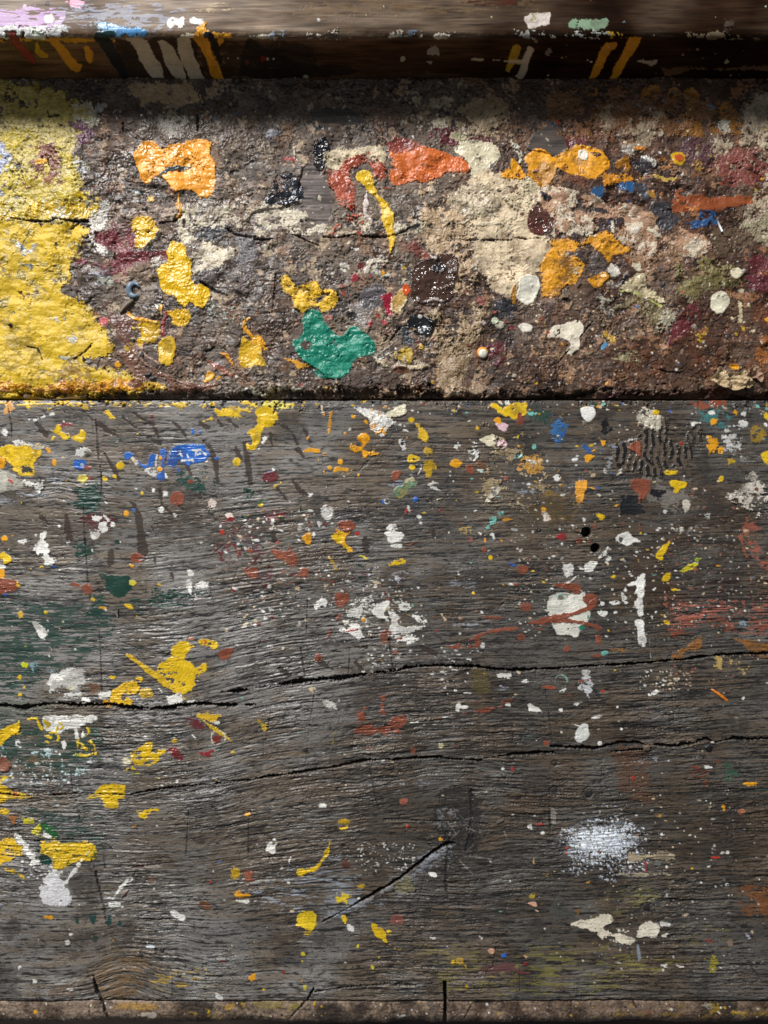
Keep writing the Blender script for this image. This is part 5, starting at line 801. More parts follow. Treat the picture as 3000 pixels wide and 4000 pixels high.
for st in ('130,450,8 120,600,8 110,700,5', '610,650,6 600,580,6', '60,920,8 130,905,8 200,890,7', '780,830,5 860,850,6 830,890,4', '930,800,10 870,880,6', '560,1250,10 900,1235,6'): cut('B2', st, 1.8)
for st in ('920,1240,8 930,1170,8 990,1160,5', '100,1245,10 300,1240,22 420,1235,24 520,1205,12 650,1195,6', '540,740,4 280,1050,6', '340,610,10 380,625,8', '970,480,5 990,600,6', '860,1050,5 1000,1080,6 1140,1095,5', '280,1060,8 330,1040,10'): cut('B3', st, 2.0)
cut('A1', '1275,740,5 1282,850,7', 2); cut('A1', '800,800,7 798,850,7', 2.5); cut('A1', '300,700,5 310,750,6 380,740,5', 1.5)
b.freeze()
# bare wood windows where the crust has broken away
def bare(tile, st, col=(96, 84, 78), dp=.9):
    p = spline(pts(tile, st)); sl = window(cur, p[:, 0].min() - 20, p[:, 0].max() + 20, p[:, 1].min() - 20, p[:, 1].max() + 20)
    d = sdf_poly(cur.X[sl], cur.Y[sl], p.astype(np.float32)) + 2.5 * cur.n('med', 3)[sl]
    m = np.clip(.5 - d / 3, 0, 1); fb = cur.n('fibre', 5)[sl]
    cur.H[sl] = cur.H[sl] * (1 - m) + (.10 * fb - dp) * m
    c = lin(col) * (1 + .28 * fb + .15 * cur.n('grain', 7)[sl])[..., None]; cur.C[sl] = cur.C[sl] * (1 - m[..., None]) + c * m[..., None]
bare('A2', '310,1075 400,1040 440,1100 440,1150 470,1220 500,1327 470,1420 400,1440 300,1420 280,1200 300,1120'); bare('B2', '-30,60 290,0 300,20 470,0 460,130 340,90 200,140 20,180', dp=.3)
bare('A2', '360,720 500,700 640,720 700,800 500,800 380,780', (64, 56, 54), .3); bare('A3', '200,830 240,810 300,850 370,960 290,1020 200,980 110,980 95,930', (74, 64, 58), -.3)
K2 = dict(th=.10, fill=.2, rim=.15, grime=.2, warp=9, rough=.45)
# broad stains: worn ground colours
P('A1', '-600,560 300,560 480,640 620,740 600,800 480,960 540,1100 560,1200 590,1400 -600,1500', (176, 158, 84), wear=.22, tex='crust', amp=.8, **K2)
P('A1', '-600,900 200,850 420,980 560,1100 560,1400 -600,1400', (186, 164, 60), wear=.42, tex='crust', amp=.8, **K2); P('A1', '100,930 350,950 400,1180 200,1250 100,1100', (120, 70, 50), wear=.68, **K2)
P('A1', '-100,900 60,960 60,1250 -100,1327', (150, 156, 176), wear=.55, **K2); P('A1', '480,680 610,690 620,780 560,810 490,760', (190, 186, 160), wear=.4, **K2); P('A1', '640,680 740,690 740,780 660,800', (180, 176, 172), wear=.6, **K2)
P('A1', '410,800 580,800 600,900 450,920', (104, 66, 84), wear=.5, **K2); P('A1', '860,545 1270,545 1300,600 1310,660 1200,680 1000,660 920,700 890,640', (176, 150, 116), wear=.3, tex='flake', **K2)
P('A1', '1000,750 1180,730 1260,740 1380,700 1400,770 1350,850 1360,890 1200,890 1150,910 1060,890', (150, 142, 130), wear=.35, tex='flake', **K2); P('A1', '1340,745 1400,750 1390,785', (60, 96, 130), wear=.2, **K2); P('A1', '1510,710 1600,715 1600,750 1530,745', (60, 96, 140), wear=.4, **K2)
P('A1', '500,1050 560,1030 590,1100 540,1160', (170, 168, 166), wear=.45, **K2)
P('B1', '560,0 1180,0 1160,60 1000,120 880,60 760,110 580,100', (150, 130, 116), wear=.5, tex='crust', **K2); P('B1', '600,20 700,0 680,140 620,190 590,140', (206, 200, 190), wear=.45, tex='crust', **K2); P('B1', '590,210 650,220 690,310 630,330 600,280', (216, 210, 200), wear=.35, tex='crust', **K2)
P('B1', '620,190 760,160 900,200 880,290 1000,320 1080,300 1080,360 900,370 820,440 700,400 740,320 640,260', (112, 44, 50), wear=.35, tex='crust', **K2); P('B1', '440,320 640,370 830,440 780,500 640,440 600,400 480,370', (124, 60, 66), wear=.4, streak=1, **K2); P('B1', '700,110 860,90 860,180 720,140', (96, 46, 50), wear=.45, **K2)
P('B1', '460,460 700,440 760,520 560,520', (110, 108, 116), wear=.45, **K2); P('B1', '640,470 720,480 740,520 650,520', (150, 152, 136), wear=.35, **K2)
P('B1', '1180,0 1480,0 1500,60 1430,200 1400,240 1530,300 1480,380 1420,420 1300,470 1240,440 1220,300 1140,200 1150,130', (196, 184, 160), wear=.10, tex='flake', amp=1.3, col2=(130, 116, 104), c2=.3, th=.3, warp=7, rough=.45, obj='paint_patch', label='large cream flaking paint area left of centre in the sunken back board')
P('B1', '1200,170 1340,140 1480,130 1480,200 1350,240 1260,220', (48, 46, 50), wear=.3, tex='crust', **K2); P('B1', '1360,420 1440,420 1430,450 1370,460', (200, 190, 170), **K2); P('B1', '1480,0 1659,0 1659,200 1560,180 1500,120', (176, 164, 146), wear=.45, tex='crust', **K2)
P('B1', '1360,560 1450,580 1500,640 1600,640 1590,730 1520,800 1440,740 1350,700', (150, 156, 146), wear=.35, tex='crust', **K2); P('B1', '1500,200 1659,190 1659,420 1560,560 1500,480 1530,320', (110, 104, 106), wear=.45, tex='flake', **K2)
P('B2', '0,20 140,0 300,40 420,100 450,170 300,200 150,150 0,200', (190, 178, 156), wear=.45, tex='crust', **K2); P('B2', '450,130 700,60 720,150 640,200 460,200', (196, 182, 158), wear=.6, tex='crust', **K2); P('B2', '-20,380 60,360 130,450 60,520 -20,540', (176, 166, 150), wear=.5, tex='crust', **K2)
P('B2', '900,120 980,130 1060,100 1110,130 1080,180 1040,200 960,180 900,190', (200, 190, 164), wear=.12, tex='crust', **K2); P('B2', '930,170 1050,120 1060,140 960,190', (50, 46, 44), warp=3, th=.02); P('B2', '760,330 940,330 1000,420 980,540 860,500 720,440 720,370', (156, 148, 134), wear=.35, tex='crust', **K2)
P('B2', '600,660 680,640 740,700 720,780 620,760', (136, 126, 120), wear=.3, **K2); P('B2', '700,520 820,510 860,600 760,680 680,640', (88, 82, 84), wear=.2, **K2)
P('B2', '1120,0 1380,-20 1400,220 1420,400 1330,440 1300,340 1250,200 1130,80', (176, 152, 122), wear=.40, tex='crust', amp=1.2, **K2); P('B2', '1150,600 1500,420 1659,420 1659,700 1500,760 1400,900 1300,1100 1200,1250 1150,1000', (150, 130, 100), wear=.6, tex='crust', amp=1.2, **K2)
P('B2', '1200,1100 1300,1050 1330,1230 1210,1250', (186, 164, 130), wear=.45, tex='crust', **K2); P('B2', '1150,180 1290,230 1290,330 1200,320 1110,260', (64, 54, 52), wear=.15, **K2); P('B2', '950,240 1090,240 1120,300 1060,340 990,310', (110, 56, 46), wear=.15, **K2)
P('B2', '1540,620 1659,600 1700,800 1600,800 1540,700', (52, 52, 56), wear=.3, **K2); P('B2', '1420,580 1480,560 1470,640 1420,640', (120, 60, 50), wear=.25, **K2)
P('A2', '1390,660 1600,640 1610,780 1500,760 1400,720', (140, 118, 84), wear=.35, tex='crust', **K2); P('A2', '1420,740 1510,760 1500,830 1430,800', (176, 164, 136), wear=.3, **K2); P('A2', '1070,790 1220,770 1210,830 1060,840', (206, 194, 170), wear=.15, tex='crust', **K2)
P('A2', '760,720 880,700 930,790 780,810', (104, 80, 64), wear=.35, **K2); P('A2', '1100,840 1200,820 1270,850 1300,900 1320,940 1200,930 1130,900', (98, 38, 42), wear=.3, tex='crust', **K2); P('A2', '1330,880 1480,880 1500,920 1400,910', (96, 40, 44), wear=.3, **K2); P('A2', '1320,850 1400,850 1390,875 1330,870', (40, 90, 150), wear=.2, warp=4, th=.2); P('A2', '1500,830 1560,830 1540,900', (40, 70, 100), wear=.3, **K2)
P('A2', '1430,820 1490,830 1480,860', BK, wear=.2); P('A2', '1260,860 1400,860 1350,920 1260,910', (180, 172, 136), wear=.35, **K2); P('A2', '110,980 230,1000 240,1070 130,1020', (150, 40, 44), wear=.65, **K2); P('A2', '0,930 140,920 160,1060 40,1080', (104, 88, 70), wear=.4, **K2)
P('A2', '60,850 150,850 170,890 70,890', (140, 140, 146), wear=.45, **K2); P('A2', '380,950 450,920 460,1010 420,1100 380,1050', (34, 34, 40), wear=.15, tex='crust', th=.5, amp=1.6, rough=.28, warp=6); P('A2', '160,1130 260,1150 300,1250 280,1310 190,1327 60,1310 120,1230', (46, 48, 56), wear=.25, tex='crust', th=.5, amp=1.6, rough=.3, warp=7); P('A2', '350,700 365,740 380,820 450,820 440,840 380,830', (46, 48, 54), wear=.2, tex='crust', th=.3, warp=4, rough=.3)
P('A3', '300,830 480,860 640,900 900,860 1000,700 700,650 650,900', (130, 104, 84), wear=.45, **K2); P('A3', '640,680 960,760 900,900 720,900', (150, 140, 126), wear=.62, tex='crust', **K2); P('A3', '500,560 560,560 560,620 480,620', (150, 100, 40), wear=.5, **K2); P('A3', '270,640 400,640 390,760 280,760', (110, 72, 36), wear=.45, **K2)
P('A3', '1000,680 1420,680 1490,860 1300,880 1200,900 1000,860 980,740', (138, 92, 36), wear=.42, tex='flake', **K2)
for cx, cy, rr in ((890, 610, 62), (1035, 620, 50), (1160, 620, 54), (1380, 700, 44), (715, 1075, 52)):
    DD('A3', '%d,%d,%d' % (cx, cy, rr), (164, 108, 34), wear=.18, warp=4, tex='flake', th=.3, rim=.8, obj='paint_patch' if cx != 1380 else None, label={890: 'flaking ochre paint ring, leftmost under the rail', 1035: 'flaking ochre paint disc, middle of the row under the rail', 1160: 'flaking ochre paint ring, right of the row under the rail', 715: 'cracked orange paint disc right of the two-lobed orange patch'}.get(cx))
    ring('A3', cx, cy, rr * .55, 9, (120, 76, 30), wear=.3, warp=4)
P('A3', '1500,660 1540,620 1659,600 2000,600 2000,1500 1520,1500 1560,1200 1420,1200 1320,1100 1290,950 1330,900 1480,890 1490,700', (160, 144, 120), wear=.25, tex='crust', th=.25, warp=9, rough=.55, grime=.3, col2=(112, 92, 78), c2=.25, obj='paint_patch', label='tall worn grey-beige paint area at the right edge of the back board')
P('A3', '1290,950 1420,960 1640,1000 1659,1180 1400,1180 1320,1080', (120, 66, 56), wear=.4, **K2); P('A3', '1120,920 1290,920 1300,1060 1160,1090 1100,1000', (84, 56, 58), wear=.3, **K2); P('A3', '860,860 1100,900 1100,960 900,960', (84, 48, 56), wear=.45, **K2); P('A3', '370,870 470,880 470,940 380,950', (96, 44, 44), wear=.2, **K2)
P('A3', '1330,790 1420,800 1430,880 1340,870', (176, 168, 150), wear=.5, tex='crust', **K2); P('A3', '1240,670 1290,670 1290,720 1240,710', (120, 130, 146), wear=.35, **K2)
P('B3', '900,0 1040,0 1100,100 1000,180 900,100', (60, 58, 62), wear=.3, **K2); P('B3', '1200,200 1540,150 1560,280 1350,330 1280,300', (96, 78, 60), wear=.4, **K2); P('B3', '1060,360 1300,330 1500,480 1240,560 1180,640 1060,560', (110, 100, 60), wear=.55, tex='crust', **K2); P('B3', '530,620 900,600 1000,700 900,840 640,900 560,800', (116, 104, 74), wear=.5, tex='crust', **K2)
P('B3', '1200,0 1320,60 1320,140 1180,160 1130,130 1200,90', (40, 78, 122), wear=.3, warp=5, th=.2, obj='paint_patch', label='ragged blue paint patch beside the white splinter'); P('A3', '700,1190 760,1165 800,1200 780,1260 740,1250 690,1230', (40, 84, 128), wear=.15, warp=5, th=.3, obj='paint_patch', label='blue paint patch below the two-lobed orange one'); P('A3', '510,1240 580,1230 580,1290 515,1290', (44, 80, 120), wear=.25, warp=4); P('A3', '740,1290 770,1300 790,1400 760,1400', (40, 90, 150), wear=.3); P('A3', '790,1200 860,1190 900,1260 850,1300', (50, 58, 70), wear=.35)
P('B3', '600,70 660,80 650,140 600,130', (34, 84, 140), wear=.35, warp=4); P('A3', '230,790 270,780 300,840', (50, 76, 100), wear=.4, warp=4)
P('B3', '1540,340 1659,350 1700,560 1540,520', (96, 36, 44), wear=.5, **K2); P('B3', '1060,740 1180,620 1200,740 1140,820 1080,860 1030,840', (98, 40, 44), wear=.2, **K2); L('B3', '960,815,10 1020,825,20 1050,800,20 1020,900,8', (98, 40, 44), wear=.2, warp=4); P('B3', '1370,820 1420,810 1410,870 1370,870', (130, 76, 52), wear=.3, **K2)
P('B3', '1560,900 1700,850 1700,1200 1600,1100', (150, 92, 40), wear=.6, **K2); P('B3', '400,920 560,900 540,1040 400,1020', (130, 120, 96), wear=.6, **K2); P('B3', '930,700 1020,700 1020,790 940,800', (160, 152, 130), wear=.4, tex='crust', **K2); P('B3', '630,980 800,960 830,1060 820,1020 640,1020', (140, 130, 96), wear=.4, **K2)
P('B3', '470,500 640,470 640,540 560,560', (150, 120, 70), wear=.5, **K2); P('B3', '540,600 680,600 700,720 640,740', (160, 156, 140), wear=.6, **K2); P('B3', '900,350 1000,360 1000,600 940,480', (62, 58, 60), wear=.3, **K2)
P('B2', '1470,910 1600,900 1600,1020 1520,1020', (92, 40, 44), wear=.3, tex='crust', **K2); P('B2', '820,590 880,590 890,700 850,720 830,660', (150, 34, 52), wear=.25, warp=4, rough=.3); P('B2', '610,450 650,450 660,490 620,500', (140, 40, 50), wear=.25, warp=4)
P('A2', '1250,700 1500,640 1659,640 1750,760 1700,900 1500,900 1300,830', (160, 138, 108), wear=.55, tex='flake', **K2)
P('A3', '250,600 700,560 1250,640 1300,800 1000,880 650,860 350,900 250,760', (124, 84, 50), wear=.42, tex='flake', **K2)
P('A3', '600,700 980,740 960,880 800,960 620,880', (158, 138, 112), wear=.55, tex='flake', **K2)
P('B2', '1080,-250 1300,-260 1380,0 1400,300 1440,480 1350,620 1180,560 1120,300 1060,60', (178, 152, 120), wear=.45, tex='flake', **K2)
P('B2', '1180,640 1380,600 1420,800 1380,1000 1300,1240 1160,1240 1180,900', (150, 126, 96), wear=.5, tex='flake', **K2)
P('B3', '240,260 700,200 1200,180 1240,330 900,420 640,300', (150, 118, 90), wear=.55, tex='flake', **K2)
P('A1', '860,850 1659,800 1659,1000 1400,1100 900,900', (104, 88, 76), wear=.5, tex='flake', **K2)
P('B1', '1150,520 1659,420 1659,900 1500,1050 1250,900', (104, 96, 92), wear=.5, tex='flake', **K2)
# spatter of crumbs
scatter(-350, 3350, 330, 1540, 900, 1.6, 8, [(150, 136, 116), (110, 92, 78), (60, 52, 50), (176, 164, 146), (130, 104, 84), (44, 40, 42)], th=.35, pw=2.2)
scatter(-350, 3350, 420, 1540, 420, 1.6, 4, [W, CR, W2], pw=2); scatter(1900, 3300, 1000, 1540, 500, 1.5, 4, [CR, (170, 150, 110), (150, 110, 60)], th=.2); scatter(2000, 3300, 450, 1540, 110, 2, 6, [YO, YD, RED, (50, 80, 120), CR], pw=2); scatter(1000, 2300, 900, 1540, 100, 2, 6, [RED, BR, YD, CR, BK], pw=2)
# ---- the named paints
def q(t, st, c, label=None, **k):
    k.setdefault('th', .45); k.setdefault('warp', 3.5); k.setdefault('fill', .8); k['rough'] = max(k.get('rough', .40), .29) + random.uniform(0, .14); k['wear'] = max(k.get('wear', 0), .025); P(t, st, c, obj='paint_patch', label=label, **k)
q('B1', '-600,96 200,112 330,120 400,105 540,125 590,170 590,205 500,260 505,330 460,350 465,420 455,500 400,570 470,600 540,630 620,740 700,850 745,930 690,990 600,1010 560,1050 700,1070 800,1085 930,1140 940,1210 500,1250 -600,1250', (202, 168, 36), 'very large glossy yellow paint area filling the left of the back board', wear=.04, tex='lump', amp=.9, warp=11, rough=.38, col2=(160, 140, 70), c2=.16, fill=.75, grime=.4, relief=.5)
P('B1', '-600,-10 560,-10 590,60 560,105 400,90 220,95 -600,75', (196, 162, 44), wear=.22, tex='crust', amp=.9, warp=8, rough=.32, th=.3, obj='paint_patch', label='worn yellow paint band above the long crack, left', col2=(196, 186, 150), c2=.2)
for st in ('110,250 180,230 250,250 230,290 160,330 140,280', '410,860 480,850 500,900 430,895', '320,730 380,720 370,760 330,750', '380,980 450,980 440,1010 390,1000', '400,730 450,730 440,760', '170,390 210,390 200,420', '180,90 250,105 240,130'): P('B1', st, (176, 172, 158), wear=.3, warp=4, th=.15, col2=(100, 110, 116), c2=.3)
P('B1', '380,1040 700,1100 640,1160 300,1120 100,1060 -100,1030 -100,1120 200,1170', (150, 118, 44), wear=.55, **K2); P('B1', '-400,1140 0,1150 180,1155 220,1190 400,1150 700,1140 760,1120 930,1150 930,1200 700,1215 300,1220 150,1200 -400,1210', (214, 150, 30), wear=.22, tex='crust', amp=2.4, warp=6, th=.5, rough=.4, obj='paint_patch', label='crusted orange-yellow paint ridge along the front of the yellow area', col2=(170, 110, 60), c2=.2)
P('B1', '840,1140 900,1135 925,1165 890,1190 830,1180', (120, 80, 56), warp=3, th=.1, wear=.04)
P('B1', '700,880 740,920 730,970 680,960', YD, wear=.3, warp=5); DD('B1', '765,1035,20', YO, warp=3, wear=.06); L('B1', '980,1180,60 1060,1170,50', (190, 150, 40), wear=.4, warp=5, tex='crust', amp=2)
L('A1', '240,1040,1 245,1042,1', YO); P('A1', '240,1040 300,1032 305,1060 240,1075', (230, 170, 60), warp=2.5, obj='paint_patch', th=.6); P('A1', '480,1270 540,1260 560,1300 500,1327', Y, wear=.2)
q('A1', '890,970 925,930 960,918 1010,922 1055,975 1110,945 1160,935 1200,925 1280,905 1375,920 1368,1000 1395,1080 1388,1230 1350,1275 1300,1272 1250,1235 1180,1238 1130,1262 1085,1190 1050,1150 1000,1150 960,1190 910,1150 882,1060 865,1000', (228, 152, 42), 'large glossy orange-yellow paint patch like a wide cup shape', tex='lump', amp=1.1, th=.6, rough=.22, warp=2.5, grime=.2)
L('A1', '1035,1140,16 1090,1105,24 1150,1090,20 1215,1088,12', (64, 78, 80), obj='paint_streak', label='dark grey-green dried streak on the orange-yellow patch', th=.6, warp=2.5, rough=.4); L('A1', '1160,1265,8 1160,1327,14 1175,1380,18 1160,1410,26', YO, warp=2, wear=.05); P('A1', '1070,1240 1120,1225 1145,1240 1120,1275', (110, 76, 50), warp=3, th=.6)
P('A1', '780,1190 830,1215 900,1250 925,1265 880,1250 800,1220', (180, 206, 204), wear=.25, warp=3); ring('A1', 678, 1285, 50, 14, (96, 80, 74), wear=.15, warp=3, th=.5); P('A1', '960,1275 1000,1270 1010,1310 970,1310', YD, wear=.3); P('A1', '1560,1150 1600,1150 1600,1190', W2, wear=.35)
L('A1', '235,540,26 238,590,22', (150, 130, 30), warp=2); L('A1', '60,880,14 100,900,20 130,885,16', (150, 156, 166), wear=.25, warp=3)
q('B1', '860,90 900,65 960,68 1000,100 1020,140 1030,170 990,240 950,260 910,280 880,250 890,190 860,150', (212, 170, 44), 'knobbly yellow paint patch with pale ridges, left part of the back board', tex='wrinkle', amp=1.2, wear=.06, rough=.3, warp=4); L('B1', '1035,175,18 1010,220,24 950,265,16', (84, 72, 62), th=.7, warp=3)
q('B1', '1110,240 1160,248 1195,260 1215,330 1235,360 1240,440 1235,480 1270,520 1340,520 1365,570 1350,630 1320,672 1270,665 1235,640 1210,672 1170,655 1130,590 1060,570 1025,470 1030,400 1085,370 1080,310', (218, 174, 22), 'long upright yellow paint patch covered in worm-like wrinkles', tex='wrinkle', amp=1.3, th=.5, rough=.24, warp=3)
q('B1', '1070,700 1110,690 1180,680 1235,710 1225,760 1180,785 1130,780 1110,740', (216, 170, 28), 'small ear-shaped yellow paint patch', tex='wrinkle', amp=1, th=.5, rough=.28); L('B1', '1070,700,10 1095,695,16', YO)
L('B1', '830,705,14 880,740,18 950,750,20 1025,765,16', YO, obj='paint_streak', label='thin orange-yellow paint ridge pointing left', th=.7, warp=2.5); P('B1', '910,770 1040,765 1035,860 1000,890 940,890 900,910 870,900 920,850', (214, 170, 26), obj='paint_patch', wear=.10, warp=5, rough=.3, tex='lump', th=.35); ring('B1', 978, 805, 12, 6, (170, 120, 20), warp=1.5); P('B1', '780,790 880,785 870,810 790,805', (206, 180, 40), wear=.2); L('B1', '1085,700,16 1060,760,24 1055,850,24', (140, 40, 50), wear=.2, warp=4)
q('B1', '1045,870 1130,870 1135,990 1110,1050 1080,1050 1035,1020 1030,930', (210, 168, 34), 'upright yellow paint block above the brown swirl', tex='crust', wear=.08, rough=.3); P('B1', '800,920 850,895 860,940 830,965', YD, wear=.2, warp=4); L('B1', '1050,655,14 1045,680,16', YO, warp=2)
q('B1', '780,960 850,965 920,1040 1010,1090 1090,1110 1150,1150 1250,1170 1400,1160 1400,1190 1250,1225 1080,1220 1090,1150 1000,1110 930,1140 850,1080', (122, 86, 68), 'smooth brown paint swirl near the front of the back board', rough=.3, tex='lump', warp=4, th=.3, amp=.6)
L('B1', '790,850,20 850,930,30 900,990,18 970,1050,14 1050,1100,14 1150,1140,18 1240,1165,30 1320,1185,14 1420,1160,8', (134, 100, 84), th=.9, warp=2.5, rough=.25, obj='paint_streak', label='curved raised brown paint ridge of the swirl'); L('B1', '880,900,10 960,990,8 1050,1040,8', (150, 120, 106), th=.5, warp=2); L('B1', '1300,980,20 1400,1040,34 1500,1110,30', (140, 84, 66), wear=.12, warp=4, rough=.3)
P('B1', '590,680 640,690 660,730 620,740', (140, 84, 60), warp=3, wear=.1); q('B1', '640,740 690,728 710,750 690,775 655,785', (176, 84, 84), 'small glossy pink-red paint flake by the yellow area', rough=.2, warp=2); P('B1', '740,700 830,740 860,850 800,900 740,820 680,700 690,640', (112, 78, 66), wear=.3, warp=6, rough=.35)
q('B1', '1355,1085 1390,1095 1385,1130 1340,1150 1325,1150', (220, 158, 34), None, warp=2.5, tex='lump'); L('B1', '1430,965,12 1470,970,22 1490,1000,16 1510,1040,12', (210, 140, 36), wear=.12, warp=3, tex='crust'); ring('B1', 1110, 1085, 26, 8, (130, 104, 86), th=.7, warp=3); L('B1', '1405,1130,10 1420,1120,12', YO)
P('B1', '1140,-10 1185,-10 1180,55 1160,55', (226, 160, 40), warp=3, obj='paint_patch', th=.5); P('B1', '1010,650 1035,660 1030,685 1015,675', (214, 208, 180), warp=2); P('B1', '990,370 1020,340 1040,330 1010,390', (200, 190, 176), wear=.2, warp=3)
q('B1', '1570,870 1620,880 1665,850 1700,880 1710,1000 1720,1040 1640,1045 1560,1030', (212, 168, 30), 'square yellow paint patch with a curled strand above it', tex='wrinkle', amp=1, rough=.3); L('B1', '1620,740,16 1585,760,14 1590,810,16 1640,860,14 1659,900,16', YO, obj='paint_streak', label='curled orange-yellow paint strand', th=.8, warp=2.5); L('B2', '20,850,10 40,900,22 60,930,20', YO, wear=.1)
q('B2', '170,490 200,475 235,500 280,540 340,510 400,490 430,520 470,530 535,575 545,620 510,660 440,700 400,670 350,660 300,700 250,670 220,600 190,560', (216, 172, 40), 'rough grainy yellow paint patch above the green one', tex='crust', amp=2.2, wear=.2, warp=6, th=.5, rough=.4)
q('B2', '300,740 330,700 375,678 420,700 440,760 480,800 530,850 570,845 600,800 640,790 700,830 740,870 770,920 760,960 700,980 640,1000 620,1050 590,1100 530,1130 470,1125 440,1110 380,1060 340,1040 290,990 250,930 245,880 290,860 310,820', (18, 122, 98), 'big glossy green paint patch shaped like a leaf pair', tex='lump', amp=1.2, th=.6, rough=.2, warp=3, grime=.1)
P('B2', '290,900 340,890 360,920 330,940 300,925', (80, 68, 60), warp=4, wear=.15, th=.02); P('B2', '330,1060 450,1090 460,1130 380,1110', (18, 110, 90), wear=.4, warp=4)
q('B2', '185,1000 260,1010 300,1030 345,1040 320,1060 270,1065 250,1035', (212, 152, 40), 'thin orange paint curl left of the green patch', warp=3, wear=.08, th=.7, col2=BK, c2=.15); P('B2', '0,860 40,850 60,900 30,930 0,900', YO, wear=.3, warp=5)
q('A2', '1000,0 1001,0 1001,1', BR) if False else None
# cream / orange-red group
q('A2', '440,1000 500,975 600,960 740,955 850,940 870,1000 800,1070 700,1000 600,1100 560,1110 480,1100 450,1080', (196, 180, 150), 'crusty cream paint around the faded red patch', wear=.15, tex='crust', amp=1.6, warp=6, rough=.5)
P('A2', '560,1060 700,1010 750,1000 850,1100 800,1170 700,1090 600,1110 640,1250 620,1327 520,1327 470,1200 470,1120 540,1090', (164, 80, 56), wear=.30, tex='crust', amp=1.6, warp=7, rough=.4, th=.3, obj='paint_patch', label='faded crumbling red-orange paint patch left of the bright one'); P('B2', '560,0 700,10 690,80 700,130 620,110 540,160 480,240 430,210 500,130 590,80', (170, 66, 42), wear=.30, tex='crust', amp=1.4, warp=6, th=.3)
q('A2', '845,1000 880,930 960,905 1060,945 1160,960 1280,1000 1350,1030 1385,1080 1370,1110 1250,1120 1160,1170 1060,1170 960,1190 890,1195 860,1140 850,1080', (194, 98, 40), 'bright orange-red paint patch in the middle of the back board', tex='crust', amp=.9, th=.4, wear=.03, rough=.36, warp=4.5); P('A2', '850,930 960,905 1060,950 1000,1000 900,990', (130, 60, 50), wear=.55, warp=6); DD('A2', '890,1115,12 1100,1080,14', (60, 48, 46), wear=.3, warp=3)
q('A2', '1285,970 1340,925 1430,915 1530,935 1575,990 1560,1060 1500,1120 1430,1170 1390,1130 1380,1080 1350,1030 1310,1000', (206, 194, 164), 'cream paint patch touching the right of the orange-red one', warp=3, wear=.03, col2=(120, 110, 96), c2=.1); L('A2', '1390,1175,10 1480,1120,8 1600,1010,5', (90, 84, 80), th=.3)
q('A2', '655,1120 720,1105 745,1130 755,1180 780,1230 770,1255 740,1240 700,1200 650,1165', (216, 176, 30), 'top of the yellow paint dribble', tex='lump', th=.8, rough=.28, warp=3); L('A2', '760,1240,24 800,1290,30 830,1330,36', (210, 168, 30), th=.8, warp=3, obj='paint_drip', label='narrow neck of the yellow paint dribble', rough=.3); q('B2', '800,0 850,-10 870,30 900,60 890,120 885,150 905,200 895,260 880,315 862,310 850,250 840,160 810,90 820,40', (212, 170, 28), 'lower length of the yellow paint dribble with a raised rib', th=.9, tex='lump', rough=.25, warp=3.5)
L('A2', '718,1230,8 715,1280,22 715,1330,26', (214, 200, 192), th=.6, warp=2.5, obj='paint_drip', label='pale pinkish paint drip left of the yellow dribble'); L('B2', '705,0,26 715,70,14 750,105,14', (206, 190, 180), th=.6, warp=2.5); ring('A2', 945, 1245, 24, 8, (170, 166, 160), wear=.1, warp=3, th=.6); L('A2', '820,1215,5 880,1222,5', BR)
DD('A2', '650,935,14', (180, 130, 60), wear=.3, warp=4); q('A2', '1605,1120 1640,1100 1700,1130 1740,1150 1690,1190 1640,1160 1615,1150', (214, 148, 30), None, warp=3)
# big cream area
q('B2', '1380,-160 1450,-220 1560,-210 1659,-190 1780,-100 1790,0 1790,90 1810,160 1890,215 1900,300 1830,440 1760,500 1659,590 1560,560 1450,430 1410,330 1420,200 1350,60 1390,0', (208, 188, 156), 'very large cream paint patch, centre right of the back board', th=.35, tex='flake', amp=.7, warp=10, rough=.5, wear=.05, col2=(176, 152, 122), c2=.25)
for st in ('1340,120,10 1400,90,8 1420,150,10 1410,210,10', '1440,130,6 1600,125,8 1650,150,6', '1390,0,8 1410,90,8', '1520,0,14 1500,40,10 1540,80,8 1530,120,10', '1560,150,8 1550,240,6', '1450,30,6 1480,-60,8'): L('B2', st, (214, 200, 170), th=.7, warp=3, rough=.45)
P('A3', '-150,1180 0,1200 100,1150 200,1200 150,1327 100,1400 0,1350', (196, 180, 148), wear=.22, tex='crust', amp=1.5, warp=6); P('A3', '-300,1200 -200,1180 -100,1280 -100,1400 -300,1400 -420,1300', (180, 164, 138), wear=.35, tex='crust', amp=1.5, warp=7)
P('A3', '0,880 80,900 90,1000 60,1080 100,1100 20,1100 -60,980', (176, 168, 152), wear=.4, tex='crust', warp=5); P('B3', '130,30 220,10 270,50 270,120 200,190 120,180 110,120', (92, 52, 44), obj='paint_patch', label='chocolate-brown glossy paint patch at the edge of the cream area', wear=.06, rough=.25, tex='lump', amp=1.2, th=.5, warp=4); DD('B3', '58,62,18', (92, 60, 50), warp=3); DD('B2', '1588,385,12', (104, 66, 54), warp=3)
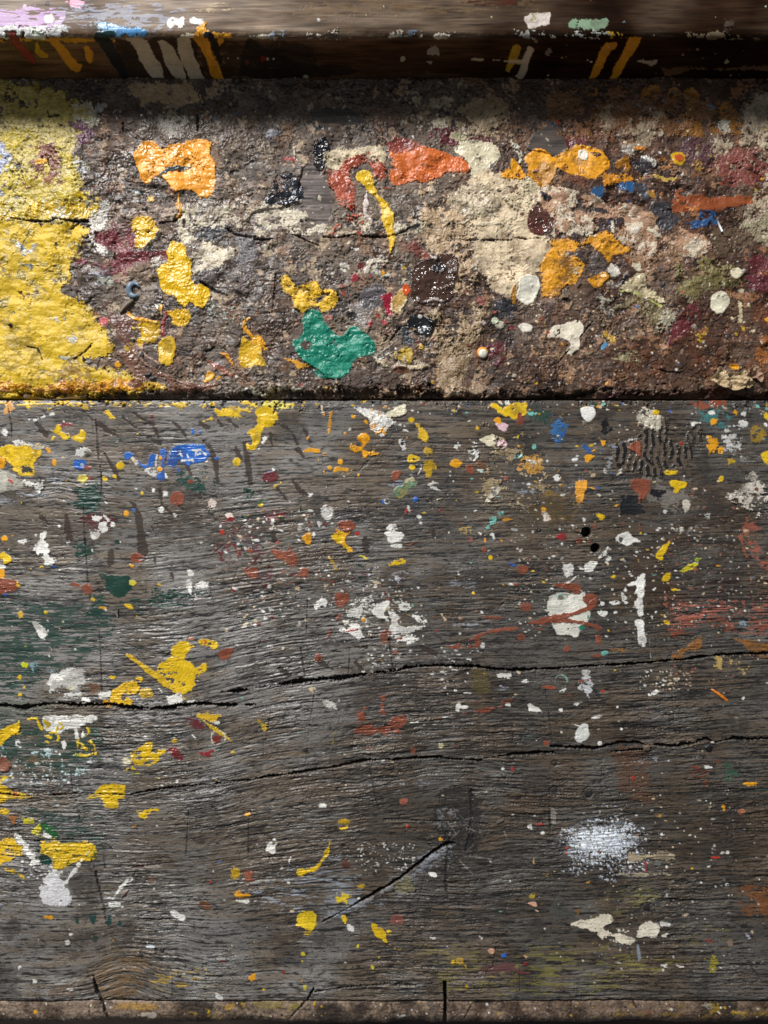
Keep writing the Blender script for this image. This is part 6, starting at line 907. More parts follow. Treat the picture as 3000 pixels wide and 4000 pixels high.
# two-lobed orange
q('A3', '85,1020 130,975 190,960 240,990 280,1020 330,985 400,952 480,955 560,985 620,1040 628,1090 580,1130 520,1170 450,1150 380,1130 300,1100 280,1130 270,1170 220,1210 170,1190 120,1150 90,1140 70,1160 0,1165 -60,1160 -80,1130 -20,1110 0,1030 50,1070 90,1120 110,1080', (216, 148, 22), 'two-lobed orange paint patch with a white dot on it', th=.6, warp=3, rough=.42, col2=(170, 110, 30), c2=.12, tex='lump', amp=.8, grime=.45)
L('A3', '400,1010,4 500,1150,4', (180, 120, 20), th=.5, rim=0); P('A3', '500,1000 560,995 570,1030 530,1020', (96, 70, 46), wear=.35, th=.05); P('A3', '130,1110 150,1085 180,1095 160,1120', (150, 110, 100), warp=3, th=.6); DD('A3', '35,1138,15', (110, 54, 36), warp=2)
q('A3', '430,985 460,975 485,995 480,1040 460,1048 430,1025', (220, 212, 196), 'white paint dot on the two-lobed orange patch', th=.8, warp=1.5, rim=.6)
P('A3', '560,1150 660,1130 800,1160 700,1190 600,1230 580,1200', (200, 132, 30), wear=.3, tex='crust', warp=6, obj='paint_patch', amp=1.5); P('A3', '780,1040 900,1020 920,1100 860,1130 790,1100', (50, 44, 46), wear=.3, warp=5, tex='crust'); P('A3', '700,980 780,940 800,1000 850,1010 930,1040 920,1090 860,1020 760,1010', (190, 184, 172), wear=.25, tex='crust', amp=1.8, warp=4); P('A3', '780,955 860,950 865,975 800,975', (206, 132, 50), warp=2.5, th=.6, col2=(110, 46, 40), c2=.35)
L('A3', '920,1140,10 960,1150,14 1000,1170,18 1050,1160,20 1090,1150,10', (190, 160, 80), wear=.25, warp=4); P('A3', '940,1020 1040,1050 1040,1120 950,1100', (150, 96, 40), wear=.45, **K2); P('A3', '1150,1050 1220,1040 1230,1110 1160,1120', (150, 110, 40), wear=.4, **K2); L('A3', '1150,1150,8 1240,1130,6 1330,1085,8', (120, 76, 36), th=.8, warp=2); P('A3', '880,1245 915,1240 915,1290 890,1270', (180, 130, 40), wear=.2)
q('A3', '1028,1020 1040,995 1090,988 1115,1010 1115,1050 1085,1075 1045,1060', (196, 156, 30), 'round yellow paint drop with an orange-brown heart', th=.6, warp=2); P('A3', '1045,1010 1100,1005 1105,1045 1060,1048', (170, 76, 30), warp=2, th=.3)
q('A3', '1050,1250 1100,1215 1125,1210 1120,1265 1500,1270 1555,1290 1545,1327 1400,1345 1240,1370 1045,1380', (140, 72, 36), 'orange-red paint bar shaped like an arrow, right of the back board', wear=.10, warp=4, rough=.42, th=.3); P('B3', '1110,0 1200,0 1190,40 1130,50', (170, 104, 40), wear=.25, warp=4)
# pale brown flake run
q('A3', '190,1215 260,1210 400,1250 540,1290 640,1340 700,1327 800,1327 900,1380 945,1420 940,1460 960,1500 1010,1530 1050,1560 1100,1440 1110,1480 1240,1520 1270,1580 1240,1640 1190,1660 1110,1650 1060,1600 980,1570 950,1550 930,1600 900,1655 880,1590 840,1590 790,1610 700,1560 650,1480 560,1480 500,1520 400,1520 290,1500 270,1440 250,1400 220,1380 180,1327 150,1270', (164, 128, 100), 'long pale brown flaking paint trail running right from the cream area', tex='flake', amp=1.6, wear=.08, warp=5, th=.5, col2=(206, 190, 166), c2=.3, rough=.5)
P('B3', '540,90 640,90 710,80 720,110 650,160 560,150 530,120', (70, 58, 58), warp=4, wear=.12, th=.1, tex='crust'); DD('B3', '625,110,20', (40, 90, 146), wear=.35, warp=5); L('B3', '540,35,24 600,45,30 640,60,20', (64, 56, 54), wear=.15, warp=4)
for st in ('240,0,10 300,60,10 400,120,18 460,165,22', '270,130,8 270,200,14', '480,190,14 560,205,10', '650,110,10 655,180,12', '690,30,8 740,10,8', '890,160,30 950,200,34'): L('B3', st, (212, 202, 180), th=.6, warp=3.5, wear=.12)
q('A3', '180,1230 250,1260 240,1300 190,1290', BK, None, warp=4, wear=.1, tex='crust'); P('B3', '270,210 400,180 430,210 330,220', (70, 60, 56), wear=.25, warp=4)
# orange lower group
q('B3', '250,230 340,222 430,240 490,215 480,190 540,200 600,160 640,160 690,240 755,280 740,310 660,320 640,340 625,365 600,330 540,290 500,265 440,280 400,310 350,305 330,340 400,345 470,365 490,350 470,400 460,440 420,500 350,520 320,540 290,580 200,590 190,540 165,460 170,390 210,320', (208, 144, 26), 'hook-shaped orange paint patch below the pale brown trail', wear=.10, tex='crust', amp=1.2, warp=5, th=.4, rough=.45, col2=(160, 110, 40), c2=.15)
P('B3', '480,490 560,450 610,450 620,490 560,540 520,520', (196, 136, 34), wear=.25, tex='crust', warp=5); P('B3', '0,540 20,540 30,620 0,640', (200, 140, 30), wear=.25); P('B3', '350,340 480,290 600,330 620,440 500,440 440,350', (76, 66, 62), wear=.35, warp=5, th=.05)
P('B3', '370,430 440,400 440,460 380,490', (190, 170, 130), wear=.5, warp=4)
# brown glossy disc, black blobs
P('B2', '1010,420 1060,370 1130,340 1200,320 1280,320 1310,380 1310,450 1285,520 1270,590 1230,625 1130,640 1060,645 1015,600 1000,520', (70, 50, 42), obj='paint_patch', label='large round glossy dark brown paint disc', th=1.0, rough=.16, fill=.95, tex='lump', amp=1.3, warp=3, rim=.5, grime=.05); P('B2', '1130,400 1200,380 1240,430 1180,450 1140,430', (46, 40, 42), tex='crust', th=.6, rough=.2, warp=5); L('B2', '1085,630,12 1150,610,20 1200,625,10', (176, 166, 160), th=.2, wear=.2); DD('B2', '1045,607,9', W, warp=2); L('B2', '1125,320,12 1150,345,10 1165,355,10', (206, 196, 186), th=.5, warp=1.5)
P('B2', '1075,320 1120,305 1130,350 1075,355', (150, 84, 66), warp=2.5, wear=.05, rough=.3)
P('B2', '970,760 1000,715 1050,705 1130,740 1155,770 1150,820 1120,860 1080,850 1030,830 1000,800', (28, 30, 33), obj='paint_patch', label='black paint blob with a white dot at its top', rough=.22, fill=.9, th=.9, tex='lump', warp=4); P('B2', '960,790 1000,800 1130,860 1190,900 1100,880 1000,900 940,890', (60, 62, 66), wear=.3, tex='crust', warp=5); P('B2', '1000,800 1050,800 1050,850 1000,850', (150, 130, 106), wear=.45, warp=4); DD('B2', '1063,725,11', W, warp=1.5, th=.4)
q('B2', '890,970 950,930 1000,925 1020,970 1015,1010 980,1035 920,1010', (170, 140, 36), 'mustard-yellow paint ring on grey crust', wear=.15, warp=4, tex='wrinkle', amp=1.2, th=.5); P('B2', '1040,920 1080,900 1090,930 1050,955', (190, 152, 40), wear=.08, warp=3, th=.5); P('B2', '840,980 920,950 1120,1040 1100,1060 1000,1130 920,1110 880,1060 820,1050 790,1000', (150, 134, 112), wear=.4, tex='crust', amp=1.6, warp=6)
L('B2', '765,995,14 830,1045,18 890,1065,14 960,1050,22 1050,1055,18 1115,1045,12', (206, 190, 158), th=.9, warp=3, obj='paint_streak', label='raised cream paint rim curving under the black blob'); L('B2', '770,990,16 850,930,10 940,850,6', (160, 150, 136), th=.6, warp=3); L('B2', '800,1000,20 890,950,26', W2, wear=.25, warp=4); P('B2', '900,1055 980,1060 980,1085 910,1085', (110, 70, 50), warp=3, th=.3)
q('B2', '880,620 900,580 940,545 970,590 980,620 940,680 910,715 880,690', (170, 134, 64), 'small folded tan paint skin with an orange corner', warp=3, wear=.05, th=.9, col2=(190, 170, 130), c2=.3); P('B2', '950,530 980,515 1000,560 970,590 955,570', (206, 86, 36), warp=2, th=.5, rough=.2); L('B2', '880,600,8 880,680,10 930,710,12 975,620,14', (200, 182, 150), th=.6, warp=2.5)
P('B2', '590,700 640,700 655,740 620,745', BK, warp=4, th=.5); P('B2', '440,720 490,715 500,740 460,765', (130, 80, 68), warp=2); P('B2', '730,540 790,540 780,590 740,590', (140, 64, 54), wear=.25, warp=4); P('B2', '545,550 580,555 575,595 550,590', (130, 60, 54), wear=.1, warp=3); P('B2', '650,390 700,370 710,420 670,440', (110, 44, 44), wear=.2, tex='crust', warp=4); DD('B2', '735,778,20 838,765,15 745,465,13 808,512,9 865,705,18', (160, 48, 54), wear=.2, warp=4)
P('B2', '820,430 835,440 820,460', YO); P('B2', '1395,400 1430,390 1435,420 1410,430', (180, 170, 156), warp=2, th=.7); P('B2', '720,370 800,345 860,380 760,380 720,440 700,440', (196, 184, 164), wear=.25, tex='crust', warp=4)
P('B2', '760,290 840,310 900,340 850,360 770,340', (74, 54, 40), rough=.25, warp=5, th=.4); P('B2', '550,390 610,390 600,430 560,430', (196, 190, 176), wear=.4, warp=4); P('B2', '610,275 670,285 650,305', W, wear=.2, warp=3)
# white spots
q('B3', '40,490 80,462 150,460 182,490 180,540 160,590 110,645 70,635 28,600 40,540', (232, 226, 208), 'upright oval white paint spot beside the hook-shaped orange patch', th=.6, grime=.1, warp=2, rim=.5, rough=.5); q('B3', '1290,600 1330,572 1375,575 1405,610 1395,660 1360,705 1320,705 1282,665', (222, 214, 188), 'round cream-white paint spot, right part of the back board', th=.55, warp=1.8, rim=.4, rough=.5)
q('B3', '1415,425 1460,410 1485,430 1480,465 1450,480 1420,462', (218, 208, 176), 'small cream-white paint spot, right part of the back board', th=.55, warp=1.6, rim=.4); DD('B3', '1493,557,15', (176, 164, 136), wear=.05); q('B3', '45,780 80,765 120,772 135,795 120,818 70,812', (216, 208, 192), 'small flat oval white paint spot', th=.5, warp=1.6)
q('B3', '262,790 320,782 370,760 430,752 468,785 462,830 440,860 445,920 400,955 370,968 350,950 375,900 340,868 300,855 235,855', (220, 210, 188), 'white paint splat shaped like a boot', th=.5, warp=2.2, rough=.5)
q('B2', '1525,740 1555,728 1575,745 1560,770 1530,775', (200, 208, 180), None, warp=1.8, th=.7); q('B2', '1560,760 1600,755 1608,785 1585,798 1550,785', (190, 184, 162), None, warp=1.8, th=.7); DD('B2', '1470,770,13', (220, 200, 190))
P('B3', '640,375 660,380 700,430 680,470 650,470 620,430', (190, 184, 170), warp=3, tex='crust', th=.6, obj='paint_patch', label='upright grey-white flaking lump left of the cream wedge'); P('B3', '690,550 740,500 820,450 860,460 880,530 940,570 1000,620 980,650 900,610 800,580', (194, 178, 142), warp=5, wear=.12, tex='crust', th=.6, obj='paint_patch', label='cream crusty wedge of paint pointing lower right', amp=1.5); P('B3', '780,385 830,380 835,420 800,420', (200, 190, 164), wear=.15, warp=4); P('B3', '600,500 700,480 740,440 680,560 620,540', (150, 142, 130), wear=.45, tex='crust', warp=5)
L('B3', '700,560,10 800,570,8 900,620,10 960,650,10', (180, 180, 96), wear=.25, warp=3); L('B3', '740,470,16 700,530,10', BK, warp=4)
P('B3', '1465,640 1490,650 1495,760 1475,760', (190, 176, 140), wear=.2, warp=4); P('B3', '1480,780 1520,800 1500,830', YD, wear=.4); P('B3', '1380,680 1415,690 1400,730', YD, wear=.5); P('B3', '600,810 670,880 650,900 600,850', (176, 140, 40), wear=.45, warp=5); L('B3', '585,925,16 608,905,16', (90, 140, 176), warp=2.5); DD('B3', '812,660,12', (50, 96, 150), warp=2); P('B3', '1190,790 1260,800 1240,890 1190,880', YD, wear=.65, warp=4)
P('B3', '905,1015 935,1015 920,1030', CR); P('B3', '1055,1060 1070,1065 1065,1085', W); P('B3', '545,1200 570,1190 565,1215 548,1215', (200, 190, 160)); L('B3', '170,985,3 320,970,3', (160, 140, 100), th=.2, warp=1); P('B3', '1630,730 1700,730 1700,760 1640,770', YO, wear=.2); DD('B3', '120,985,16', (120, 66, 40), wear=.3, warp=4); L('B3', '0,795,22 20,800,10', (150, 36, 50)); P('B3', '560,850 620,820 610,900', (150, 136, 110), wear=.4)
q('B3', '520,1230 600,1215 720,1215 760,1240 640,1250', (100, 64, 58), None, warp=3, rough=.35); P('B2', '1230,1160 1290,1180 1280,1240 1220,1240', (190, 166, 140), wear=.4, tex='crust', warp=5); P('B2', '-50,1190 240,1185 260,1210 0,1225', (190, 184, 160), wear=.6, tex='crust', warp=4); P('B2', '430,1175 460,1180 455,1210', (180, 150, 90), warp=2)
P('B3', '720,380 760,390 700,420', (80, 60, 56)); DD('B3', '800,165,18', (206, 196, 180), wear=.2, warp=5, th=.6); P('B3', '1085,50 1120,55 1110,85', (180, 170, 150), wear=.3)
P('B3', '1480,130 1560,110 1659,60 1900,60 1900,260 1640,250 1560,200 1540,160', (150, 140, 112), wear=.3, tex='crust', **K2)
b_tr = b
build_board(b, 'sunken_back_board', root)

# ================================================================== THE BACK RAIL
ZT, ZB = .054, -.014
ys = np.arange(-420, 338, CELL, dtype=np.float32)
zr = np.interp(ys, [-420, 118, 132, 144, 152, 300, 316, 338], [ZT, ZT, ZT - .0012, ZT - .0045, ZT - .0085, ZB + .010, ZB + .0035, ZB + .0015])
zr = np.convolve(np.pad(zr, 3, mode='edge'), np.ones(7) / 7, 'valid')
YT = (2000 - 140) * PX * (D - ZT) / D
yr = np.where(ys < 140, (2000 - ys) * PX * (D - ZT) / D, 0)
yr = np.where(ys >= 140, (2000 - ys) * PX * (D - zr) / D, yr)
ty, tz = np.gradient(yr), np.gradient(zr); ln = np.hypot(ty, tz) + 1e-9
ny_, nz_ = tz / ln, -ty / ln
b = cur = Board(-420, 3420, -420, 336, rows=(yr, zr.astype(np.float32), ny_, nz_))
b.h = len(ys); b = cur
if b.H.shape[0] != len(ys):
    b = cur = Board(-420, 3420, -420, -420 + (len(ys) - 1) * CELL, rows=(yr, zr.astype(np.float32), ny_, nz_))
X, Yp = b.X, b.Y
fb, gn, sk = b.n('fibre', 2), b.n('grain', 4), b.n('strk', 6)
b.H[:] = .035 * fb + .05 * gn + .12 * b.n('big', 9) + .22 * np.exp(-((Yp - 138) / 16) ** 2) * b.n('med', 5) + .05 * np.exp(-((Yp - 130) / 16) ** 2) * b.n('grit', 7)
tt = sst(.5 + .3 * gn + .25 * b.n('big', 3))[..., None]; Cc = lin((128, 110, 92)) * (1 - tt) + lin((92, 72, 54)) * tt
Cc = Cc * (1 + .16 * fb + .10 * sk + .10 * b.n('thin', 8))[..., None]
t = np.clip(np.interp(X, [-420, 900, 1500, 1900, 2300, 3420], [0, .08, .40, .75, .96, .98]) + .08 * b.n('big', 20), 0, 1)[..., None]; Cc = Cc * (1 - t) + Cc * lin((84, 64, 48)) * t * 1.0  # loss of light towards the right, painted into the rail colour
t = sst((Yp - 150) / 12)[..., None]; Cc = Cc * (1 - t) + Cc * t * lin((230, 205, 175))
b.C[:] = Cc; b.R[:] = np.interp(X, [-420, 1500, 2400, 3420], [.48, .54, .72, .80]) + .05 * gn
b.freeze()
F_ = dict(th=.12, rough=.42, grime=.1)
P('A1', '-600,60 200,50 380,60 410,90 400,150 380,190 200,200 -600,200', (186, 150, 196), wear=.22, streak=1, warp=6, op=.8, **F_); P('A1', '-600,175 100,170 400,170 430,190 400,210 200,240 -600,240', (206, 206, 202), wear=.35, warp=6, tex='crust', **F_)
P('A1', '150,10 210,10 215,30 160,30', (216, 140, 170), wear=.4, warp=5, **F_); P('A1', '390,0 540,8 555,30 500,38 430,20', (216, 140, 170), wear=.3, warp=5, **F_); DD('A1', '308,20,16', (40, 30, 30), warp=3, **F_)
P('A1', '400,40 900,0 1200,60 1200,150 1000,190 700,150 420,170', (150, 156, 176), wear=.5, streak=1, warp=12, op=.55, **F_); P('A1', '1250,20 1500,10 1520,60 1300,80', (196, 176, 140), wear=.6, streak=1, warp=10, op=.6, **F_)
def r(t, st, c, label=None, nm='paint_patch', **k):
    k.setdefault('th', .25); k.setdefault('warp', 2.5); P(t, st, c, obj=nm, label=label, **k)
r('A1', '288,115 310,92 345,95 358,125 340,150 305,150 285,135', W, 'round white paint spot on pale violet rail paint', rough=.45); r('A1', '640,155 700,150 760,170 860,178 920,190 960,210 930,232 860,228 760,225 660,215 620,205', (70, 140, 196), 'light blue paint smear on top of the rail edge', wear=.12, warp=5, col2=(130, 176, 210), c2=.3); P('A1', '640,150 740,160 700,190 640,190', (150, 190, 216), wear=.4, warp=5)
r('A1', '1092,140 1120,115 1150,125 1180,105 1200,130 1190,180 1160,180 1140,150 1110,170 1092,165', W, 'ragged white paint mark on the rail top', wear=.15, warp=4); r('A1', '1232,130 1270,112 1310,130 1300,155 1250,155', (206, 206, 200), None, wear=.12, warp=4); P('A1', '1180,205 1250,205 1280,230 1220,235 1180,225', (206, 196, 170), wear=.15, warp=3)
r('A1', '215,200 255,198 295,225 290,255 240,250 215,230', (206, 212, 196), 'pale green-white paint blob on the rail edge', th=.8, warp=2.5)
r('A1', '1270,180 1320,150 1335,145 1335,190 1355,200 1345,225 1300,235 1285,215', YO, 'yellow paint crust on the rail edge over a yellow drip', th=.7, warp=3, wear=.08); r('A1', '1385,200 1430,215 1490,215 1495,245 1420,250 1390,235', YO, None, th=.5, warp=3, wear=.08); P('A1', '1320,210 1375,205 1390,245 1340,255', BK, warp=3)
P('A1', '-100,252 550,248 600,262 560,275 300,275 -100,275', (206, 150, 40), wear=.25, warp=3, **F_); P('A1', '-100,262 320,262 380,300 250,330 0,310 -100,320', (92, 76, 40), wear=.3, warp=5, **F_)
D2 = dict(th=.22, warp=2.2, rough=.4, grime=.15)
def drip(st, c, label): L('A1', st, c, obj='paint_drip', label=label, **D2)
drip('80,215,37 100,265,54 150,320,49 190,370,49 225,400,27', (130, 36, 30), 'dark red drip at the left of the rail face'); drip('240,280,12 245,330,32 275,355,37 300,362,22', (196, 146, 30), 'short hooked yellow drip beside the red one')
drip('340,262,49 390,310,56 430,370,66 480,430,68 500,436,61', (206, 140, 30), 'broad orange drip, left part of the rail face'); drip('560,310,37 575,350,61 580,385,46', (206, 140, 30), 'short stubby orange drip on the rail face'); DD('A1', '742,265,10', YO)
drip('650,240,85 700,300,78 740,370,71 780,440,61 800,500,49', (24, 28, 30), 'wide black drip on the rail face'); P('A1', '640,210 720,205 745,230 700,245 650,240', (30, 60, 60), warp=3, wear=.1)
P('A1', '740,262 860,262 900,300 960,420 990,500 820,500', (30, 27, 26), wear=.15, warp=4, op=.8, **F_); P('A1', '960,262 1240,262 1290,400 1330,500 1060,500', (30, 27, 26), wear=.1, warp=4, op=.8, **F_); P('A1', '1240,258 1700,262 2000,300 2000,500 1400,520 1300,400', (34, 28, 24), wear=.2, warp=4, op=.7, **F_); P('A2', '-60,262 60,300 200,370 330,410 600,430 600,480 -60,500', (34, 28, 24), wear=.05, warp=3, op=.8, **F_)
P('A1', '820,250 880,248 960,262 900,275 870,280', (196, 186, 164), warp=2.5, **F_)
drip('880,262,61 930,310,93 950,370,95 985,420,98 1010,470,93 1020,500,81', (196, 184, 160), 'first and leftmost of three broad cream drips on the rail face'); drip('1050,275,49 1090,330,85 1110,390,93 1140,440,93 1160,480,85', (190, 180, 156), 'middle of three broad cream drips on the rail face'); drip('1190,262,85 1200,330,93 1220,390,90 1250,440,95 1265,490,98', (186, 174, 148), 'rightmost of three broad cream drips on the rail face')
drip('1290,240,73 1330,290,76 1360,350,73 1380,410,71 1400,470,68 1410,510,66 1420,550,24', (216, 148, 30), 'long orange-yellow drip right of the cream drips'); L('A1', '1430,262,46 1425,290,14', (206, 146, 40), **D2)
P('A1', '1380,260 1420,300 1440,400 1430,420 1370,330', BK, warp=3, op=.8, **F_)
DD('A1', '1478,376,7 1540,376,8 1635,409,7', (190, 160, 110), warp=2); DD('A1', '1600,400,18', (100, 50, 36), wear=.3, warp=3); DD('A2', '45,382,18', (130, 30, 40), wear=.2, warp=3); DD('A2', '78,378,10 112,382,7 318,500,12 952,380,10', (176, 168, 140), warp=2.5)
P('A2', '1110,340 1150,300 1175,320 1185,355 1150,355', (150, 142, 128), wear=.2, warp=4); P('A2', '1100,395 1150,400 1125,420', (160, 150, 130), wear=.1, warp=3); P('A2', '1060,490 1110,460 1150,490 1110,500', (74, 64, 46), wear=.2)
for st in ('0,215 580,205 580,240 200,250 0,240', '860,215 1080,205 1100,235 880,245', '1140,225 1290,205 1270,235 1160,245'): P('A2', st, (186, 180, 164), wear=.5, warp=6, th=.2, tex='crust')
P('A2', '1000,195 1080,195 1080,215 1010,225', (96, 104, 120), wear=.25, warp=4); P('A2', '100,205 180,205 170,225 110,225', (140, 150, 166), wear=.3, warp=4); L('A2', '815,25,5 828,45,7', W2); L('A2', '1400,385,14 1470,388,14', (170, 156, 130), warp=2, **F_); L('A2', '1540,388,8 1580,390,8', (160, 146, 120), warp=2); L('A2', '1610,395,10 1659,395,12 1740,400,30', (180, 164, 136), warp=2)
P('A2', '300,20 1659,0 1659,60 700,120 300,140', (116, 92, 60), wear=.5, streak=1, warp=14, op=.4, **F_); P('A2', '1380,0 1659,0 1659,50 1450,40', (70, 40, 30), wear=.4, streak=1, **F_)
r('A3', '82,120 110,95 150,90 210,88 248,82 250,110 240,160 180,172 110,185 95,150', (200, 188, 180), 'pinkish-white paint patch on the rail top, left of the green one', wear=.03, th=.3, col2=(160, 150, 110), c2=.1); r('A3', '370,170 400,125 470,122 560,130 620,130 625,165 600,195 520,190 440,185', (124, 150, 122), 'pale green paint patch on the rail top', wear=.18, warp=4, th=.25); DD('A3', '725,145,16', (90, 100, 106), wear=.3, warp=4); DD('A3', '1400,160,34', (70, 60, 50), wear=.4, warp=6)
P('A3', '50,205 260,210 280,240 160,250 60,230', (176, 176, 168), wear=.55, warp=5, th=.2); P('A3', '370,200 620,200 600,245 400,240', (186, 188, 180), wear=.6, warp=5, th=.2); P('A3', '610,205 740,225 720,250 620,235', (196, 156, 50), wear=.4, warp=4, th=.25); P('A3', '1120,200 1659,235 1659,262 1130,240', (120, 106, 84), wear=.6, warp=5, th=.15)
def dr3(st, c, label): L('A3', st, c, obj='paint_drip', label=label, **D2)
dr3('665,292,32 620,305,61 590,350,61 565,420,59 535,480,51 520,515,37', (200, 134, 28), 'left of two slanting orange drips on the rail face, right'); dr3('830,240,24 790,265,73 760,320,61 725,380,56 690,440,54 665,515,44', (206, 140, 28), 'right of two slanting orange drips on the rail face, right')
dr3('25,312,54 15,350,54 5,385,54 -25,450,32', (170, 134, 30), 'mustard drip stroke of the H-like mark on the rail face'); dr3('115,322,54 95,380,49 60,488,46', (176, 160, 140), 'pale stroke of the H-like mark on the rail face'); L('A3', '-10,395,26 80,398,26', (186, 164, 130), **D2)
P('A3', '220,340 240,310 260,325 272,345 250,365 225,358', (120, 104, 90), wear=.06, warp=3, **F_); r('A3', '810,392 880,392 935,392 940,410 900,425 860,410', (176, 156, 132), None, th=.15); P('A3', '1375,405 1390,380 1405,395 1395,415', (160, 146, 120), warp=2); DD('A3', '350,370,9 155,268,10 1108,355,7 1205,318,8 1145,320,6', (130, 110, 90), warp=2)
r('A3', '970,450 1000,435 1250,436 1500,436 1900,436 1900,462 1500,450 1380,462 1200,450 1120,455 1080,485 990,500', (92, 66, 42), 'long peeling brown edge on the lower rail face, right', wear=.06, warp=4)
scatter(-400, 3400, -100, 150, 34, 1.3, 4, [W2, CR, (120, 110, 96)]); scatter(2000, 3400, 160, 300, 24, 1.6, 4, [(130, 110, 84), CR])
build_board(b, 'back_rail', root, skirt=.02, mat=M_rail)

# ================================================================== THE ROUNDED FRONT EDGE
ys = np.arange(3914, 4090, CELL, dtype=np.float32)
t_ = np.clip((ys - 3962) / 28, 0, 1.0)
zf = np.where(ys < 3962, -.0012, -.0012 - .0085 * (1 - np.sqrt(np.clip(1 - t_ ** 2, 0, 1))))
ex = np.clip((ys - 3990) / 90, 0, 1); zf = zf - .05 * ex
zf = np.convolve(np.pad(zf, 2, mode='edge'), np.ones(5) / 5, 'valid')
yf = (2000 - np.minimum(ys, 3990)) * PX * (D - np.maximum(zf, -.0092)) / D - .0004 * ex
ty, tz = np.gradient(yf), np.gradient(zf); ln = np.hypot(ty, tz) + 1e-9
b = cur = Board(-360, 3360, 3914, 3914 + (len(ys) - 1) * CELL, rows=(yf.astype(np.float32), zf.astype(np.float32), tz / ln, -ty / ln))
X, Yp = b.X, b.Y
b.H[:] = .16 * b.n('grit', 4) + .22 * b.n('med', 9) + .95 * b.n('big', 12) + .1 * b.n('strk2', 4) - 1.0 * np.exp(-(Yp - 3914) / 8) 
tt = sst(.5 + .35 * b.n('med', 2) + .3 * b.n('big', 4))[..., None]; Cc = (lin((132, 114, 98)) * (1 - tt) + lin((84, 68, 56)) * tt) * (1 + .22 * b.n('grit', 11) + .1 * b.n('fine', 4))[..., None]
t = np.interp(X, [0, 2000, 3360], [0, .4, .5])[..., None]; Cc = Cc * (1 - t) + Cc * lin((180, 160, 140)) * t
t = sst((b.n('frac', 33) - .9) / .6)[..., None] * .6; Cc = Cc * (1 - t) + lin((36, 32, 30)) * t
b.C[:] = np.clip(Cc, .005, .8); b.R[:] = .55
cut('E2', '1228,1240,22 1228,1420,22', 9, warp=1); cut('E1', '648,1255,24 665,1310,18 690,1390,12', 3, lift=.4); cut('E2', '330,1255,10 220,1370,8', 2); cut('E2', '1125,1265,20 1190,1400,26', .7, dark=(96, 86, 76)); cut('E2', '1420,1260,4 1350,1380,5', 1); cut('E3', '395,1245,8 380,1370,8', 1.2, dark=(50, 42, 38)); cut('E3', '790,1260,4 810,1310,4', .8); cut('E2', '880,1290,3 900,1380,3', .8)
b.freeze()
F3 = dict(op=.55, th=.08, fill=.1, rim=0, warp=6)
P('E1', '720,1280 860,1275 1020,1280 1020,1310 880,1320 740,1310', (196, 148, 60), wear=.45, **F3); P('E1', '1450,1280 1520,1285 1500,1330 1450,1320', (206, 160, 60), wear=.2, **F3); P('E1', '1540,1280 1600,1280 1580,1300', (196, 160, 70), wear=.3, **F3); P('E1', '1250,1330 1420,1350 1410,1365 1260,1355', (176, 150, 60), wear=.4, **F3)
P('E1', '900,1345 1000,1340 1000,1365 910,1368', (190, 176, 160), wear=.15, obj='paint_patch', label='pale smudge on the rounded front edge', warp=4); DD('E1', '225,1335,14', YO, wear=.2, warp=3); P('E2', '895,1325 910,1350 970,1360 965,1375 930,1375 900,1350', W, wear=.2, warp=3, obj='paint_patch'); P('E2', '0,1270 280,1265 240,1330 40,1310', (150, 134, 60), wear=.65, **F3)
P('E3', '1100,1270 1300,1240 1360,1290 1300,1340 1100,1320', (170, 140, 44), wear=.5, **F3); P('E3', '1440,1325 1520,1325 1515,1355 1445,1355', (196, 160, 44), wear=.25, **F3); P('E3', '620,1340 700,1335 690,1365 630,1365', (170, 130, 50), wear=.3, **F3); P('E3', '860,1340 920,1335 900,1370', (140, 70, 36), wear=.2, **F3); P('E3', '720,1340 1000,1330 1659,1320 1659,1370 740,1375', (140, 110, 40), wear=.6, **F3)
P('E3', '1210,1270 1300,1270 1290,1305 1220,1300', (176, 166, 150), wear=.45, **F3)
scatter(-350, 3350, 3920, 3985, 160, 1.6, 5, [W, CR, YD, (60, 50, 44)])
build_board(b, 'rounded_front_edge', root)

# ------------------------------------------------------------------ frame under the boards (dark wood seen down the gap)
def boxmesh(name, x0, x1, y0, y1, z0, z1, mat, parent, bev=.002):
    import bmesh
    bm = bmesh.new(); bmesh.ops.create_cube(bm, size=1)
    for v in bm.verts: v.co = ((x0 + x1) / 2 + v.co.x * (x1 - x0), (y0 + y1) / 2 + v.co.y * (y1 - y0), (z0 + z1) / 2 + v.co.z * (z1 - z0))
    bmesh.ops.bevel(bm, geom=bm.edges[:], offset=bev, segments=2, affect='EDGES')
    me = bpy.data.meshes.new(name); bm.to_mesh(me); bm.free(); me.materials.append(mat)
    o = bpy.data.objects.new(name, me); C.collection.objects.link(o); o.parent = parent; return o
M_dark = plain('dirty_dark_timber', (38, 31, 27), .9, 90)
boxmesh('support_board', -.46, .46, -.492, .47, -.075, -.031, M_dark, root)
for sx in (-.40, .37):
    for sy in (-.47, .40): boxmesh('leg', sx, sx + .07, sy, sy + .07, -.80, -.0755, M_dark, root)
# floor far below
bpy.ops.mesh.primitive_plane_add(size=14, location=(0, 0, -.80)); fl = C.object; fl.name = 'floor'; fl['kind'] = 'structure'
fl.data.materials.append(plain('floor_boards', (44, 34, 28), .7, 12, .6))

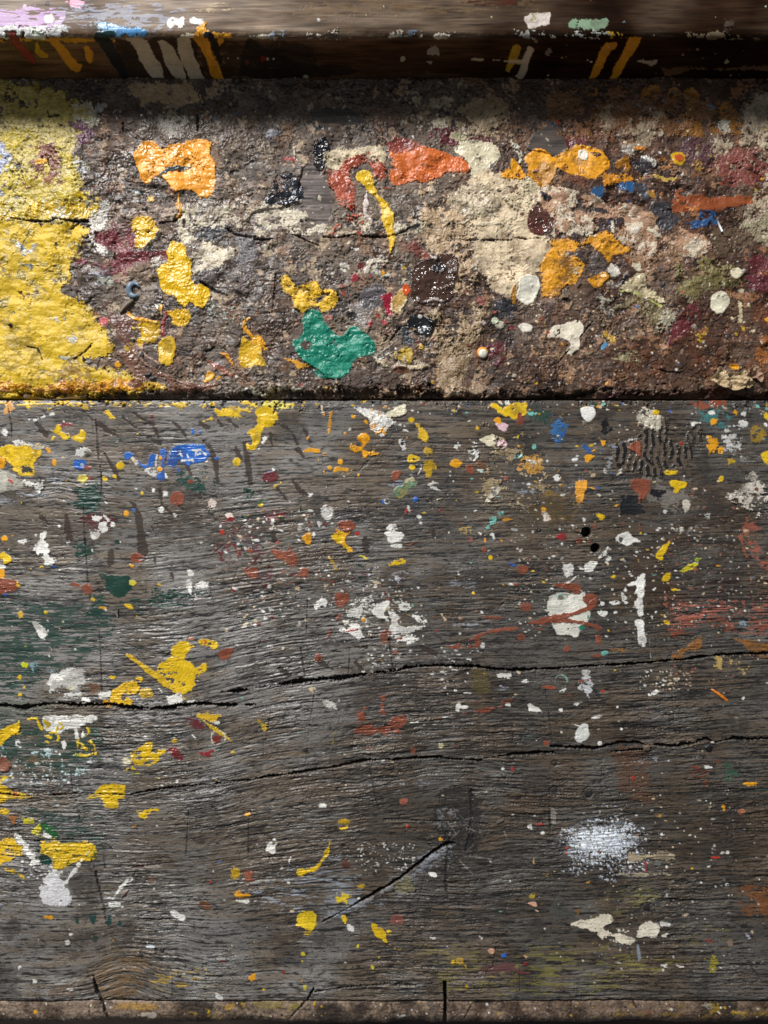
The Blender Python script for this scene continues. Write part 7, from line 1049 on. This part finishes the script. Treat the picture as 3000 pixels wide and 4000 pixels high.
# ================================================================== LOOSE THINGS LYING ON THE BENCH
def surf(board, px, py):
    i = int((px - board.x0) / CELL); j = int((py - board.y0) / CELL)
    return board.z + float(board.H[max(0, j - 2):j + 3, max(0, i - 2):i + 3].max()) * .001
def wpos(board, px, py):
    s = PX * (D - board.z) / D
    return ((px - 1500) * s, (2000 - py) * s, surf(board, px, py))
def tagit(o, label, cat, group=None):
    o['label'] = label; o['category'] = cat
    if group: o['group'] = group
    return o
def sheet(name, tile, st, mat, board, fold, seed, thick=.0004, step=.0007, warp=1.0):
    """a crumpled skin of dried paint: an outline filled with a folded sheet of real thickness"""
    p = spline(pts(tile, st)); s = PX * (D - board.z) / D
    q_ = np.stack([(p[:, 0] - 1500) * s, (2000 - p[:, 1]) * s], -1); c = q_.mean(0); q_ = q_ - c
    x = np.arange(q_[:, 0].min() - .002, q_[:, 0].max() + .002, step); y = np.arange(q_[:, 1].min() - .002, q_[:, 1].max() + .002, step)
    GX, GY = np.meshgrid(x, y); r_ = np.random.default_rng(seed)
    d = sdf_poly(GX.astype(np.float32) * 1000, GY.astype(np.float32) * 1000, (q_ * 1000).astype(np.float32))
    jj = (np.arange(len(y)) * 3 + seed * 37) % N; ii = (np.arange(len(x)) * 3 + seed * 91) % N
    n1 = T['med'][np.ix_(jj, ii)]; n2 = T['flake'][np.ix_((jj + 200) % N, (ii + 99) % N)]
    z = np.zeros_like(GX)
    for k in range(9):                                # straight creases: sharp ridges in random directions
        a = r_.uniform(0, 3.14); o_ = r_.uniform(-.014, .014); z += (1 - np.clip(np.abs(GX * math.cos(a) + GY * math.sin(a) - o_) / .004, 0, 1)) * r_.uniform(-.6, 1)
    z = fold * (.5 * z + .25 * n1 + .2 * n2); z -= z.min() if z.size else 0
    z += .0022 * np.clip(1 + d / 3.0, 0, 1) * (r_.random() + .4)
    idx = -np.ones(GX.shape, int); ok = (d + .5 * n1 * warp) < 0
    vs = []; 
    for j in range(GX.shape[0]):
        for i in range(GX.shape[1]):
            if ok[j, i]: idx[j, i] = len(vs); vs.append((GX[j, i], GY[j, i], z[j, i] + .0008))
    fs = [(idx[j, i], idx[j, i + 1], idx[j + 1, i + 1], idx[j + 1, i]) for j in range(GX.shape[0] - 1) for i in range(GX.shape[1] - 1) if min(idx[j, i], idx[j, i + 1], idx[j + 1, i + 1], idx[j + 1, i]) >= 0]
    me = bpy.data.meshes.new(name); me.from_pydata(vs, [], fs); me.materials.append(mat)
    o = bpy.data.objects.new(name, me); C.collection.objects.link(o)
    px, py = c[0] / s + 1500, 2000 - c[1] / s
    o.location = (c[0], c[1], surf(board, px, py) - .0004)
    so = o.modifiers.new('thickness', 'SOLIDIFY'); so.thickness = thick
    for f in me.polygons: f.use_smooth = False
    return o
M_skin = plain('curled_tan_paint_skin', (176, 154, 120), .42, 500, .22); M_skin2 = plain('brown_paint_skin', (150, 118, 92), .5, 500, .25)
tagit(sheet('paint_skin', 'B3', '1265,1135 1290,1110 1320,1065 1380,1088 1440,1092 1490,1080 1535,1150 1530,1190 1480,1200 1440,1210 1370,1200 1300,1170', M_skin, b_tr, .0060, 3), 'crumpled tan skin of dried paint lying loose by the gap, the larger of two', 'paint scrap', 'crumpled paint skins by the gap')
tagit(sheet('paint_skin', 'B3', '1495,1085 1550,1040 1590,1060 1622,1120 1602,1158 1560,1130 1535,1142', M_skin2, b_tr, .0045, 8), 'smaller pinkish-brown crumpled paint skin right of the larger one', 'paint scrap', 'crumpled paint skins by the gap')
tagit(sheet('paint_crumb', 'B3', '1388,1045 1410,1035 1445,1042 1455,1070 1430,1075 1400,1070', plain('orange_paint_crumb', (220, 156, 36), .4), b_tr, .003, 5), 'small orange-yellow paint crumb above the crumpled tan skin', 'paint scrap')
def tube(name, board, tile, st, radz, mat, lift=.0, closed=False, sag=True):
    """round stick or strand through points x,y,width"""
    p = lpts(tile, st); s = PX * (D - board.z) / D
    P3 = [(((x - 1500) * s), ((2000 - y) * s), surf(board, x, y) + w_ * s * .5 * radz + lift, w_ * s * .5) for x, y, w_ in p]
    cu = np.array(P3); c = cu[:, :3].mean(0); nseg = 10; vs = []; fs = []
    for k in range(len(cu)):
        a = cu[max(0, k - 1), :3]; b_ = cu[min(len(cu) - 1, k + 1), :3]; t = b_ - a; t = t / (np.linalg.norm(t) + 1e-9)
        n_ = np.cross(t, (0, 0, 1)); n_ /= np.linalg.norm(n_) + 1e-9; u = np.cross(n_, t)
        for m in range(nseg):
            an = 2 * math.pi * m / nseg; rr = cu[k, 3] * (1 + .08 * math.sin(5 * an + k))
            vs.append(tuple(cu[k, :3] - c + n_ * rr * math.cos(an) + u * rr * math.sin(an)))
    for k in range(len(cu) - 1):
        for m in range(nseg): fs.append((k * nseg + m, k * nseg + (m + 1) % nseg, (k + 1) * nseg + (m + 1) % nseg, (k + 1) * nseg + m))
    fs.append(tuple(range(nseg))); fs.append(tuple(reversed(range((len(cu) - 1) * nseg, len(cu) * nseg))))
    me = bpy.data.meshes.new(name); me.from_pydata(vs, [], fs); me.materials.append(mat)
    for f in me.polygons: f.use_smooth = len(f.vertices) == 4
    o = bpy.data.objects.new(name, me); C.collection.objects.link(o); o.location = c.tolist(); return o
M_metal = plain('painted_blue_grey_metal', (104, 122, 138), .4, 600, .35); M_rod = plain('rusty_grey_rod', (120, 110, 92), .6, 700, .35)
# broken washer: an open ring, thick towards the left
def broken_ring(board, tile, cx, cy, R_, mat):
    x, y = tp(tile, cx, cy); X0, Y0, Z0 = wpos(board, x, y); R_ = R_ / SC * PX
    vs, fs = [], []; n_ = 44; m_ = 10; a0, a1 = math.radians(20), math.radians(325)
    for k in range(n_):
        a = a0 + (a1 - a0) * k / (n_ - 1); wd = R_ * (.24 + .16 * math.cos(a - math.pi)) * (.55 + .45 * min(1, min(k, n_ - 1 - k) / 5)); rc = R_ * .72
        for m in range(m_):
            t = 2 * math.pi * m / m_; rr = rc + wd * math.cos(t)
            vs.append((rr * math.cos(a) * .92, rr * math.sin(a) * 1.12, wd * .55 * math.sin(t) + .0004 * math.sin(3 * a)))
    for k in range(n_ - 1):
        for m in range(m_): fs.append((k * m_ + m, (k + 1) * m_ + m, (k + 1) * m_ + (m + 1) % m_, k * m_ + (m + 1) % m_))
    fs.append(tuple(range(m_))); fs.append(tuple(reversed(range((n_ - 1) * m_, n_ * m_))))
    me = bpy.data.meshes.new('broken_washer'); me.from_pydata(vs, [], fs); me.materials.append(mat)
    for f in me.polygons: f.use_smooth = True
    o = bpy.data.objects.new('broken_washer', me); C.collection.objects.link(o); o.location = (X0, Y0, Z0 + .001); return o
tagit(broken_ring(b_tr, 'B1', 873, 552, 52, M_metal), 'blue-grey broken ring, open on its right side, on brown crust', 'washer')
tagit(tube('bent_rod', b_tr, 'B1', '782,700,18 800,672,22 830,648,24 866,618,20', .6, M_rod), 'short rusty grey rod just below the blue-grey broken ring', 'metal rod')
tagit(tube('splinter', b_tr, 'B3', '1320,97,12 1338,138,13 1357,177,12', .9, plain('white_splinter', (226, 224, 216), .5)), 'short straight white splinter near the right edge of the back board', 'splinter')
M_twig = plain('dry_twig', (98, 80, 60), .8); M_hair = plain('bristle', (88, 76, 62), .6)
tagit(tube('twig', b_tr, 'B1', '195,1246,7 270,1254,8 350,1256,8 450,1246,8 560,1236,6', 1.0, M_twig, .0012), 'thin dry twig lying along the dark gap at the left', 'twig')
for st, lb in (('70,530,2.6 95,570,2.6 115,640,2.6 120,770,2.2', 'long curved bristle hanging down below the rail'), ('145,570,3 190,600,3 238,640,2.4', 'short bristle right of the long curved one')):
    tagit(tube('bristle', b_tr, 'A2', st, 1.0, M_hair, .0004), lb, 'bristle', 'loose brush bristles')
tagit(tube('bristle', plank, 'E3', '370,1215,2.5 395,1235,2.5 425,1250,2.5', 1.0, M_hair, .0004), 'fine bristle lying over the crack before the front edge', 'bristle', 'loose brush bristles')
tagit(tube('splinter', plank, 'D1', '765,45,10 760,75,14 762,98,8', .8, plain('grey_splinter', (120, 112, 104), .7)), 'short grey wood splinter near green-stained wood, left', 'splinter')
tagit(tube('splinter', plank, 'E1', '790,582,6 812,560,12 838,538,5', .8, plain('brown_splinter', (110, 82, 60), .7)), 'little brown splinter beside the slanting white stroke', 'splinter')
def chip(name, board, tile, cx, cy, rx, ry, hz, mat, seed, rot=0.0):
    import bmesh
    r_ = random.Random(seed); x, y = tp(tile, cx, cy); X0, Y0, Z0 = wpos(board, x, y); s = PX / SC
    bm = bmesh.new()
    for _ in range(22):
        a = r_.uniform(0, 6.283); q2 = r_.uniform(.75, 1.05); e = r_.uniform(-.9, 1)
        bm.verts.new((rx * s * math.cos(a) * q2 * math.sqrt(1 - .6 * e * e), ry * s * math.sin(a) * q2 * math.sqrt(1 - .6 * e * e), hz * s * e * r_.uniform(.7, 1)))
    g = bmesh.ops.convex_hull(bm, input=bm.verts[:]); bmesh.ops.delete(bm, geom=[v for v in bm.verts if not v.link_faces], context='VERTS')
    bmesh.ops.bevel(bm, geom=bm.edges[:], offset=rx * s * .06, segments=1, affect='EDGES')
    me = bpy.data.meshes.new(name); bm.to_mesh(me); bm.free(); me.materials.append(mat)
    o = bpy.data.objects.new(name, me); C.collection.objects.link(o); o.location = (X0, Y0, Z0 + hz * s * .55); o.rotation_euler = (0, 0, rot); return o
M_chip = plain('dark_grey_chip', (64, 66, 70), .6, 600, .4); M_black = plain('black_chip', (30, 30, 33), .45, 500)
G = 'loose chips of dried paint and grit'
for i_, (bd, tl, x, y, rx, ry, hz, mt, lb) in enumerate((
    (b_tr, 'B1', 962, 1103, 30, 15, 12, M_chip, 'dark grey chip lying on the brown paint swirl, the upper of a pair'),
    (b_tr, 'B1', 990, 1124, 24, 10, 10, M_chip, 'dark grey chip lying on the brown paint swirl, the lower of a pair'),
    (b_tr, 'B1', 925, 970, 12, 18, 9, M_chip, 'tiny grey grit chip beside the curved brown ridge'),
    (b_tr, 'B1', 65, 777, 16, 13, 11, M_black, 'small black chip on the big yellow area at the left'),
    (b_tr, 'B1', 150, 1232, 34, 22, 14, plain('tan_chip', (140, 116, 92), .7), 'folded tan chip at the front edge of the yellow area'),
    (b_tr, 'B1', 545, 1000, 9, 22, 8, M_chip, 'slim pale grey chip at the edge of the yellow area'),
    (b_tr, 'B1', 1243, 1080, 14, 12, 10, plain('pale_pebble', (170, 164, 154), .6), 'pale round pebble between the yellow block and the brown smear'),
    (plank, 'D3', 1268, 938, 32, 22, 16, M_black, 'black wedge-shaped chip jammed in the right-hand crack'),
    (plank, 'D3', 1295, 910, 16, 9, 10, plain('pinkish_white_chip', (214, 200, 196), .5), 'pinkish-white chip on top of the black wedge'),
    (plank, 'D3', 868, 944, 26, 22, 14, plain('brown_grit', (116, 96, 78), .8), 'brown knobbly crumb lodged in the second crack'),
    (plank, 'E2', 1580, 95, 30, 14, 10, plain('grey_plank_chip', (92, 86, 80), .7), 'flat grey splinter chip right of the dark knot'),
    )):
    tagit(chip('loose_chip', bd, tl, x, y, rx, ry, hz, mt, 40 + i_, .4 if i_ in (0, 10) else 0), lb, 'chip', G)
# round bead of paint, cream with an orange collar
def lathe(name, prof, mat, loc, parent=None, n_=28, sq=1.0):
    vs, fs = [], []
    for r_, z in prof:
        for k in range(n_): a = 2 * math.pi * k / n_; vs.append((r_ * math.cos(a), r_ * math.sin(a) * sq, z))
    for i in range(len(prof) - 1):
        for k in range(n_): fs.append((i * n_ + k, i * n_ + (k + 1) % n_, (i + 1) * n_ + (k + 1) % n_, (i + 1) * n_ + k))
    fs.append(tuple(range((len(prof) - 1) * n_, len(prof) * n_)))
    me = bpy.data.meshes.new(name); me.from_pydata(vs, [], fs); me.materials.append(mat)
    for f in me.polygons: f.use_smooth = True
    o = bpy.data.objects.new(name, me); C.collection.objects.link(o); o.location = loc
    if parent: o.parent = parent
    return o
x, y = tp('B2', 1468, 962); X0, Y0, Z0 = wpos(b_tr, x, y)
bead = bpy.data.objects.new('paint_bead', None); C.collection.objects.link(bead); bead.location = (X0, Y0, Z0)
tagit(bead, 'round cream paint bead with an orange collar beside a maroon patch', 'paint bead')
s_ = PX / SC
lathe('collar', [(37 * s_, -.0006), (37 * s_, .0008), (33 * s_, .0016), (26 * s_, .0018)], plain('orange_bead_paint', (226, 146, 50), .4), (0, 4 * s_, 0), bead)
lathe('bead_top', [(30 * s_, .0004), (30 * s_, .0016), (25 * s_, .0028), (14 * s_, .0034), (4 * s_, .0036)], plain('cream_bead_paint', (224, 216, 198), .4), (2 * s_, -4 * s_, 0), bead)
# nails driven into the plank: parts of the bench
M_iron = plain('dark_iron', (40, 38, 38), .5, 800, .5)
pl_ob = bpy.data.objects['main_plank']
for tl, cx, cy, r_, sq, lb in (('E3', 873, 652, 26, .8, 'square black nail head in a round dent'), ('D3', 492, 1240, 26, 1, None), ('D3', 272, 1228, 22, 1, None), ('D3', 278, 1050, 14, 1, None), ('E2', 1175, 152, 8, 1, None), ('E2', 1125, 675, 9, 1, None), ('C3', 178, 868, 12, 1, None), ('E1', 1052, 940, 10, 1, None), ('E2', 1232, 590, 11, 1, None)):
    x, y = tp(tl, cx, cy); X0, Y0, Z0 = wpos(plank, x, y); rr = r_ * s_
    o = lathe('nail_head', [(rr, -.001), (rr, .0002), (rr * .85, .0006), (rr * .3, .0007)], M_iron, (X0, Y0, Z0 - .0002), pl_ob, n_=4 if sq < 1 else 20, sq=1)
    if sq < 1: o.rotation_euler = (0, 0, math.radians(42))
    if lb: o['label'] = lb
